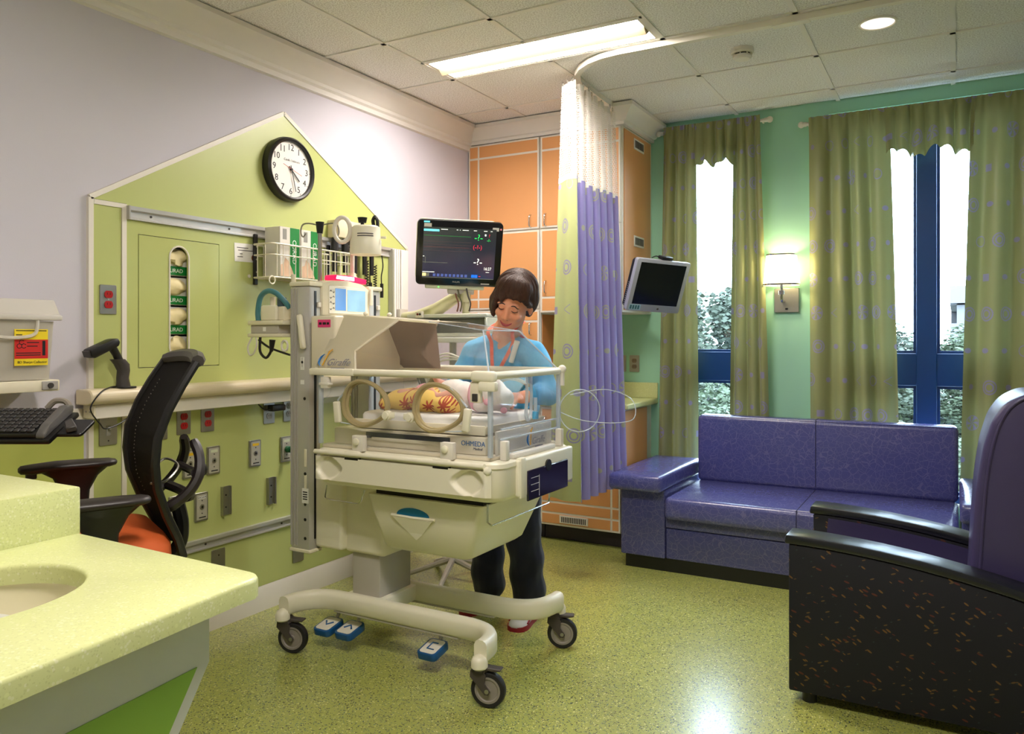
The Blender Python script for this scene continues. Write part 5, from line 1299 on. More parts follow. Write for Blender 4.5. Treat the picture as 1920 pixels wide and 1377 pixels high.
A = [dfront(x, z) + Vector((0, -0.0015, 0)) for x, z in pts]; B = [dfront(x, z) + Vector((0, -0.010 if i < 2 else -0.001, 0)) for i, (x, z) in enumerate(pts)]
loft(b_, [A, B]); obj('grip_scoop', b_, IW, dr)
b_ = bmesh.new(); bx(b_, 0.90, 1.40, 2.45, 2.92, 0.690, 0.712); obj('drawer_shadow_gap', b_, BLACKR, I)
b_ = bmesh.new(); tube(b_, [(1.418, 2.45, 0.70), (1.418, 2.45, 0.632), (1.424, 2.47, 0.617), (1.424, 2.93, 0.617), (1.418, 2.95, 0.632), (1.418, 2.95, 0.70)], 0.0035, 8); obj('wire_rail', b_, CHROME, I)
b_ = bmesh.new(); tube(b_, [(0.70, 2.385, 0.715), (0.69, 2.385, 0.665), (0.70, 2.385, 0.658), (0.86, 2.385, 0.655), (0.875, 2.385, 0.665), (0.895, 2.385, 0.712)], 0.003, 8); obj('wire_hanger', b_, CHROME, I)
# chassis with scooped front panel
bm = bmesh.new()
def chx(r, ins): return rrect(0.632 + ins, 1.512 - ins, 2.372 + ins, 2.99 - ins, r, 6)
loft(bm, [[Vector((x, y, 0.716)) for x, y in chx(0.05, 0.03)], [Vector((x, y, 0.724)) for x, y in chx(0.06, 0.014)], [Vector((x, y, 0.74)) for x, y in chx(0.065, 0.004)], [Vector((x, y, 0.838)) for x, y in chx(0.065, 0.004)], [Vector((x, y, 0.842)) for x, y in chx(0.065, 0.0)], [Vector((x, y, 0.856)) for x, y in chx(0.065, 0.002)], [Vector((x, y, 0.864)) for x, y in chx(0.06, 0.014)]])
ch = obj('chassis', bm, IW, I, ang=40)
def dent(x, z):
    v = 0.0
    for cx, s in ((0.735, 1), (1.388, -1)):
        dx = (x - cx) / 0.064; dz = (z - 0.790) / 0.047
        k = dx * s; w = 1.0 - 0.42 * k if k > -0.2 else 1.084 + 0.3 * (k + 0.2)
        q = dx * dx + (dz / max(0.35, w)) ** 2
        if q < 1.25: v = max(v, min(1.0, (1.25 - q) / 0.55))
    return v * v * (3 - 2 * v)
def ffn(a, b):
    x = 0.652 + (1.482 - 0.652) * a; z = 0.742 + (0.836 - 0.742) * b
    ea = min(1, a / 0.02, (1 - a) / 0.02); 
    return Vector((x, 2.354 + 0.018 * dent(x, z) + (1 - ea) * 0.016, z))
bm = bmesh.new(); grid(bm, ffn, 150, 26); obj('front_panel', bm, IW, I, ang=70)
for x in (0.853, 1.275):
    b_ = bmesh.new(); bx(b_, x - 0.038, x + 0.038, 2.352, 2.385, 0.838, 0.866, 0.008, 3); o = obj('hinge_cover', b_, IW, I)
    b_ = bmesh.new(); bx(b_, x - 0.034, x + 0.034, 2.3535, 2.372, 0.831, 0.838); obj('hinge_gap', b_, BLACK, o)
b_ = bmesh.new(); tube(b_, [(0.66, 2.358, 0.852), (1.46, 2.358, 0.852)], 0.010, 10); obj('bumper_roll', b_, IW, I)
b_ = bmesh.new(); ell(b_, (1.468, 2.366, 0.836), 0.016, 0.016, 0.016, 14, 10); obj('corner_knob', b_, IW, I)
# reservoir window on the right end
RES = clear_mat('smoked_reservoir', (0.10, 0.08, 0.16), 0.55, 0.08, (36, 26, 46), 0.6)
slabr = ib('reservoir_housing', IW, 1.500, 1.527, 2.50, 2.955, 0.722, 0.862, bev=0.010, seg=3)
b_ = bmesh.new(); bx(b_, 1.524, 1.532, 2.552, 2.895, 0.702, 0.815, 0.003, 1); rs = obj('reservoir', b_, mat('smoked_purple', (34, 26, 50), 0.15, var=0.2, scale=12), I)
b_ = bmesh.new(); cyl(b_, (1.520, 2.72, 0.815), (1.534, 2.72, 0.815), 0.022, n=20); obj('finger_notch', b_, BLACK, rs)
for k, z in enumerate((0.785, 0.76, 0.735)):
    b_ = bmesh.new(); bx(b_, 1.532, 1.5325, 2.575, 2.64, z - 0.0008, z + 0.0008); obj('level_mark', b_, PAPER, rs)
b_ = bmesh.new(); bx(b_, 1.532, 1.5325, 2.64, 2.642, 0.71, 0.79); obj('level_mark', b_, PAPER, rs)
ib('end_seam', IW, 1.505, 1.529, 2.505, 2.545, 0.718, 0.868, bev=0.006)
# deck and drawers under the mattress
ib('deck', IB, 0.66, 1.46, 2.40, 2.95, 0.864, 0.878, bev=0.004)
ib('bed_frame', IB, 0.70, 1.425, 2.425, 2.92, 0.878, 0.945, bev=0.008)
ib('film_tray_slot', BLACK, 0.87, 1.27, 2.4215, 2.43, 0.912, 0.936, bev=0.002)
ib('film_tray', IB, 0.90, 1.27, 2.418, 2.426, 0.905, 0.918, bev=0.003)
for x in (0.874, 1.293):
    o = ib('latch_block', WHITE, x - 0.028, x + 0.028, 2.365, 2.392, 0.864, 0.926, bev=0.004)
    b_ = bmesh.new(); lathe(b_, [(0.014, 0.0), (0.014, 0.008), (0.008, 0.012), (0.0, 0.012)], (0, 0, 0), 18, Matrix.Translation((x - 0.004, 2.366, 0.902)) @ Matrix.Rotation(R(90), 4, 'X')); obj('latch_knob', b_, IW, o)
bm = bmesh.new(); prism(bm, [(0.80, 0.948), (1.41, 0.952), (1.425, 0.985), (1.42, 0.985), (1.405, 0.962), (0.80, 0.957)], 'y', 2.44, 2.90, 0.002, 1); obj('mattress_tray', bm, IB, I)
for y in (2.437, 2.898):
    ib('tray_rail', IB, 0.80, 1.415, y, y + 0.006, 0.95, 0.985, bev=0.002)
text('lettering', 'OHMEDA', 0.026, on_front(1.372, 2.4235, 0.920), BLUEA, I, sx=0.95); text('lettering', 'Medical', 0.013, on_front(1.392, 2.4235, 0.902), mat('print_navy', (40, 40, 90), 0.5), I, shear=0.2)
# canopy
CX0, CX1, CY0, CY1, CZ0, CZ1 = 0.66, 1.472, 2.384, 2.945, 0.88, 1.160
def ztop(x): return 1.337 + (1.372 - 1.337) * min(1, (1.355 - x) / 0.25) + (0.034 * max(0, (1.105 - x) / 0.44) if x < 1.105 else 0)
PORTS = [(0.90, 1.052), (1.246, 1.050)]
def port(cx, cz, r): 
    return [(cx + r * 1.25 * math.cos(a) * (1 + 0.05 * math.cos(3 * a + 0.5)), cz + r * math.sin(a) * (1 + 0.05 * math.cos(3 * a))) for a in [2 * PI * i / 40 for i in range(40)]]
def wall_y(y, t_=0.005):
    b_ = bmesh.new(); plate(b_, rect(CX0, CX1, CZ0, CZ1), [port(cx, cz, 0.080) for cx, cz in PORTS], 'y', y, y + t_); w = obj('canopy_wall', b_, ACRYL, I); return w
wf = wall_y(CY0); wb_ = wall_y(CY1 - 0.005)
b_ = bmesh.new(); plate(b_, rect(CY0, CY1, CZ0, CZ1), [[(2.665 + 0.085 * math.cos(a), 1.05 + 0.085 * math.sin(a)) for a in [2 * PI * i / 36 for i in range(36)]]], 'x', CX1 - 0.005, CX1); wr = obj('canopy_wall', b_, ACRYL, I)
for (cx, cz) in PORTS:
    for y, par in ((CY0, wf), (CY1, wb_)):
        for k, (r, rr, dy) in enumerate(((0.0865, 0.008, -0.010), (0.083, 0.009, 0.004))):
            s = -1 if y == CY0 else 1
            b_ = bmesh.new(); tube(b_, [(x, y - s * (-dy), z) if s > 0 else (x, y + dy, z) for x, z in port(cx, cz, r)], rr, 8, loop=True); obj('port_ring', b_, SILIC, par)
    s = -1 if cx < 1 else 1
    # closed door of the near port with white latch and hinge
    b_ = bmesh.new(); cyl(b_, (cx - s * 0.118, CY0 - 0.022, cz - 0.040), (cx - s * 0.118, CY0 - 0.004, cz - 0.040), 0.019, n=20); cyl(b_, (cx - s * 0.118, CY0 - 0.030, cz - 0.040), (cx - s * 0.118, CY0 - 0.022, cz - 0.040), 0.014, n=20); bx(b_, min(cx - s * 0.118, cx - s * 0.15), max(cx - s * 0.118, cx - s * 0.15), CY0 - 0.018, CY0 - 0.006, cz - 0.05, cz - 0.026, 0.004, 2); obj('port_latch', b_, IW, wf)
    hx = cx + s * 0.133
    b_ = bmesh.new(); Mh = Matrix.Translation((hx, CY0 - 0.012, cz - 0.036)) @ Matrix.Rotation(R(-6 if s < 0 else 8), 4, 'Y'); bx(b_, -0.015, 0.015, -0.010, 0.008, -0.045, 0.040, 0.006, 3, M=Mh); obj('port_hinge', b_, IW, wf)
    b_ = bmesh.new(); tube(b_, [(hx, CY0 - 0.010, cz + 0.008), (cx + s * 0.06, CY0 - 0.012, cz + 0.075)], 0.004, 6); tube(b_, [(hx, CY0 - 0.010, cz - 0.078), (cx + s * 0.04, CY0 - 0.012, cz - 0.085)], 0.003, 6); obj('port_link', b_, ACRED, wf)
# open cover of the end port, swung out to the right
b_ = bmesh.new(); cc = Vector((1.545, 2.98, 1.005)); ax_u = Vector((0.75, 0.66, 0)); tube(b_, [cc + ax_u * (0.088 * math.cos(2 * PI * i / 36)) + Vector((0, 0, 0.088 * math.sin(2 * PI * i / 36))) for i in range(36)], 0.0025, 6, loop=True); obj('open_port_rim', b_, ACRED, wr)
b_ = bmesh.new(); f_ = [b_.verts.new(cc + ax_u * (0.086 * math.cos(2 * PI * i / 36)) + Vector((0, 0, 0.086 * math.sin(2 * PI * i / 36)))) for i in range(36)]; b_.faces.new(f_); bmesh.ops.solidify(b_, geom=b_.faces[:], thickness=0.003); obj('open_port_cover', b_, ACRYL, wr)
for x, y in ((CX1 - 0.004, CY0 + 0.006), (CX1 - 0.004, CY1 - 0.006), (CX0 + 0.004, CY0 + 0.006)):
    b_ = bmesh.new(); bx(b_, x - 0.010, x + 0.006, y - 0.008, y + 0.010, CZ0, CZ1, 0.004, 2); obj('corner_post', b_, ACRED, I)
for z in (0.935, 0.972):
    b_ = bmesh.new(); bx(b_, CX1, CX1 + 0.008, 2.45, 2.90, z, z + 0.007, 0.002, 1); obj('tube_ledge', b_, ACRED, I)
ib('end_board', WHITE, CX1 - 0.03, CX1 - 0.018, 2.46, 2.90, 0.878, 0.965, bev=0.003)
ib('drip_tray', WHITE, CX1 + 0.004, CX1 + 0.030, 2.50, 2.84, 0.864, 0.882, bev=0.004)
for y in (2.455, 2.905): ib('end_latch', WHITE, CX1 + 0.002, CX1 + 0.030, y - 0.014, y + 0.014, 0.864, 0.935, bev=0.005)
# giraffe-coloured swoosh logo
def logo(M, s, par):
    b_ = bmesh.new(); pts = [M @ Vector((s * (-0.30 - 0.42 * math.cos(a)) , s * 0.42 * math.sin(a), 0.0008)) for a in [R(-75 + 140 * i / 12) for i in range(13)]]
    tube(b_, pts, [s * (0.015 + 0.05 * math.sin(PI * i / 12)) for i in range(13)], 6, flat=0.2); obj('logo_swoosh', b_, BLUEA, par)
    b_ = bmesh.new(); tube(b_, [M @ Vector((s * x, s * y, 0.001)) for x, y in ((-0.34, -0.35), (-0.30, 0.1), (-0.22, 0.55), (-0.05, 0.72))], [s * 0.07, s * 0.06, s * 0.07, s * 0.05], 6, flat=0.3); tube(b_, [M @ Vector((s * x, s * y, 0.001)) for x, y in ((-0.35, 0.52), (-0.2, 0.62), (0.0, 0.6))], s * 0.035, 6, flat=0.3); obj('logo_figure', b_, GOLD, par)
    text('lettering', 'Giraffe', s * 0.62, M @ Matrix.Translation((s * 0.75, -s * 0.15, 0.0006)), PTXT, par, shear=0.25, extrude=0.0003)
    b_ = bmesh.new(); bx(b_, s * 0.35, s * 1.35, -s * 0.56, -s * 0.48, 0.0, 0.0008, M=M); obj('printed_line', b_, PTXT, par)
logo(frm((CX1 + 0.0005, 2.70, 0.915), (0, 1, 0), (0, 0, 1)), 0.062, I)
# top rail around the canopy
def rail_ring(z, ins, r=0.035): return [Vector((x, y, z)) for x, y in rrect(0.64 + ins, 1.482 - ins, 2.372 + ins, 2.957 - ins, r, 5)]
bm = bmesh.new(); tube(bm, [Vector((x, y, 1.172)) for x, y in rrect(0.652, 1.470, 2.384, 2.945, 0.025, 4)], 0.0145, 10, loop=True); tr_ = obj('top_rail', bm, IW, I, ang=60)
ib('corner_cover', IW, 1.395, 1.492, 2.364, 2.402, 1.150, 1.190, bev=0.012, seg=3, par=None)
ib('corner_clip', IW, 1.43, 1.50, 2.364, 2.39, 1.118, 1.152, bev=0.006)
ib('corner_bracket', IB, 1.388, 1.432, 2.376, 2.396, 1.075, 1.150, bev=0.004)
b_ = bmesh.new(); bx(b_, 1.398, 1.422, 2.373, 2.378, 1.080, 1.108, 0.002, 1); obj('bracket_window', b_, DKGREY, I)
b_ = bmesh.new(); ell(b_, (1.478, 2.95, 1.178), 0.018, 0.018, 0.018, 14, 10); cyl(b_, (1.478, 2.95, 1.11), (1.478, 2.95, 1.17), 0.010, n=12); obj('rail_pivot', b_, WHITE, I)
ib('rail_clip', WHITE, 0.675, 0.715, 2.372, 2.394, 1.105, 1.152, bev=0.004)
ib('rail_clip', WHITE, 0.668, 0.722, 2.370, 2.396, 1.118, 1.128, bev=0.002)
# sloped clear roof
def sp_(x, h, side_): 
    y = (2.386 + 0.136 * h) if side_ < 0 else (2.943 - 0.143 * h)
    return Vector((x, y, 1.176 + (ztop(x) - 1.176) * h))
def roof_piece(nm, pts, m, par=I, th=0.004):
    b_ = bmesh.new(); b_.faces.new([b_.verts.new(p) for p in pts]); bmesh.ops.solidify(b_, geom=b_.faces[:], thickness=th); return obj(nm, b_, m, par)
EA = Vector((1.355, 2.522, 1.337)); EB = Vector((1.355, 2.80, 1.337)); GA = Vector((1.464, 2.386, 1.176)); GB = Vector((1.464, 2.943, 1.176))
roof_piece('roof_end', [GA, GB, EB, EA], ACRYL)
roof_piece('roof_top', [EA, EB, Vector((1.10, 2.80, 1.371)), Vector((1.10, 2.522, 1.371))], ACRYL)
BND = [(0.845, 0.0), (0.80, 0.36), (0.955, 1.0)]
for s_, G, E_ in ((-1, GA, EA), (1, GB, EB)):
    roof_piece('roof_slope', [sp_(0.845, 0.0, s_), G, E_, sp_(1.105, 1.0, s_), sp_(0.955, 1.0, s_), sp_(0.80, 0.36, s_)], ACRYL)
    b_ = bmesh.new(); tube(b_, [G, E_], 0.0035, 6); tube(b_, [E_, sp_(1.105, 1.0, s_)], 0.002, 6); obj('roof_edge', b_, ACRED, I)
    # ivory hood
    roof_piece('hood_side', [sp_(0.625, 0.0, s_), sp_(0.845, 0.0, s_), sp_(0.80, 0.36, s_), sp_(0.955, 1.0, s_), sp_(0.665, 1.0, s_)], IW, th=0.010)
    b_ = bmesh.new(); tube(b_, [sp_(0.847, 0.0, s_), sp_(0.803, 0.36, s_), sp_(0.957, 1.0, s_)], 0.006, 8); obj('hood_edge', b_, IB, I)
b_ = bmesh.new(); tube(b_, [EA, EB], 0.003, 6); obj('roof_edge', b_, ACRED, I)
roof_piece('hood_top', [Vector((0.665, 2.522, 1.407)), Vector((1.105, 2.522, 1.373)), Vector((1.105, 2.80, 1.373)), Vector((0.665, 2.80, 1.407))], IW, th=0.012)
TAUPE = mat('taupe_hood_sheet', (172, 154, 140), 0.45)
roof_piece('hood_dark_sheet', [p + Vector((0, -0.012, -0.010)) for p in (sp_(0.64, 0.02, 1), sp_(0.88, 0.02, 1), sp_(0.95, 0.98, 1), sp_(0.68, 0.98, 1))], TAUPE)  # taupe sheet added to darken the inside of the far hood side
ib('hood_skirt', IW, 0.618, 0.850, 2.366, 2.400, 1.158, 1.186, bev=0.006)
ib('hood_skirt', IW, 0.618, 0.850, 2.930, 2.962, 1.158, 1.186, bev=0.006)
roof_piece('hood_end', [sp_(0.625, 0, -1), sp_(0.625, 0, 1), sp_(0.665, 1, 1), sp_(0.665, 1, -1)], IW, th=0.008)
hood_n = (sp_(0.845, 0, -1) - sp_(0.625, 0, -1)).cross(sp_(0.665, 1, -1) - sp_(0.625, 0, -1))
upv = (sp_(0.72, 1, -1) - sp_(0.72, 0, -1)).normalized()
logo(frm(sp_(0.70, 0.15, -1) + Vector((0, -0.009, 0.008)), (1, 0, 0), upv), 0.072, I)
for x, y in ((0.72, 2.60), (0.72, 2.76)):
    b_ = bmesh.new(); ell(b_, (x, y, 1.412), 0.011, 0.011, 0.010, 12, 8); obj('hood_stud', b_, IW, I)
ib('heater_housing', IB, 0.535, 0.672, 2.462, 2.905, 1.16, 1.402, bev=0.010, seg=3)
b_ = bmesh.new(); bx(b_, 0.578, 0.648, 2.4605, 2.4625, 1.353, 1.385, M=None); pk = obj('pink_sticker', b_, mat('hot_pink', (236, 60, 130), 0.5), I)
for k, (x0, x1) in enumerate(((0.585, 0.600), (0.606, 0.624), (0.628, 0.641))):
    b_ = bmesh.new(); bx(b_, x0, x1, 2.4598, 2.4605, 1.364, 1.374); obj('printed_mark', b_, INK, pk)
# uprights and controller
def upright(y0, y1, inner):
    b_ = bmesh.new(); bx(b_, 0.415, 0.523, y0, y1, 0.405, 1.53, 0.008, 2); u = obj('upright', b_, ALU, I)
    b_ = bmesh.new(); bx(b_, 0.522, 0.5255, (y0 + y1) / 2 - 0.006, (y0 + y1) / 2 + 0.006, 0.45, 1.51); obj('slot', b_, BLACK, u)
    for x in (0.417, 0.435, 0.45):
        b_ = bmesh.new(); bx(b_, x, x + 0.006, y0 - 0.003, y0 + 0.001, 0.42, 1.52); obj('flute', b_, GREYPL, u)
    b_ = bmesh.new(); bx(b_, 0.410, 0.530, y0 - 0.006, y1 + 0.006, 1.53, 1.55, 0.006, 2); obj('cap', b_, CREAM, u)
    b_ = bmesh.new(); bx(b_, 0.410, 0.530, y0 - 0.004, y1 + 0.004, 0.393, 0.407, 0.003, 1); obj('foot', b_, CREAM, u)
    return u
u1 = upright(2.468, 2.538, 1); u2 = upright(2.855, 2.942, -1)
for z in (1.05, 0.73, 0.60, 0.535, 0.455):
    b_ = bmesh.new(); cyl(b_, (0.50 if z < 1 else 0.497, 2.4665, z), (0.50 if z < 1 else 0.497, 2.469, z), 0.007, n=12); obj('bolt_hole', b_, BLACK, u1)
b_ = bmesh.new(); Ml = Matrix.Translation((0.490, 2.455, 1.335)) @ Matrix.Rotation(R(-9), 4, 'Y'); bx(b_, -0.014, 0.014, -0.010, 0.010, -0.075, 0.075, 0.009, 3, M=Ml); obj('tilt_lever', b_, IW, u1)
for z, h in ((1.20, 0.055), (1.12, 0.018)):
    b_ = bmesh.new(); bx(b_, 0.474, 0.494, 2.4665, 2.4685, z - h / 2, z + h / 2); s_ = obj('symbol_label', b_, PAPER, u1)
b_ = bmesh.new(); ell(b_, (0.484, 2.466, 1.205), 0.006, 0.001, 0.006, 10, 6); bx(b_, 0.4835, 0.4845, 2.4655, 2.4665, 1.185, 1.225); obj('symbol', b_, INK, u1)
for z0, z1 in ((0.76, 0.835), (0.665, 0.725)):
    b_ = bmesh.new(); bx(b_, 0.494, 0.508, 2.4665, 2.469, z0, z1, 0.001, 1); obj('grey_tab', b_, CREAM, u1)
b_ = bmesh.new(); bx(b_, 0.483, 0.518, 2.4662, 2.4685, 0.605, 0.668); lb2 = obj('serial_label', b_, PAPER, u1)
for k in range(4):
    b_ = bmesh.new(); bx(b_, 0.488, 0.513, 2.4657, 2.4662, 0.620 + k * 0.010, 0.625 + k * 0.010); obj('printed_line', b_, INK, lb2)
for yy in (2.503, 2.90):
    b_ = bmesh.new(); bx(b_, 0.525, 0.535, yy + 0.008, yy + 0.026, 1.44, 1.462, 0.002, 1); obj('slot_clip', b_, WHITE, u1)
bm = bmesh.new(); prism(bm, [(2.54, 1.405), (2.853, 1.405), (2.853, 1.530), (2.80, 1.556), (2.695, 1.568), (2.60, 1.562), (2.54, 1.548)], 'x', 0.43, 0.532, 0.008, 2); cp = obj('controller', bm, CREAM, I)
bm = bmesh.new(); prism(bm, [(2.575, 1.415), (2.832, 1.415), (2.832, 1.530), (2.70, 1.538), (2.575, 1.538)], 'x', 0.531, 0.536, 0.002, 1); obj('control_face', bm, IW, cp)
LCD = mat('blue_lcd', (60, 120, 190), 0.15, var=0.1, emit=(70, 135, 205), estr=0.2); LCD2 = mat('pale_lcd', (150, 195, 230), 0.12, var=0.35, scale=9, emit=(140, 190, 230), estr=0.15)
b_ = bmesh.new(); bx(b_, 0.5355, 0.537, 2.614, 2.682, 1.430, 1.527); obj('keypad_display', b_, LCD, cp)
b_ = bmesh.new(); bx(b_, 0.5355, 0.537, 2.692, 2.815, 1.428, 1.524); obj('graphic_display', b_, LCD2, cp)
for r in range(4):
    for c in range(2):
        b_ = bmesh.new(); yy = 2.585 + c * 0.017; zz = 1.437 + r * 0.025; tube(b_, [(0.537, yy - 0.005, zz), (0.537, yy, zz + (0.006 if (r + c) % 2 else -0.006)), (0.537, yy + 0.005, zz)], 0.0012, 5); obj('key_symbol', b_, INK, cp)
AL = mat('alarm_red', (226, 20, 90), 0.3, emit=(255, 20, 80), estr=0.7); ALW = mat('alarm_glow', (255, 200, 230), 0.3, emit=(255, 225, 240), estr=1.6)
b_ = bmesh.new(); prism(b_, [(2.615, 1.566), (2.83, 1.556), (2.832, 1.578), (2.72, 1.590), (2.62, 1.588)], 'x', 0.47, 0.530, 0.004, 2); obj('alarm_light', b_, AL, cp)
b_ = bmesh.new(); prism(b_, [(2.625, 1.570), (2.745, 1.566), (2.745, 1.584), (2.63, 1.585)], 'x', 0.5295, 0.5315, 0.001, 1); obj('alarm_glow', b_, ALW, cp)
bm = bmesh.new(); lathe(bm, [(0.04, 0.0), (0.036, 0.02), (0.02, 0.045), (0.016, 0.06), (0.0, 0.061)], (0.47, 2.80, 1.55), 18); obj('lamp_socket', bm, CREAM, cp)
b_ = bmesh.new(); bx(b_, 0.533, 0.545, 2.845, 2.862, 1.46, 1.535, 0.004, 2); obj('probe_holder', b_, IW, cp)
# drip pole with hooks
b_ = bmesh.new(); cyl(b_, (0.44, 2.62, 1.40), (0.44, 2.62, 1.80), 0.0095, n=14); iv = obj('drip_pole', b_, STEEL, I)
b_ = bmesh.new(); cyl(b_, (0.44, 2.62, 1.775), (0.44, 2.62, 1.826), 0.013, 0.019, n=16); obj('pole_head', b_, BLACK, iv)
for s_ in (-1, 1):
    d = Vector((0.87, 0.49, 0)) * s_; c0 = Vector((0.44, 2.62, 1.81))
    b_ = bmesh.new(); tube(b_, smooth_path([c0, c0 + d * 0.05 + Vector((0, 0, 0.01)), c0 + d * 0.078 + Vector((0, 0, 0.002)), c0 + d * 0.085 + Vector((0, 0, -0.03)), c0 + d * 0.075 + Vector((0, 0, -0.05)), c0 + d * 0.062 + Vector((0, 0, -0.035))]), 0.0035, 6); obj('pole_hook', b_, STEEL, iv)

# examination lamp on the controller
t = thing('procedure_lamp', 'white cylindrical procedure lamp with ring handle above the incubator controller', 'medical lamp', (0.50, 2.78, 1.60))
b_ = bmesh.new(); tube(b_, smooth_path([(0.47, 2.80, 1.60), (0.475, 2.795, 1.70), (0.49, 2.78, 1.76), (0.52, 2.76, 1.775), (0.56, 2.74, 1.77)]), 0.011, 10); obj('stem', b_, WHITE, t)
b_ = bmesh.new(); lathe(b_, [(0.0, -0.068), (0.066, -0.066), (0.068, -0.055), (0.068, -0.004), (0.066, 0.0), (0.066, 0.002), (0.064, 0.006), (0.063, 0.055), (0.055, 0.062), (0.0, 0.063)], (0.62, 2.72, 1.745), 32); hd = obj('lamp_head', b_, IW, t)
b_ = bmesh.new(); cv = Vector((0.535, 2.66, 1.79)); tube(b_, [cv + Vector((0.87, 0.49, 0)) * (0.036 * math.cos(2 * PI * i / 24)) + Vector((0, 0, 0.055 * math.sin(2 * PI * i / 24))) for i in range(24)], 0.010, 8, loop=True); obj('ring_handle', b_, WHITE, t)
b_ = bmesh.new(); cyl(b_, (0.608, 2.71, 1.80), (0.608, 2.71, 1.825), 0.008, n=10); cyl(b_, (0.608, 2.71, 1.822), (0.608, 2.71, 1.845), 0.017, 0.022, n=16); obj('knob', b_, BLACK, t)
b_ = bmesh.new(); tube(b_, smooth_path([(0.655, 2.735, 1.80), (0.652, 2.73, 1.83), (0.66, 2.735, 1.848), (0.668, 2.74, 1.83), (0.668, 2.742, 1.80)]), 0.008, 8); obj('strap', b_, BLACK, t)
b_ = bmesh.new(); cyl(b_, (0.685, 2.745, 1.755), (0.705, 2.755, 1.755), 0.006, n=10); obj('side_peg', b_, CREAM, t)
for k in range(2):
    b_ = bmesh.new(); pr0 = [Vector((0.62 + 0.0645 * math.cos(R(a)), 2.72 + 0.0645 * math.sin(R(a)), 1.768 - k * 0.010)) for a in range(-85, -20, 8)]; tube(b_, pr0, 0.0022, 4); obj('printed_line', b_, mat('grey_ink', (96, 92, 96), 0.6), hd)

# side tray with breathing-gas unit and teal hose
t = thing('side_tray', 'small grey accessory tray hung on a pole left of the incubator upright', 'tray', (0.30, 2.49, 1.32))
b_ = bmesh.new(); cyl(b_, (0.400, 2.50, 1.29), (0.400, 2.50, 1.585), 0.011, n=12); obj('pole', b_, CREAM, t)
b_ = bmesh.new(); bx(b_, 0.180, 0.395, 2.44, 2.56, 1.365, 1.385, 0.006, 2); obj('top_bar', b_, CREAM, t)
b_ = bmesh.new(); bx(b_, 0.190, 0.360, 2.45, 2.55, 1.328, 1.366, 0.003, 1); tb = obj('box', b_, IG, t)
b_ = bmesh.new(); bx(b_, 0.180, 0.395, 2.44, 2.56, 1.312, 1.328, 0.005, 2); obj('bottom_bar', b_, CREAM, t)
b_ = bmesh.new(); bx(b_, 0.268, 0.285, 2.4485, 2.4505, 1.338, 1.356); obj('badge', b_, PAPER, tb)
b_ = bmesh.new(); tube(b_, [Vector((0.408 + 0.018 * math.cos(2 * PI * i / 16), 2.44, 1.275 + 0.022 * math.sin(2 * PI * i / 16))) for i in range(16)], 0.005, 6, loop=True); obj('hook', b_, WHITE, t)
b_ = bmesh.new(); tube(b_, smooth_path([(0.20, 2.45, 1.312), (0.185, 2.44, 1.27), (0.195, 2.44, 1.235), (0.22, 2.44, 1.24), (0.24, 2.44, 1.28), (0.225, 2.45, 1.312)]), 0.004, 6); obj('wire_loop', b_, WHITE, t)
b_ = bmesh.new(); tube(b_, smooth_path([(0.24, 2.46, 1.312), (0.25, 2.45, 1.25), (0.285, 2.45, 1.222), (0.315, 2.45, 1.25), (0.325, 2.45, 1.29)]), 0.006, 8); cyl(b_, (0.325, 2.45, 1.30), (0.318, 2.45, 1.25), 0.014, 0.008, n=12); obj('black_cord', b_, BLACK, t)
b_ = bmesh.new(); tube(b_, smooth_path([(0.22, 2.47, 1.30), (0.29, 2.47, 1.265), (0.41, 2.47, 1.235)]), 0.005, 6); obj('black_lead', b_, BLACK, t)
t = thing('gas_blender', 'small white flow unit with looping teal hose on the side tray', 'medical device', (0.29, 2.50, 1.385))
b_ = bmesh.new(); bx(b_, 0.240, 0.335, 2.46, 2.54, 1.3855, 1.452, 0.008, 2); obj('body', b_, IW, t)
b_ = bmesh.new(); bx(b_, 0.336, 0.372, 2.47, 2.54, 1.3855, 1.446, 0.004, 1); obj('side_block', b_, IB, t)
b_ = bmesh.new(); tube(b_, smooth_path([(0.218, 2.47, 1.386), (0.215, 2.47, 1.43), (0.232, 2.47, 1.49), (0.275, 2.47, 1.515), (0.325, 2.47, 1.505), (0.365, 2.48, 1.47), (0.375, 2.50, 1.44)]), 0.012, 10); obj('hose', b_, mat('teal_hose', (70, 128, 138), 0.35), t)
b_ = bmesh.new(); cyl(b_, (0.275, 2.50, 1.452), (0.275, 2.50, 1.49), 0.012, n=12); obj('fitting', b_, IB, t)
b_ = bmesh.new(); cyl(b_, (0.34, 2.49, 1.446), (0.34, 2.49, 1.485), 0.020, n=14); obj('blue_cap', b_, mat('slate_cap', (60, 80, 92), 0.4), t)

# mattress and bedding
SHEET = mat('white_sheet', (240, 238, 234), 0.8, var=0.02, scale=20, bump=0.25, bscale=60)
def pillow(bm, x0, x1, y0, y1, z0, z1, r, n=6):
    loft(bm, [[Vector((x, y, z)) for x, y in rrect(x0 + i, x1 - i, y0 + i, y1 - i, max(0.01, r - i * 0.5), n)] for i, z in ((0.012, z0), (0.0, z0 + 0.008), (0.0, z1 - 0.014), (0.006, z1 - 0.005), (0.02, z1), (0.12, z1 + 0.001))])
bm = bmesh.new(); pillow(bm, 0.80, 1.405, 2.455, 2.89, 0.9635, 1.012, 0.05); tag(obj('crib_mattress', bm, SHEET, None, ang=50), 'white sheeted mattress inside the clear incubator canopy', 'mattress')
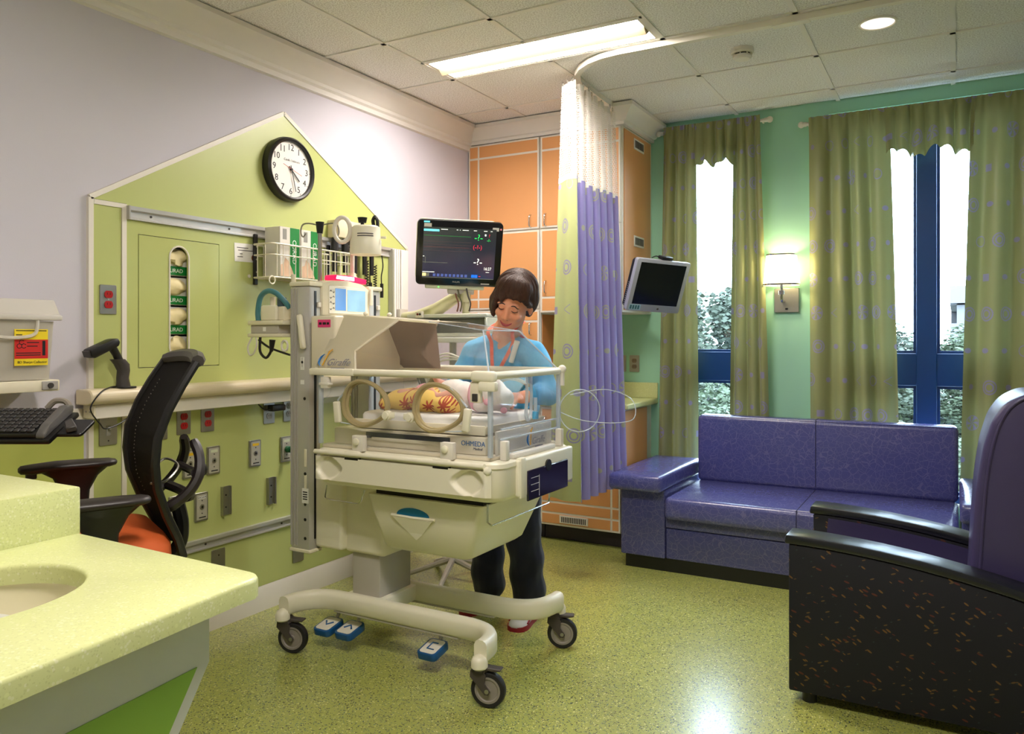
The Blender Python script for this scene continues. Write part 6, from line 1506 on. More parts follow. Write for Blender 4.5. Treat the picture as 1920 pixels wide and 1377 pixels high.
# ------------------------------------------------------------------ patient monitor, its arm and the equipment shelf
MM = Matrix.Translation((0.662, 3.41, 1.752)) @ Matrix.Rotation(R(37), 4, 'Z') @ Matrix.Rotation(R(19), 4, 'X') @ Matrix.Rotation(R(1.8), 4, 'Y')
t = thing('patient_monitor', 'large black patient monitor showing question marks, above the nurse', 'monitor', (0.662, 3.41, 1.58))
bm = bmesh.new(); prism(bm, rrect(-0.22, 0.22, -0.172, 0.170, 0.022, 5), 'y', -0.02, 0.012, 0.004, 2, M=MM); obj('bezel', bm, mat('gloss_black', (14, 14, 16), 0.18), t)
bm = bmesh.new(); prism(bm, rrect(-0.222, 0.20, -0.165, 0.165, 0.03, 5), 'y', 0.012, 0.055, 0.010, 2, M=MM); obj('back_shell', bm, mat('pale_green_plastic', (206, 208, 176), 0.4), t)
def screen_mat():
    m, nt, b = new_mat('monitor_screen')
    tc = nd(nt, 'ShaderNodeTexCoord'); sx = nd(nt, 'ShaderNodeSeparateXYZ'); nt.links.new(tc.outputs['Generated'], sx.inputs[0])
    c = mix(nt, N(nt, sx.outputs[2]), lin((32, 34, 62)), lin((48, 52, 46)))
    b.inputs['Base Color'].default_value = (0.01, 0.01, 0.012, 1); b.inputs['Roughness'].default_value = 0.15
    nt.links.new(c, b.inputs['Emission Color']); b.inputs['Emission Strength'].default_value = 0.85
    return m
def glow(nm, c, s=1.0): return mat(nm, c, 0.4, emit=c, estr=s)
bm = bmesh.new(); bx(bm, -0.188, 0.186, -0.0215, -0.0195, -0.132, 0.134, M=MM); sc = obj('screen', bm, screen_mat(), t)
G1 = glow('trace_green', (40, 210, 90)); G1d = glow('trace_green_dim', (34, 120, 50), 0.7); RD = glow('trace_red', (205, 40, 60)); RDd = glow('trace_red_dim', (90, 50, 48), 0.7); WH = glow('screen_white', (230, 232, 222)); CYN = glow('screen_cyan', (110, 215, 230)); BLU = glow('screen_blue', (20, 100, 225)); BTN = glow('screen_button', (70, 84, 140), 0.8); YEL = glow('screen_yellow', (232, 214, 140)); DIM = glow('trace_olive', (92, 94, 78), 0.8)
def sq(nm, x0, x1, z0, z1, m, d=0.0223):
    b_ = bmesh.new(); bx(b_, x0, x1, -d - 0.0004, -d + 0.0006, z0, z1, M=MM); return obj(nm, b_, m, sc)
def stx(s, size, x, z, m, **k): return text('screen_text', s, size, MM @ frm((x, -0.0226, z), (1, 0, 0), (0, 0, 1)), m, sc, **k)
sq('alarm_bar', -0.187, -0.108, 0.112, 0.123, CYN)
for x0, x1 in ((-0.10, -0.065), (-0.02, -0.012), (-0.004, 0.0), (0.010, 0.042), (0.068, 0.084), (0.120, 0.138), (0.155, 0.165)): sq('menu_word', x0, x1, 0.1225, 0.1255, WH)
sq('heart_trace', -0.187, 0.055, 0.0895, 0.0915, G1d); sq('pressure_trace', -0.187, 0.05, 0.032, 0.0335, RDd); sq('scale_line', -0.187, -0.06, -0.0515, -0.0495, DIM); sq('scale_bar', -0.175, -0.173, -0.055, -0.022, DIM); sq('scale_tick', -0.187, -0.18, -0.021, -0.018, WH)
for k in range(4): sq('grid_line', -0.187, 0.06, 0.06 - 0.016 * k, 0.0605 - 0.016 * k, RDd)
stx('-?-', 0.046, 0.095, 0.088, G1); stx('-?-', 0.020, 0.148, 0.076, G1); stx('?', 0.022, 0.150, 0.100, RD); stx('(-?-)', 0.030, 0.092, 0.038, RD); stx('-?-', 0.048, 0.098, -0.040, WH); stx('16:27', 0.022, 0.150, -0.075, WH, sx=0.85)
sq('date_word', 0.142, 0.16, -0.094, -0.0915, WH); sq('lamp_symbol', 0.126, 0.134, 0.098, 0.108, WH); sq('status_line', -0.187, -0.125, -0.103, -0.100, WH)
sq('toolbar', -0.187, 0.185, -0.131, -0.1285, DIM)
sq('button', -0.187, -0.168, -0.124, -0.108, YEL); sq('button', -0.166, -0.152, -0.124, -0.108, DIM)
for k in range(9): sq('button', -0.132 + k * 0.0205, -0.1185 + k * 0.0205, -0.124, -0.110, BTN)
sq('button', 0.068, 0.083, -0.124, -0.109, BLU); sq('button', 0.0845, 0.0995, -0.124, -0.109, BLU); sq('button', 0.106, 0.116, -0.118, -0.115, RD)
sq('light_bar', -0.188, -0.158, 0.156, 0.1635, CYN, 0.0205)
for x0, x1, z0, z1, m in ((-0.186, -0.148, 0.134, 0.152, PAPER), (0.165, 0.198, 0.126, 0.144, PAPER), (0.12, 0.165, -0.160, -0.154, mat('bezel_print', (190, 186, 176), 0.5))): sq('bezel_label', x0, x1, z0, z1, m, 0.0205)
b_ = bmesh.new(); ell(b_, (0, 0, 0), 0.0055, 0.001, 0.0055, 14, 8); bmesh.ops.transform(b_, matrix=MM @ Matrix.Translation((0.208, -0.0205, 0.136)), verts=b_.verts[:]); obj('alarm_stop_mark', b_, mat('pink_mark', (240, 150, 160), 0.5), t)
text('lettering', 'PHILIPS', 0.012, MM @ frm((-0.01, -0.0206, -0.152), (1, 0, 0), (0, 0, 1)), mat('bezel_print', (190, 186, 176), 0.5), t)
b_ = bmesh.new(); bx(b_, -0.17, 0.14, -0.012, 0.05, -0.195, -0.172, 0.006, 2, M=MM); fo = obj('chin_bar', b_, mat('pale_green_plastic', (206, 208, 176), 0.4), t)
b_ = bmesh.new(); ell(b_, MM @ Vector((-0.10, -0.013, -0.183)), 0.004, 0.003, 0.004, 8, 6); obj('power_light', b_, glow('green_led', (120, 255, 120), 1.5), fo)
b_ = bmesh.new(); bx(b_, -0.05, 0.09, 0.0, 0.06, -0.225, -0.197, 0.006, 2, M=MM); obj('tilt_head', b_, IG, t)
t = thing('monitor_arm', 'beige jointed wall arm carrying the patient monitor', 'monitor arm', (0.35, 3.58, 1.42))
b_ = bmesh.new(); tube(b_, [(0.30, 3.63, 1.452), (0.40, 3.59, 1.47), (0.60, 3.52, 1.545)], [0.036, 0.038, 0.03], 12); obj('upper_arm', b_, mat('arm_beige', (200, 196, 160), 0.4), t)
b_ = bmesh.new(); tube(b_, [(0.075, 3.70, 1.43), (0.20, 3.665, 1.435), (0.30, 3.63, 1.452)], [0.03, 0.033, 0.036], 12); obj('lower_arm', b_, mat('arm_beige', (200, 196, 160), 0.4), t)
b_ = bmesh.new(); cyl(b_, (0.645, 3.50, 1.435), (0.645, 3.50, 1.56), 0.019, n=16); cyl(b_, (0.645, 3.50, 1.50), (0.645, 3.50, 1.548), 0.026, n=16); obj('post', b_, mat('arm_beige', (200, 196, 160), 0.4), t)
for k, (m, dx) in enumerate(((mat('brown_cable', (130, 76, 56), 0.5), 0.0), (mat('olive_cable', (92, 92, 62), 0.5), 0.02), (DKGREY, 0.075))):
    b_ = bmesh.new(); tube(b_, smooth_path([(0.60 + dx, 3.46, 1.57), (0.61 + dx, 3.46, 1.53), (0.625 + dx, 3.46, 1.49), (0.61 + dx, 3.47, 1.45)]), 0.004, 6); obj('cable', b_, m, t)
b_ = bmesh.new(); bx(b_, 0.055, 0.085, 3.66, 3.74, 1.38, 1.48, 0.006, 2); obj('wall_carriage', b_, IG, t)
t = thing('equipment_shelf', 'white equipment shelf box behind the incubator canopy', 'shelf', (0.5, 3.52, 1.30))
WS = mat('shelf_white', (216, 216, 200), 0.4)
def es(nm, m, *a, par=None): 
    b_ = bmesh.new(); bx(b_, *a, 0.004, 1); return obj(nm, b_, m, par or t)
es('top_board', WS, 0.36, 0.86, 3.36, 3.66, 1.415, 1.434); es('back_board', WS, 0.36, 0.86, 3.645, 3.66, 1.335, 1.415); es('end_board', WS, 0.36, 0.375, 3.36, 3.645, 1.335, 1.415); es('end_board', WS, 0.845, 0.86, 3.36, 3.645, 1.335, 1.415); es('bottom_board', WS, 0.36, 0.86, 3.36, 3.66, 1.315, 1.335); es('bumper', WS, 0.40, 0.83, 3.34, 3.36, 1.285, 1.312)
b_ = bmesh.new(); cyl(b_, (0.53, 3.55, 1.30), (0.53, 3.55, 0.10), 0.02, n=14); obj('stand', b_, IG, t)
for k in range(5):
    a = 2 * PI * k / 5; b_ = bmesh.new(); tube(b_, [(0.53, 3.55, 0.11), (0.53 + 0.26 * math.cos(a), 3.55 + 0.26 * math.sin(a), 0.03)], [0.018, 0.012], 8); ell(b_, (0.53 + 0.26 * math.cos(a), 3.55 + 0.26 * math.sin(a), 0.022), 0.022, 0.022, 0.022, 10, 8); obj('foot', b_, IG, t)
for k in range(7):
    x = 0.46 + k * 0.011; m = [mat('cable_grey', (110, 110, 96), 0.5), mat('cable_white', (226, 222, 204), 0.5)][k > 4]
    b_ = bmesh.new(); tube(b_, smooth_path([(x, 3.36, 1.30), (x - 0.01, 3.34, 1.22), (x - 0.012 + 0.006 * math.sin(k), 3.33, 1.12), (x + 0.02, 3.35, 1.02)]), 0.0045, 6); obj('hanging_cable', b_, m, t)
for k in range(3):
    b_ = bmesh.new(); tube(b_, smooth_path([(0.52 + k * 0.01, 3.33, 1.08), (0.55 + k * 0.012, 3.30, 1.16), (0.61 + k * 0.01, 3.29, 1.215 - k * 0.012), (0.68, 3.29, 1.23 - 0.015 * k), (0.76, 3.30, 1.20)]), 0.005, 6); obj('white_tube', b_, mat('cable_white', (226, 222, 204), 0.5), t)
b_ = bmesh.new(); bx(b_, 0.43, 0.475, 3.34, 3.36, 1.415, 1.45, 0.003, 1); al = obj('alarm_box', b_, IW, t)
for x, m in ((0.448, mat('dark_red_button', (120, 20, 24), 0.4)), (0.463, DKGREY)):
    b_ = bmesh.new(); cyl(b_, (x, 3.3405, 1.434), (x, 3.336, 1.434), 0.006, n=12); obj('button', b_, m, al)

# ------------------------------------------------------------------ people: closed forms fused into one continuous surface
from mathutils.bvhtree import BVHTree
def capsule(bm, p0, p1, r0, r1, n=12):
    p0, p1 = Vector(p0), Vector(p1); d = (p1 - p0).normalized(); u, v = perp(d); rings = []
    for a in (-80, -50, -20): rings.append(ring_pts(p0 + d * (r0 * math.sin(R(a))), u, v, r0 * math.cos(R(a)), n))
    for q in (0.0, 0.33, 0.66, 1.0): rings.append(ring_pts(p0.lerp(p1, q), u, v, r0 + (r1 - r0) * q, n))
    for a in (20, 50, 80): rings.append(ring_pts(p1 + d * (r1 * math.sin(R(a))), u, v, r1 * math.cos(R(a)), n))
    loft(bm, rings)
def fuse(name, prims, m, parent, voxel=0.007, it=6, fac=0.5, disp=None):
    bm = bmesh.new()
    for p in prims:
        if p[0] == 'c': capsule(bm, *p[1:])
        elif p[0] == 'ch':
            for a, b in zip(p[1][:-1], p[1][1:]): capsule(bm, a[0], b[0], a[1], b[1])
        else: ell(bm, p[1], p[2], p[3], p[4], 20, 14, p[5] if len(p) > 5 else None)
    bmesh.ops.recalc_face_normals(bm, faces=bm.faces[:])
    me = bpy.data.meshes.new(name); bm.to_mesh(me); bm.free()
    tmp = bpy.data.objects.new('tmp_form', me); COL.objects.link(tmp)
    md = tmp.modifiers.new('fuse', 'REMESH'); md.mode = 'VOXEL'; md.voxel_size = voxel; md.use_smooth_shade = True
    sm = tmp.modifiers.new('relax', 'SMOOTH'); sm.iterations = it; sm.factor = fac
    dg = bpy.context.evaluated_depsgraph_get(); dg.update()
    out = bpy.data.meshes.new_from_object(tmp.evaluated_get(dg)); out.name = name
    bpy.data.objects.remove(tmp); bpy.data.meshes.remove(me)
    if disp:
        co = [v.co.copy() for v in out.vertices]; no = [v.normal.copy() for v in out.vertices]
        out.vertices.foreach_set('co', [c for a, n in zip(co, no) for c in (a + n * disp(a))]); out.update()
    for p in out.polygons: p.use_smooth = True
    out.materials.clear(); out.materials.append(m)
    out.transform(Matrix.Translation(-org_of(parent)))
    o = bpy.data.objects.new(name, out); COL.objects.link(o); o.parent = parent
    return o
def bvh_of(o):
    off = org_of(o.parent); return BVHTree.FromPolygons([v.co + off for v in o.data.vertices], [tuple(p.vertices) for p in o.data.polygons])
def skin_mat(name, c, c2):
    m, nt, b = new_mat(name); tc = nd(nt, 'ShaderNodeTexCoord'); nz = nd(nt, 'ShaderNodeTexNoise'); nz.inputs['Scale'].default_value = 22; nt.links.new(tc.outputs['Object'], nz.inputs['Vector'])
    nt.links.new(mix(nt, nz.outputs['Fac'], lin(c), lin(c2)), b.inputs['Base Color']); b.inputs['Roughness'].default_value = 0.45; b.inputs['Subsurface Weight'].default_value = 0.12; b.inputs['Subsurface Radius'].default_value = (0.02, 0.008, 0.005); b.inputs['Subsurface Scale'].default_value = 0.3
    return m
SKIN = skin_mat('nurse_skin', (222, 146, 110), (234, 166, 130))
def cloth_mat(name, c, sc=60):
    m, nt, b = new_mat(name); tc = nd(nt, 'ShaderNodeTexCoord'); nz = nd(nt, 'ShaderNodeTexNoise'); nz.inputs['Scale'].default_value = sc; nz.inputs['Detail'].default_value = 4; nt.links.new(tc.outputs['Object'], nz.inputs['Vector'])
    l = lin(c); nt.links.new(mix(nt, nz.outputs['Fac'], tuple(x * 0.88 for x in l), tuple(min(1, x * 1.1) for x in l)), b.inputs['Base Color']); b.inputs['Roughness'].default_value = 0.85; b.inputs['Sheen Weight'].default_value = 0.15
    n2 = nd(nt, 'ShaderNodeTexNoise'); n2.inputs['Scale'].default_value = 9; nt.links.new(tc.outputs['Object'], n2.inputs['Vector'])
    bp = nd(nt, 'ShaderNodeBump'); bp.inputs['Strength'].default_value = 0.35; bp.inputs['Distance'].default_value = 0.03; nt.links.new(n2.outputs['Fac'], bp.inputs['Height']); nt.links.new(bp.outputs[0], b.inputs['Normal'])
    return m
SCRUB = cloth_mat('aqua_scrub_cloth', (84, 172, 220)); NAVY = cloth_mat('navy_trouser_cloth', (24, 28, 52))
nurse = thing('person', 'woman in aqua scrub top and navy trousers bending over the incubator', 'person', (1.06, 3.18, 0))
# head frame
fwd = Vector((0.13, -0.90, -0.40)).normalized(); up0 = Vector((0.20, -0.35, 1.0)); up = (up0 - fwd * up0.dot(fwd)).normalized()
# roll towards the viewer's right
up = (Matrix.Rotation(R(-9), 3, fwd) @ up)
rt = up.cross(-fwd).normalized() * 1.0
HC = Vector((1.212, 3.015, 1.462))
HM = Matrix.Identity(4)
for i in range(3): HM[i][0] = rt[i]; HM[i][1] = -fwd[i]; HM[i][2] = up[i]; HM[i][3] = HC[i]
def H(x, y, z): return HM @ Vector((x, y, z))
HR = HM.to_3x3().to_4x4()
NB_ = Vector((1.13, 3.10, 1.345))
prims = [('e', H(0, 0.012, 0.03), 0.076, 0.094, 0.086, HR), ('e', H(0, -0.028, -0.042), 0.061, 0.066, 0.072, HR), ('e', H(0, -0.060, -0.095), 0.024, 0.022, 0.019, HR),
         ('c', H(0, -0.090, 0.012), H(0, -0.103, -0.028), 0.010, 0.0135), ('e', H(0.012, -0.096, -0.032), 0.009, 0.010, 0.008, HR), ('e', H(-0.012, -0.096, -0.032), 0.009, 0.010, 0.008, HR),
         ('e', H(0.036, -0.066, -0.026), 0.025, 0.026, 0.022, HR), ('e', H(-0.036, -0.066, -0.026), 0.025, 0.026, 0.022, HR),
         ('e', H(0.030, -0.080, 0.022), 0.026, 0.012, 0.009, HR), ('e', H(-0.030, -0.080, 0.022), 0.026, 0.012, 0.009, HR),
         ('e', H(0.030, -0.076, 0.003), 0.017, 0.014, 0.010, HR), ('e', H(-0.030, -0.076, 0.003), 0.017, 0.014, 0.010, HR),
         ('e', H(0, -0.082, -0.066), 0.026, 0.014, 0.013, HR),
         ('e', H(0.079, 0.006, -0.012), 0.010, 0.018, 0.030, HR), ('e', H(-0.079, 0.006, -0.012), 0.010, 0.018, 0.030, HR),
         ('c', H(0, 0.025, -0.055), NB_, 0.054, 0.060), ('c', NB_, (1.11, 3.14, 1.26), 0.068, 0.09),
         ('e', (1.09, 3.155, 1.17), 0.145, 0.09, 0.15), ('e', (1.075, 3.19, 1.0), 0.135, 0.09, 0.14), ('e', (1.07, 3.21, 0.88), 0.155, 0.10, 0.12)]
SHL, SHR = Vector((0.935, 3.14, 1.245)), Vector((1.262, 3.11, 1.235))
ELL, ELR = Vector((0.845, 3.10, 1.07)), Vector((1.345, 3.075, 1.065))
WRL, WRR = Vector((0.985, 2.885, 1.070)), Vector((1.330, 2.855, 1.06))
def hand_prims(w, d, side, down):
    """palm and five bent fingers leaving a wrist along d"""
    d = d.normalized(); dn = (down - d * down.dot(d)).normalized(); lat = d.cross(dn).normalized() * side
    out = [('c', w, w + d * 0.075, 0.021, 0.024)]
    palm = w + d * 0.07
    for k in range(4): out.append(('c', w + d * 0.03 + lat * (-0.02 + 0.013 * k), palm + lat * (-0.028 + 0.0185 * k), 0.014, 0.012))
    for k, L in enumerate((0.052, 0.062, 0.066, 0.060)):
        a = palm + lat * (-0.029 + 0.0192 * k) + d * 0.005; b = a + (d * 0.85 + dn * 0.45).normalized() * L * 0.55; c = b + (d * 0.45 + dn * 0.9).normalized() * L * 0.45
        out += [('c', a, b, 0.0092, 0.0085), ('c', b, c, 0.0085, 0.0075)]
    tb = w + d * 0.022 + lat * 0.026; tm = tb + (d * 0.6 + lat * 0.75).normalized() * 0.036; te = tm + (d * 0.9 + lat * 0.15 + dn * 0.3).normalized() * 0.028
    out += [('c', tb, tm, 0.012, 0.0105), ('c', tm, te, 0.0105, 0.0085)]
    return out
prims += [('c', SHL, ELL, 0.048, 0.041), ('c', ELL, WRL, 0.040, 0.026), ('c', SHR, ELR, 0.050, 0.041), ('c', ELR, WRR, 0.040, 0.026), ('c', (1.10, 3.13, 1.25), SHL, 0.06, 0.046), ('c', (1.10, 3.13, 1.25), SHR, 0.06, 0.046)]
prims += hand_prims(WRL, Vector((0.35, -0.8, 0.02)), 1, Vector((0.2, 0, -1))) + hand_prims(WRR, Vector((0.05, -1.0, 0.05)), -1, Vector((-0.3, 0, -1)))
HIPL, HIPR = Vector((0.985, 3.21, 0.86)), Vector((1.155, 3.20, 0.86))
KNL, KNR = Vector((0.955, 3.20, 0.47)), Vector((1.165, 3.18, 0.47))
ANL, ANR = Vector((0.935, 3.245, 0.09)), Vector((1.175, 3.20, 0.09))
prims += [('c', HIPL, KNL, 0.082, 0.056), ('c', KNL, ANL, 0.054, 0.036), ('c', HIPR, KNR, 0.082, 0.056), ('c', KNR, ANR, 0.054, 0.036), ('c', ANL + Vector((0, 0, -0.03)), (0.907, 3.15, 0.040), 0.028, 0.016), ('c', ANR + Vector((0, 0, -0.03)), (1.193, 3.10, 0.040), 0.028, 0.016)]
body = fuse('body', prims, SKIN, nurse, 0.0055, 5)
bv = bvh_of(body)
def on_face(x, z, lift=0.0012):
    o = H(x, -0.25, z); hit = bv.ray_cast(o, HM.to_3x3() @ Vector((0, 1, 0)))
    return (hit[0] + hit[1] * lift) if hit[0] is not None else H(x, -0.09, z)
HAIRB = mat('brown_hair_dark', (46, 28, 22), 0.5)
for s in (-1, 1):
    b_ = bmesh.new(); tube(b_, [on_face(s * (0.017 + 0.0033 * k), 0.004 - 0.0045 * math.sin(PI * k / 8)) for k in range(9)], [0.0009 + 0.0013 * math.sin(PI * k / 8) for k in range(9)], 6); obj('eyelashes', b_, HAIRB, body)
    b_ = bmesh.new(); tube(b_, [on_face(s * (0.014 + 0.0042 * k), 0.024 + 0.005 * math.sin(PI * min(1, k / 7)) - 0.0004 * k) for k in range(9)], [0.0016 + 0.0012 * math.sin(PI * k / 8) for k in range(9)], 6); obj('eyebrow', b_, HAIRB, body)
    b_ = bmesh.new(); ell(b_, on_face(s * 0.0075, -0.041, 0.0), 0.0032, 0.002, 0.002, 8, 6, HR); obj('nostril', b_, mat('nostril_shadow_skin', (120, 66, 54), 0.6), body)
LIP = mat('rose_lips', (176, 72, 72), 0.4)
for dz, bend, r in ((0.0015, 0.010, 0.0032), (-0.0045, 0.013, 0.0040)):
    b_ = bmesh.new(); tube(b_, [on_face(-0.027 + 0.0054 * k, -0.066 + dz + bend * ((k - 5) / 5) ** 2, 0.0006) for k in range(11)], [0.0008 + r * math.sin(PI * k / 10) for k in range(11)], 8); obj('lip', b_, LIP, body)
b_ = bmesh.new(); tube(b_, [on_face(-0.026 + 0.0052 * k, -0.0668 + 0.0115 * ((k - 5) / 5) ** 2, 0.003) for k in range(11)], 0.0009, 5); obj('mouth_line', b_, mat('mouth_line', (96, 30, 34), 0.5), body)
def hair_mat():
    m, nt, b = new_mat('brown_hair'); tc = nd(nt, 'ShaderNodeTexCoord'); mp = nd(nt, 'ShaderNodeMapping'); mp.inputs['Scale'].default_value = (90, 90, 14); nt.links.new(tc.outputs['Object'], mp.inputs[0])
    nz = nd(nt, 'ShaderNodeTexNoise'); nz.inputs['Scale'].default_value = 1.6; nz.inputs['Detail'].default_value = 5; nt.links.new(mp.outputs[0], nz.inputs['Vector'])
    nt.links.new(mix(nt, nz.outputs['Fac'], lin((34, 20, 15)), lin((84, 52, 36))), b.inputs['Base Color']); b.inputs['Roughness'].default_value = 0.55; b.inputs['Specular IOR Level'].default_value = 0.3
    bp = nd(nt, 'ShaderNodeBump'); bp.inputs['Strength'].default_value = 0.6; bp.inputs['Distance'].default_value = 0.006; nt.links.new(nz.outputs['Fac'], bp.inputs['Height']); nt.links.new(bp.outputs[0], b.inputs['Normal'])
    return m
hp_ = [('e', H(0.006, 0.034, 0.056), 0.096, 0.104, 0.092, HR), ('e', H(0.082, 0.016, -0.004), 0.028, 0.056, 0.066, HR), ('e', H(-0.072, 0.040, 0.012), 0.026, 0.052, 0.056, HR), ('e', H(0, 0.078, -0.010), 0.080, 0.052, 0.075, HR),
       ('e', H(0.0, -0.030, 0.085), 0.082, 0.060, 0.056, HR),
       ('ch', [(H(-0.050, -0.036, 0.090), 0.026), (H(-0.060, -0.056, 0.062), 0.021), (H(-0.072, -0.044, 0.034), 0.014), (H(-0.080, -0.018, 0.014), 0.011)]),
       ('ch', [(H(-0.030, -0.050, 0.090), 0.026), (H(-0.036, -0.076, 0.072), 0.018), (H(-0.050, -0.080, 0.056), 0.009)]),
       ('ch', [(H(-0.005, -0.050, 0.092), 0.026), (H(-0.004, -0.080, 0.076), 0.018), (H(-0.020, -0.090, 0.062), 0.009)]),
       ('ch', [(H(0.01, -0.050, 0.092), 0.026), (H(0.030, -0.078, 0.068), 0.020), (H(0.034, -0.086, 0.040), 0.011)]),
       ('ch', [(H(0.02, -0.042, 0.094), 0.026), (H(0.056, -0.062, 0.064), 0.022), (H(0.068, -0.060, 0.026), 0.015), (H(0.080, -0.036, -0.012), 0.014), (H(0.084, -0.022, -0.050), 0.012)]),
       ('ch', [(H(0.086, -0.004, 0.0), 0.03), (H(0.088, -0.006, -0.042), 0.024), (H(0.084, -0.014, -0.074), 0.012)]),
       ('ch', [(H(0.05, 0.08, -0.03), 0.034), (H(0.058, 0.085, -0.080), 0.022)]), ('ch', [(H(-0.045, 0.08, -0.03), 0.034), (H(-0.05, 0.085, -0.07), 0.02)])]
hair_o = fuse('hair', hp_, hair_mat(), nurse, 0.0055, 9)
hv = bvh_of(hair_o); rl = random.Random(5); b_ = bmesh.new()
for k in range(64):
    az = 2 * PI * k / 64 + rl.uniform(-0.05, 0.05); sw = rl.uniform(0.15, 0.5); pts = []
    for j in range(12):
        th = R(8 + 9.5 * j); a_ = az + sw * (j / 11) ** 1.5
        dv = HM.to_3x3() @ Vector((math.sin(th) * math.sin(a_), -math.sin(th) * math.cos(a_), math.cos(th))); c_ = H(0.004, 0.02, 0.03)
        hit = hv.ray_cast(c_ + dv * 0.3, -dv, 0.27)
        if hit[0] is None: break
        if pts and (hit[0] - pts[-1]).length > 0.03: break
        pts.append(hit[0] - dv * 0.0012)
    if len(pts) > 4: tube(b_, smooth_path(pts, 2), [0.0028 * (0.4 + 0.6 * math.sin(PI * min(1, (i + 2) / (2 * len(pts))))) for i in range(2 * len(pts) - 1)], 6)
obj('hair_locks', b_, hair_mat(), hair_o)
def folds(a): return lambda p: a * (math.sin(p.z * 46 + p.x * 21) + math.sin(p.x * 60 - p.z * 31 + p.y * 25)) * 0.5
top = [('e', (1.095, 3.15, 1.18), 0.172, 0.115, 0.155), ('e', (1.08, 3.185, 1.0), 0.165, 0.118, 0.16), ('e', (1.075, 3.20, 0.86), 0.185, 0.130, 0.12), ('c', (1.10, 3.13, 1.265), SHL, 0.080, 0.064), ('c', (1.10, 3.13, 1.265), SHR, 0.080, 0.064),
       ('c', SHL, ELL, 0.064, 0.056), ('c', ELL, ELL.lerp(WRL, 0.62), 0.058, 0.044), ('c', SHR, ELR, 0.064, 0.056), ('c', ELR, ELR.lerp(WRR, 0.62), 0.056, 0.044), ('c', (1.112, 3.125, 1.29), (1.122, 3.125, 1.305), 0.078, 0.068)]
fuse('scrub_top', top, SCRUB, nurse, 0.008, 6, disp=folds(0.0045))
leg = [('e', (1.07, 3.21, 0.84), 0.172, 0.118, 0.10), ('c', HIPL, KNL, 0.098, 0.082), ('c', KNL, ANL + Vector((0, 0.01, 0.02)), 0.082, 0.080), ('c', HIPR, KNR, 0.098, 0.084), ('c', KNR, ANR + Vector((0, 0.02, 0.03)), 0.084, 0.080)]
tro = fuse('trousers', leg, NAVY, nurse, 0.008, 6, disp=folds(0.006))
for v in tro.data.vertices:
    if v.co.z < 0.06: v.co.z = 0.06
# shoes
SHW = mat('white_trainer', (214, 212, 212), 0.5); SHRD = mat('red_trainer_trim', (156, 26, 46), 0.5)
for (toe, heel) in ((Vector((1.200, 3.035, 0)), Vector((1.175, 3.265, 0))), (Vector((0.885, 3.095, 0)), Vector((0.945, 3.320, 0)))):
    d = (toe - heel).normalized(); n_ = Vector((-d.y, d.x, 0)); Ls = (toe - heel).length; rings = []; sole = []
    for q, w, h in ((0.0, 0.022, 0.05), (0.06, 0.033, 0.075), (0.25, 0.036, 0.085), (0.45, 0.037, 0.080), (0.65, 0.043, 0.062), (0.82, 0.044, 0.048), (0.94, 0.034, 0.038), (1.0, 0.016, 0.028)):
        c = heel + d * (Ls * q)
        rings.append([c + n_ * (w * math.cos(R(a))) + Vector((0, 0, 0.018 + max(0.0, (h - 0.018) * math.sin(R(a))))) for a in range(0, 181, 20)]); 
        sole.append([c + n_ * ((w + 0.004) * s_) + Vector((0, 0, z)) for s_, z in ((-1, 0.0), (1, 0.0), (1.02, 0.012), (1, 0.021), (-1, 0.021), (-1.02, 0.012))])
    b_ = bmesh.new(); loft(b_, rings); sh_ = obj('shoe', b_, SHW, nurse, ang=60)
    b_ = bmesh.new(); loft(b_, sole); obj('sole', b_, SHRD, sh_, ang=50)
    for k in range(4):
        c = heel + d * (Ls * (0.50 + 0.07 * k)); zz = 0.078 - 0.008 * k
        b_ = bmesh.new(); tube(b_, [c + n_ * (0.025 * s_) + Vector((0, 0, zz - 0.010 * abs(s_))) for s_ in (-1, -0.5, 0, 0.5, 1)], 0.0028, 5); obj('lace', b_, WHITE, sh_)
    for s_ in (-1, 1):
        b_ = bmesh.new(); tube(b_, [heel + d * (Ls * q) + n_ * (s_ * w) + Vector((0, 0, z)) for q, w, z in ((0.30, 0.038, 0.03), (0.45, 0.037, 0.055), (0.60, 0.040, 0.035), (0.78, 0.045, 0.028))], 0.004, 6); obj('stripe', b_, SHRD, sh_)
# lanyard and badge
tv = bvh_of(bpy.data.objects[[o.name for o in nurse.children if o.name.startswith('scrub_top')][0]])
def on_top(x, z, y0=2.6):
    hit = tv.ray_cast(Vector((x, y0, z)), Vector((0, 1, 0))); 
    return (hit[0] + Vector((0, -0.006, 0))) if hit[0] is not None else Vector((x, 3.03, z))
CORAL = mat('coral_lanyard', (238, 92, 62), 0.6)
def ribbon(pts, w=0.008):
    b_ = bmesh.new(); P = smooth_path(pts, 5); rings = []
    for i, p in enumerate(P):
        d = (P[min(len(P) - 1, i + 1)] - P[max(0, i - 1)]).normalized(); n_ = d.cross(Vector((0.3, -1, 0))).normalized() * w; o_ = Vector((0.0008, -0.0018, 0)); rings.append([p - n_, p + n_, p + n_ + o_, p - n_ + o_])
    loft(b_, rings); return obj('lanyard', b_, CORAL, nurse)
ribbon([(1.075, 3.16, 1.385), (1.062, 3.09, 1.365), (1.065, 3.035, 1.335), on_top(1.072, 1.29), on_top(1.082, 1.24), on_top(1.09, 1.19), on_top(1.098, 1.13)])
ribbon([(1.19, 3.15, 1.385), (1.20, 3.08, 1.365), (1.195, 3.03, 1.335), on_top(1.185, 1.29), on_top(1.165, 1.24), on_top(1.135, 1.18), on_top(1.105, 1.13)])
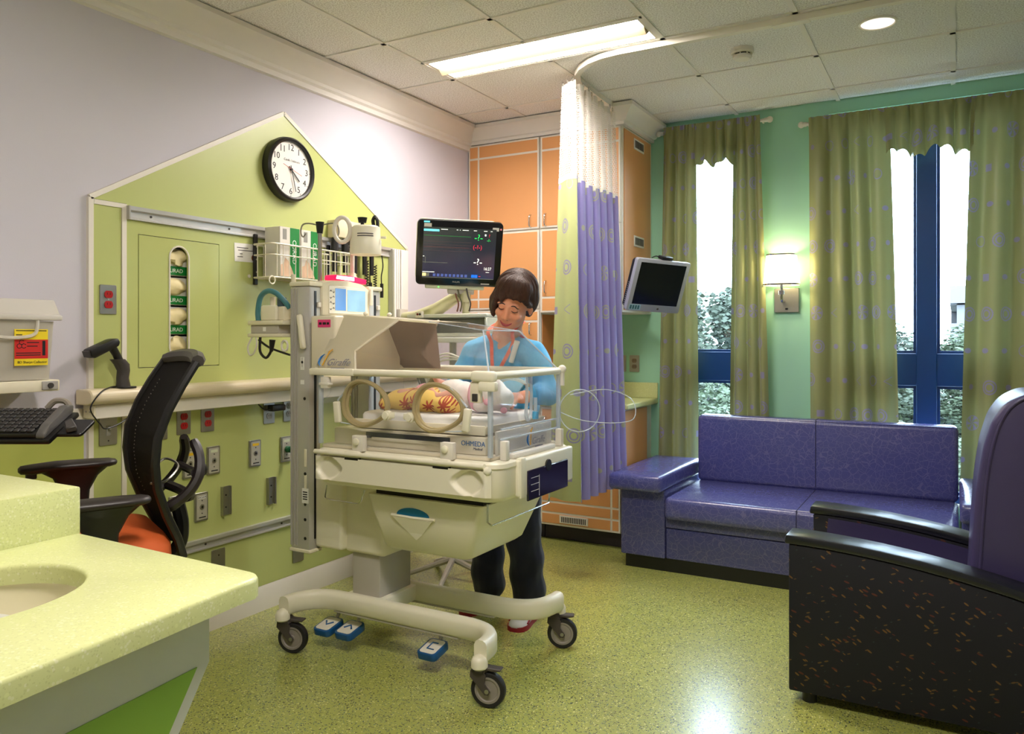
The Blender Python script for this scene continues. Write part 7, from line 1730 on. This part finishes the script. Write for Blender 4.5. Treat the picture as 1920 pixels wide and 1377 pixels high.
b_ = bmesh.new(); bx(b_, -0.025, 0.025, -0.002, 0.002, -0.04, 0.035, 0.002, 1, M=Matrix.Translation(on_top(1.10, 1.085))); bd = obj('badge', b_, PAPER, nurse)
# pen clipped at the neckline
pn = on_top(1.20, 1.25); b_ = bmesh.new(); cyl(b_, pn + Vector((-0.012, -0.012, -0.05)), pn + Vector((0.02, -0.012, 0.045)), 0.011, 0.013, n=14); obj('clip_on_reader', b_, WHITE, nurse)
b_ = bmesh.new(); ell(b_, on_top(1.205, 1.315) + Vector((0, -0.008, 0)), 0.014, 0.008, 0.014, 12, 8); obj('pink_badge_reel', b_, mat('magenta_reel', (206, 50, 120), 0.4), nurse)

# ------------------------------------------------------------------ infant on the mattress
BSK = skin_mat('infant_skin', (226, 164, 142), (236, 180, 160))
baby = thing('infant', 'swaddled newborn with white cap lying inside the incubator', 'infant', (1.15, 2.63, 1.012))
bp = [('e', (1.305, 2.625, 1.085), 0.062, 0.056, 0.058), ('e', (1.268, 2.612, 1.078), 0.035, 0.040, 0.042), ('c', (1.25, 2.63, 1.07), (1.20, 2.635, 1.07), 0.026, 0.035), ('e', (1.13, 2.64, 1.065), 0.085, 0.062, 0.050), ('e', (1.02, 2.645, 1.062), 0.07, 0.058, 0.048),
      ('ch', [((1.17, 2.585, 1.085), 0.022), ((1.12, 2.56, 1.07), 0.018), ((1.07, 2.58, 1.10), 0.014)]), ('ch', [((1.16, 2.70, 1.085), 0.022), ((1.10, 2.70, 1.10), 0.018), ((1.05, 2.665, 1.128), 0.014)]),
      ('ch', [((1.01, 2.61, 1.06), 0.032), ((0.93, 2.58, 1.075), 0.026), ((0.87, 2.62, 1.04), 0.018)]), ('ch', [((1.01, 2.68, 1.06), 0.032), ((0.93, 2.71, 1.075), 0.026), ((0.87, 2.67, 1.04), 0.018)]),
      ('e', (1.045, 2.662, 1.135), 0.016, 0.013, 0.012)]
for k in range(4): bp.append(('c', (1.040 - 0.004 * k, 2.650 + 0.008 * k, 1.138), (1.028 - 0.003 * k, 2.652 + 0.008 * k, 1.152), 0.005, 0.0042))
bp.append(('c', (1.052, 2.650, 1.138), (1.048, 2.640, 1.150), 0.005, 0.0045)); bp.append(('e', (1.262, 2.578, 1.088), 0.008, 0.007, 0.008)); bp.append(('e', (1.318, 2.568, 1.072), 0.012, 0.008, 0.016))
bb = fuse('body', bp, BSK, baby, 0.0045, 4)
CAPM = cloth_mat('white_knit_cap', (240, 230, 222), 120); PINKC = mat('pink_cloth', (238, 176, 190), 0.85, bump=0.2, bscale=80)
fuse('cap', [('e', (1.325, 2.630, 1.088), 0.066, 0.064, 0.066), ('e', (1.365, 2.640, 1.070), 0.050, 0.055, 0.048), ('e', (1.30, 2.625, 1.05), 0.055, 0.058, 0.035)], CAPM, baby, 0.006, 5)
b_ = bmesh.new(); tube(b_, [Vector((1.268 + 0.012 * math.cos(a) * 0, 2.627 + 0.060 * math.cos(a), 1.085 + 0.058 * math.sin(a))) for a in [2 * PI * i / 28 for i in range(28)]], 0.010, 8, loop=True); obj('cap_brim', b_, PINKC, baby)
for p, r in (((1.345, 2.568, 1.062), 0.013), ((1.40, 2.60, 1.03), 0.012)):
    b_ = bmesh.new(); ell(b_, p, r * 1.2, r, r, 12, 8); obj('pink_bow', b_, PINKC, baby)
fuse('swaddle', [('e', (1.20, 2.635, 1.075), 0.055, 0.072, 0.058), ('e', (1.14, 2.64, 1.08), 0.07, 0.07, 0.062)], CAPM, baby, 0.007, 5, disp=folds(0.003))
fuse('pink_wrap', [('e', (0.98, 2.68, 1.085), 0.055, 0.045, 0.035), ('e', (1.08, 2.675, 1.09), 0.05, 0.04, 0.035)], PINKC, baby, 0.007, 5)
def print_mat():
    m, nt, b = new_mat('yellow_flower_flannel'); tc = nd(nt, 'ShaderNodeTexCoord')
    s0 = nd(nt, 'ShaderNodeSeparateXYZ'); nt.links.new(tc.outputs['Object'], s0.inputs[0]); cb = nd(nt, 'ShaderNodeCombineXYZ')
    nt.links.new(s0.outputs[0], cb.inputs[0]); nt.links.new((N(nt, s0.outputs[2]) - N(nt, s0.outputs[1]) * 0.75).k, cb.inputs[1])
    v = nd(nt, 'ShaderNodeTexVoronoi'); v.voronoi_dimensions = '2D'; v.inputs['Scale'].default_value = 15; v.inputs['Randomness'].default_value = 0.7; nt.links.new(cb.outputs[0], v.inputs['Vector'])
    sub = nd(nt, 'ShaderNodeVectorMath'); sub.operation = 'SUBTRACT'; nt.links.new(cb.outputs[0], sub.inputs[0]); nt.links.new(v.outputs['Position'], sub.inputs[1])
    sx = nd(nt, 'ShaderNodeSeparateXYZ'); nt.links.new(sub.outputs[0], sx.inputs[0])
    ang = N(nt, sx.outputs[1]).atan2(N(nt, sx.outputs[0])); d = N(nt, v.outputs['Distance'])
    fl = d.lt((ang * 8.0).sin() * 0.14 + 0.30); sp = nd(nt, 'ShaderNodeSeparateColor'); nt.links.new(v.outputs['Color'], sp.inputs[0])
    red = fl * N(nt, sp.outputs[0]).gt(0.45); blue = N(nt, sp.outputs[0]).lt(0.25) * d.lt(0.16)
    c = mix(nt, red, lin((244, 206, 110)), lin((186, 84, 60))); c = mix(nt, blue, c, lin((130, 170, 206)))
    nt.links.new(c, b.inputs['Base Color']); b.inputs['Roughness'].default_value = 0.9; b.inputs['Sheen Weight'].default_value = 0.3
    return m
def fuse_top(name, *a, **k):
    e = bpy.data.objects.new('tmp_parent', None); COL.objects.link(e); o = fuse(name, a[0], a[1], e, *a[2:], **k); o.parent = None; bpy.data.objects.remove(e); return o
bl = fuse_top('baby_blanket', [('e', (0.93, 2.625, 1.050), 0.105, 0.098, 0.050), ('e', (1.06, 2.615, 1.053), 0.115, 0.098, 0.058), ('e', (1.15, 2.60, 1.045), 0.07, 0.085, 0.046), ('e', (0.86, 2.62, 1.038), 0.06, 0.08, 0.035)], print_mat(), 0.007, 5, disp=folds(0.004))
for v in bl.data.vertices:
    if v.co.z < 1.0135: v.co.z = 1.0135
tag(bl, 'yellow flannel blanket with red flowers wrapped around the newborn', 'blanket')
# breathing tubes hanging at the head end of the canopy
t = thing('breathing_tubing', 'clear tubes with blue connector hanging at the head end inside the canopy', 'tubing', (1.44, 2.72, 0.98))
b_ = bmesh.new(); tube(b_, smooth_path([(1.445, 2.70, 1.155), (1.447, 2.70, 1.08), (1.445, 2.695, 1.01), (1.443, 2.715, 0.985), (1.445, 2.735, 1.01), (1.447, 2.735, 1.08), (1.445, 2.735, 1.155)]), 0.007, 8); obj('tube_loop', b_, ACRED, t)
b_ = bmesh.new(); cyl(b_, (1.447, 2.77, 0.985), (1.447, 2.77, 1.015), 0.013, n=14); obj('connector', b_, mat('sky_connector', (90, 180, 222), 0.3), t)
b_ = bmesh.new(); cyl(b_, (1.447, 2.77, 1.015), (1.447, 2.77, 1.07), 0.008, n=12); obj('adapter', b_, ACRED, t)
b_ = bmesh.new(); tube(b_, smooth_path([(1.48, 2.93, 1.00), (1.56, 2.98, 0.965), (1.68, 3.05, 0.955), (1.74, 3.10, 0.975), (1.72, 3.12, 1.05), (1.62, 3.08, 1.09), (1.50, 2.98, 1.07)]), 0.002, 5); obj('loose_line', b_, ACRED, t)
# ------------------------------------------------------------------ outside the windows
GRASS = mat('lawn_green', (48, 54, 34), 0.9, var=0.2, scale=0.6)
bm = bmesh.new(); bx(bm, -60, 70, 7.0, 110, -4.3, -4.2); o = struct('ground', bm, GRASS)
bm = bmesh.new(); bx(bm, -60, 70, 40, 48, -4.2, -4.17); o = struct('road', bm, mat('asphalt_grey', (58, 58, 60), 0.9, var=0.08, scale=1.0))
BARK = mat('tree_bark', (92, 80, 66), 0.9, var=0.2, scale=6)
def leaf_mat(nm, c):
    m, nt, b = new_mat(nm); gi = nd(nt, 'ShaderNodeTexCoord'); nz = nd(nt, 'ShaderNodeTexNoise'); nz.inputs['Scale'].default_value = 0.9; nt.links.new(gi.outputs['Object'], nz.inputs['Vector'])
    l = lin(c); nt.links.new(mix(nt, nz.outputs['Fac'], tuple(x * 0.55 for x in l), tuple(min(1, x * 1.4) for x in l)), b.inputs['Base Color']); b.inputs['Roughness'].default_value = 0.7
    return m
def foliage_mesh(seed, n, lsize, m):
    rnd = random.Random(seed); clumps = [(Vector((rnd.gauss(0, 0.42), rnd.gauss(0, 0.42), rnd.uniform(-0.75, 0.8))), rnd.uniform(0.25, 0.42)) for _ in range(26)]
    V, Fc = [], []
    for k in range(n):
        c, r = clumps[k % len(clumps)]; d = Vector((rnd.gauss(0, 1), rnd.gauss(0, 1), rnd.gauss(0, 1))).normalized(); p = c + d * r * rnd.uniform(0.55, 1.0)
        a = Vector((rnd.gauss(0, 1), rnd.gauss(0, 1), rnd.gauss(0, 1))).normalized(); u, v = perp(a); s = lsize * rnd.uniform(0.6, 1.3); i = len(V)
        V += [p - u * s, p - v * s * 0.5, p + u * s, p + v * s * 0.5]; Fc.append((i, i + 1, i + 2, i + 3))
    me = bpy.data.meshes.new('foliage'); me.from_pydata([tuple(v) for v in V], [], Fc); me.materials.append(m); return me
FOL = [foliage_mesh(11, 22000, 0.036, leaf_mat('leaf_olive', (46, 58, 36))), foliage_mesh(12, 22000, 0.034, leaf_mat('leaf_grey_green', (46, 55, 42)))]
def tree(label, x, y, zc, rx, rz, kind):
    t = thing('leafy_tree', label, 'tree', (x, y, -4.2), 'trees outside the windows', world=False)
    b_ = bmesh.new(); tube(b_, [(0, 0, -0.05), (0.1, 0, (zc + 4.2) * 0.5), (0, 0.1, zc + 4.2 + rz * 0.3)], [0.28, 0.2, 0.08], 8)
    for k in range(5):
        a = 2 * PI * k / 5 + x; tube(b_, [(0.05, 0, zc + 4.2 - rz * 0.6), (rx * 0.4 * math.cos(a), rx * 0.4 * math.sin(a), zc + 4.2 + rz * 0.1)], [0.1, 0.03], 6)
    obj('trunk', b_, BARK, t)
    f = bpy.data.objects.new('foliage', FOL[kind]); COL.objects.link(f); f.parent = t; f.location = (0, 0, zc + 4.2); f.scale = (rx, rx, rz); f.rotation_euler = (0, 0, x * 2.1); f['kind'] = 'stuff'
tree('tall grey-green tree filling the narrow window', -4.1, 24.0, 0.2, 3.0, 3.3, 1)
tree('tree behind and left of the tall one in the narrow window', -7.4, 28.0, -0.4, 3.2, 3.6, 0)
tree('lower leafy tree seen at the foot of the narrow window', -2.6, 19.0, -2.0, 2.0, 2.0, 0)
tree('tree in the left pane of the wide window', 1.0, 27.0, 0.1, 2.2, 2.3, 1)
tree('low tree below the transom in the wide window left pane', 1.6, 18.0, -2.5, 1.6, 1.5, 0)
tree('tree before the concrete building in the wide window right pane', 4.3, 27.0, 0.0, 2.3, 1.7, 0)
tree('low tree at the bottom of the wide window right pane', 3.6, 17.0, -2.1, 1.5, 1.5, 0)
tree('tree at the far right beyond the wide window', 8.4, 30.0, 0.2, 3.0, 2.6, 1)
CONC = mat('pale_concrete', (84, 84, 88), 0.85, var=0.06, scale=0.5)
t = thing('parking_garage', 'pale concrete parking garage far beyond the wide window', 'building', (12, 64, -4.2))
for z in (-1.4, 1.2, 3.7):
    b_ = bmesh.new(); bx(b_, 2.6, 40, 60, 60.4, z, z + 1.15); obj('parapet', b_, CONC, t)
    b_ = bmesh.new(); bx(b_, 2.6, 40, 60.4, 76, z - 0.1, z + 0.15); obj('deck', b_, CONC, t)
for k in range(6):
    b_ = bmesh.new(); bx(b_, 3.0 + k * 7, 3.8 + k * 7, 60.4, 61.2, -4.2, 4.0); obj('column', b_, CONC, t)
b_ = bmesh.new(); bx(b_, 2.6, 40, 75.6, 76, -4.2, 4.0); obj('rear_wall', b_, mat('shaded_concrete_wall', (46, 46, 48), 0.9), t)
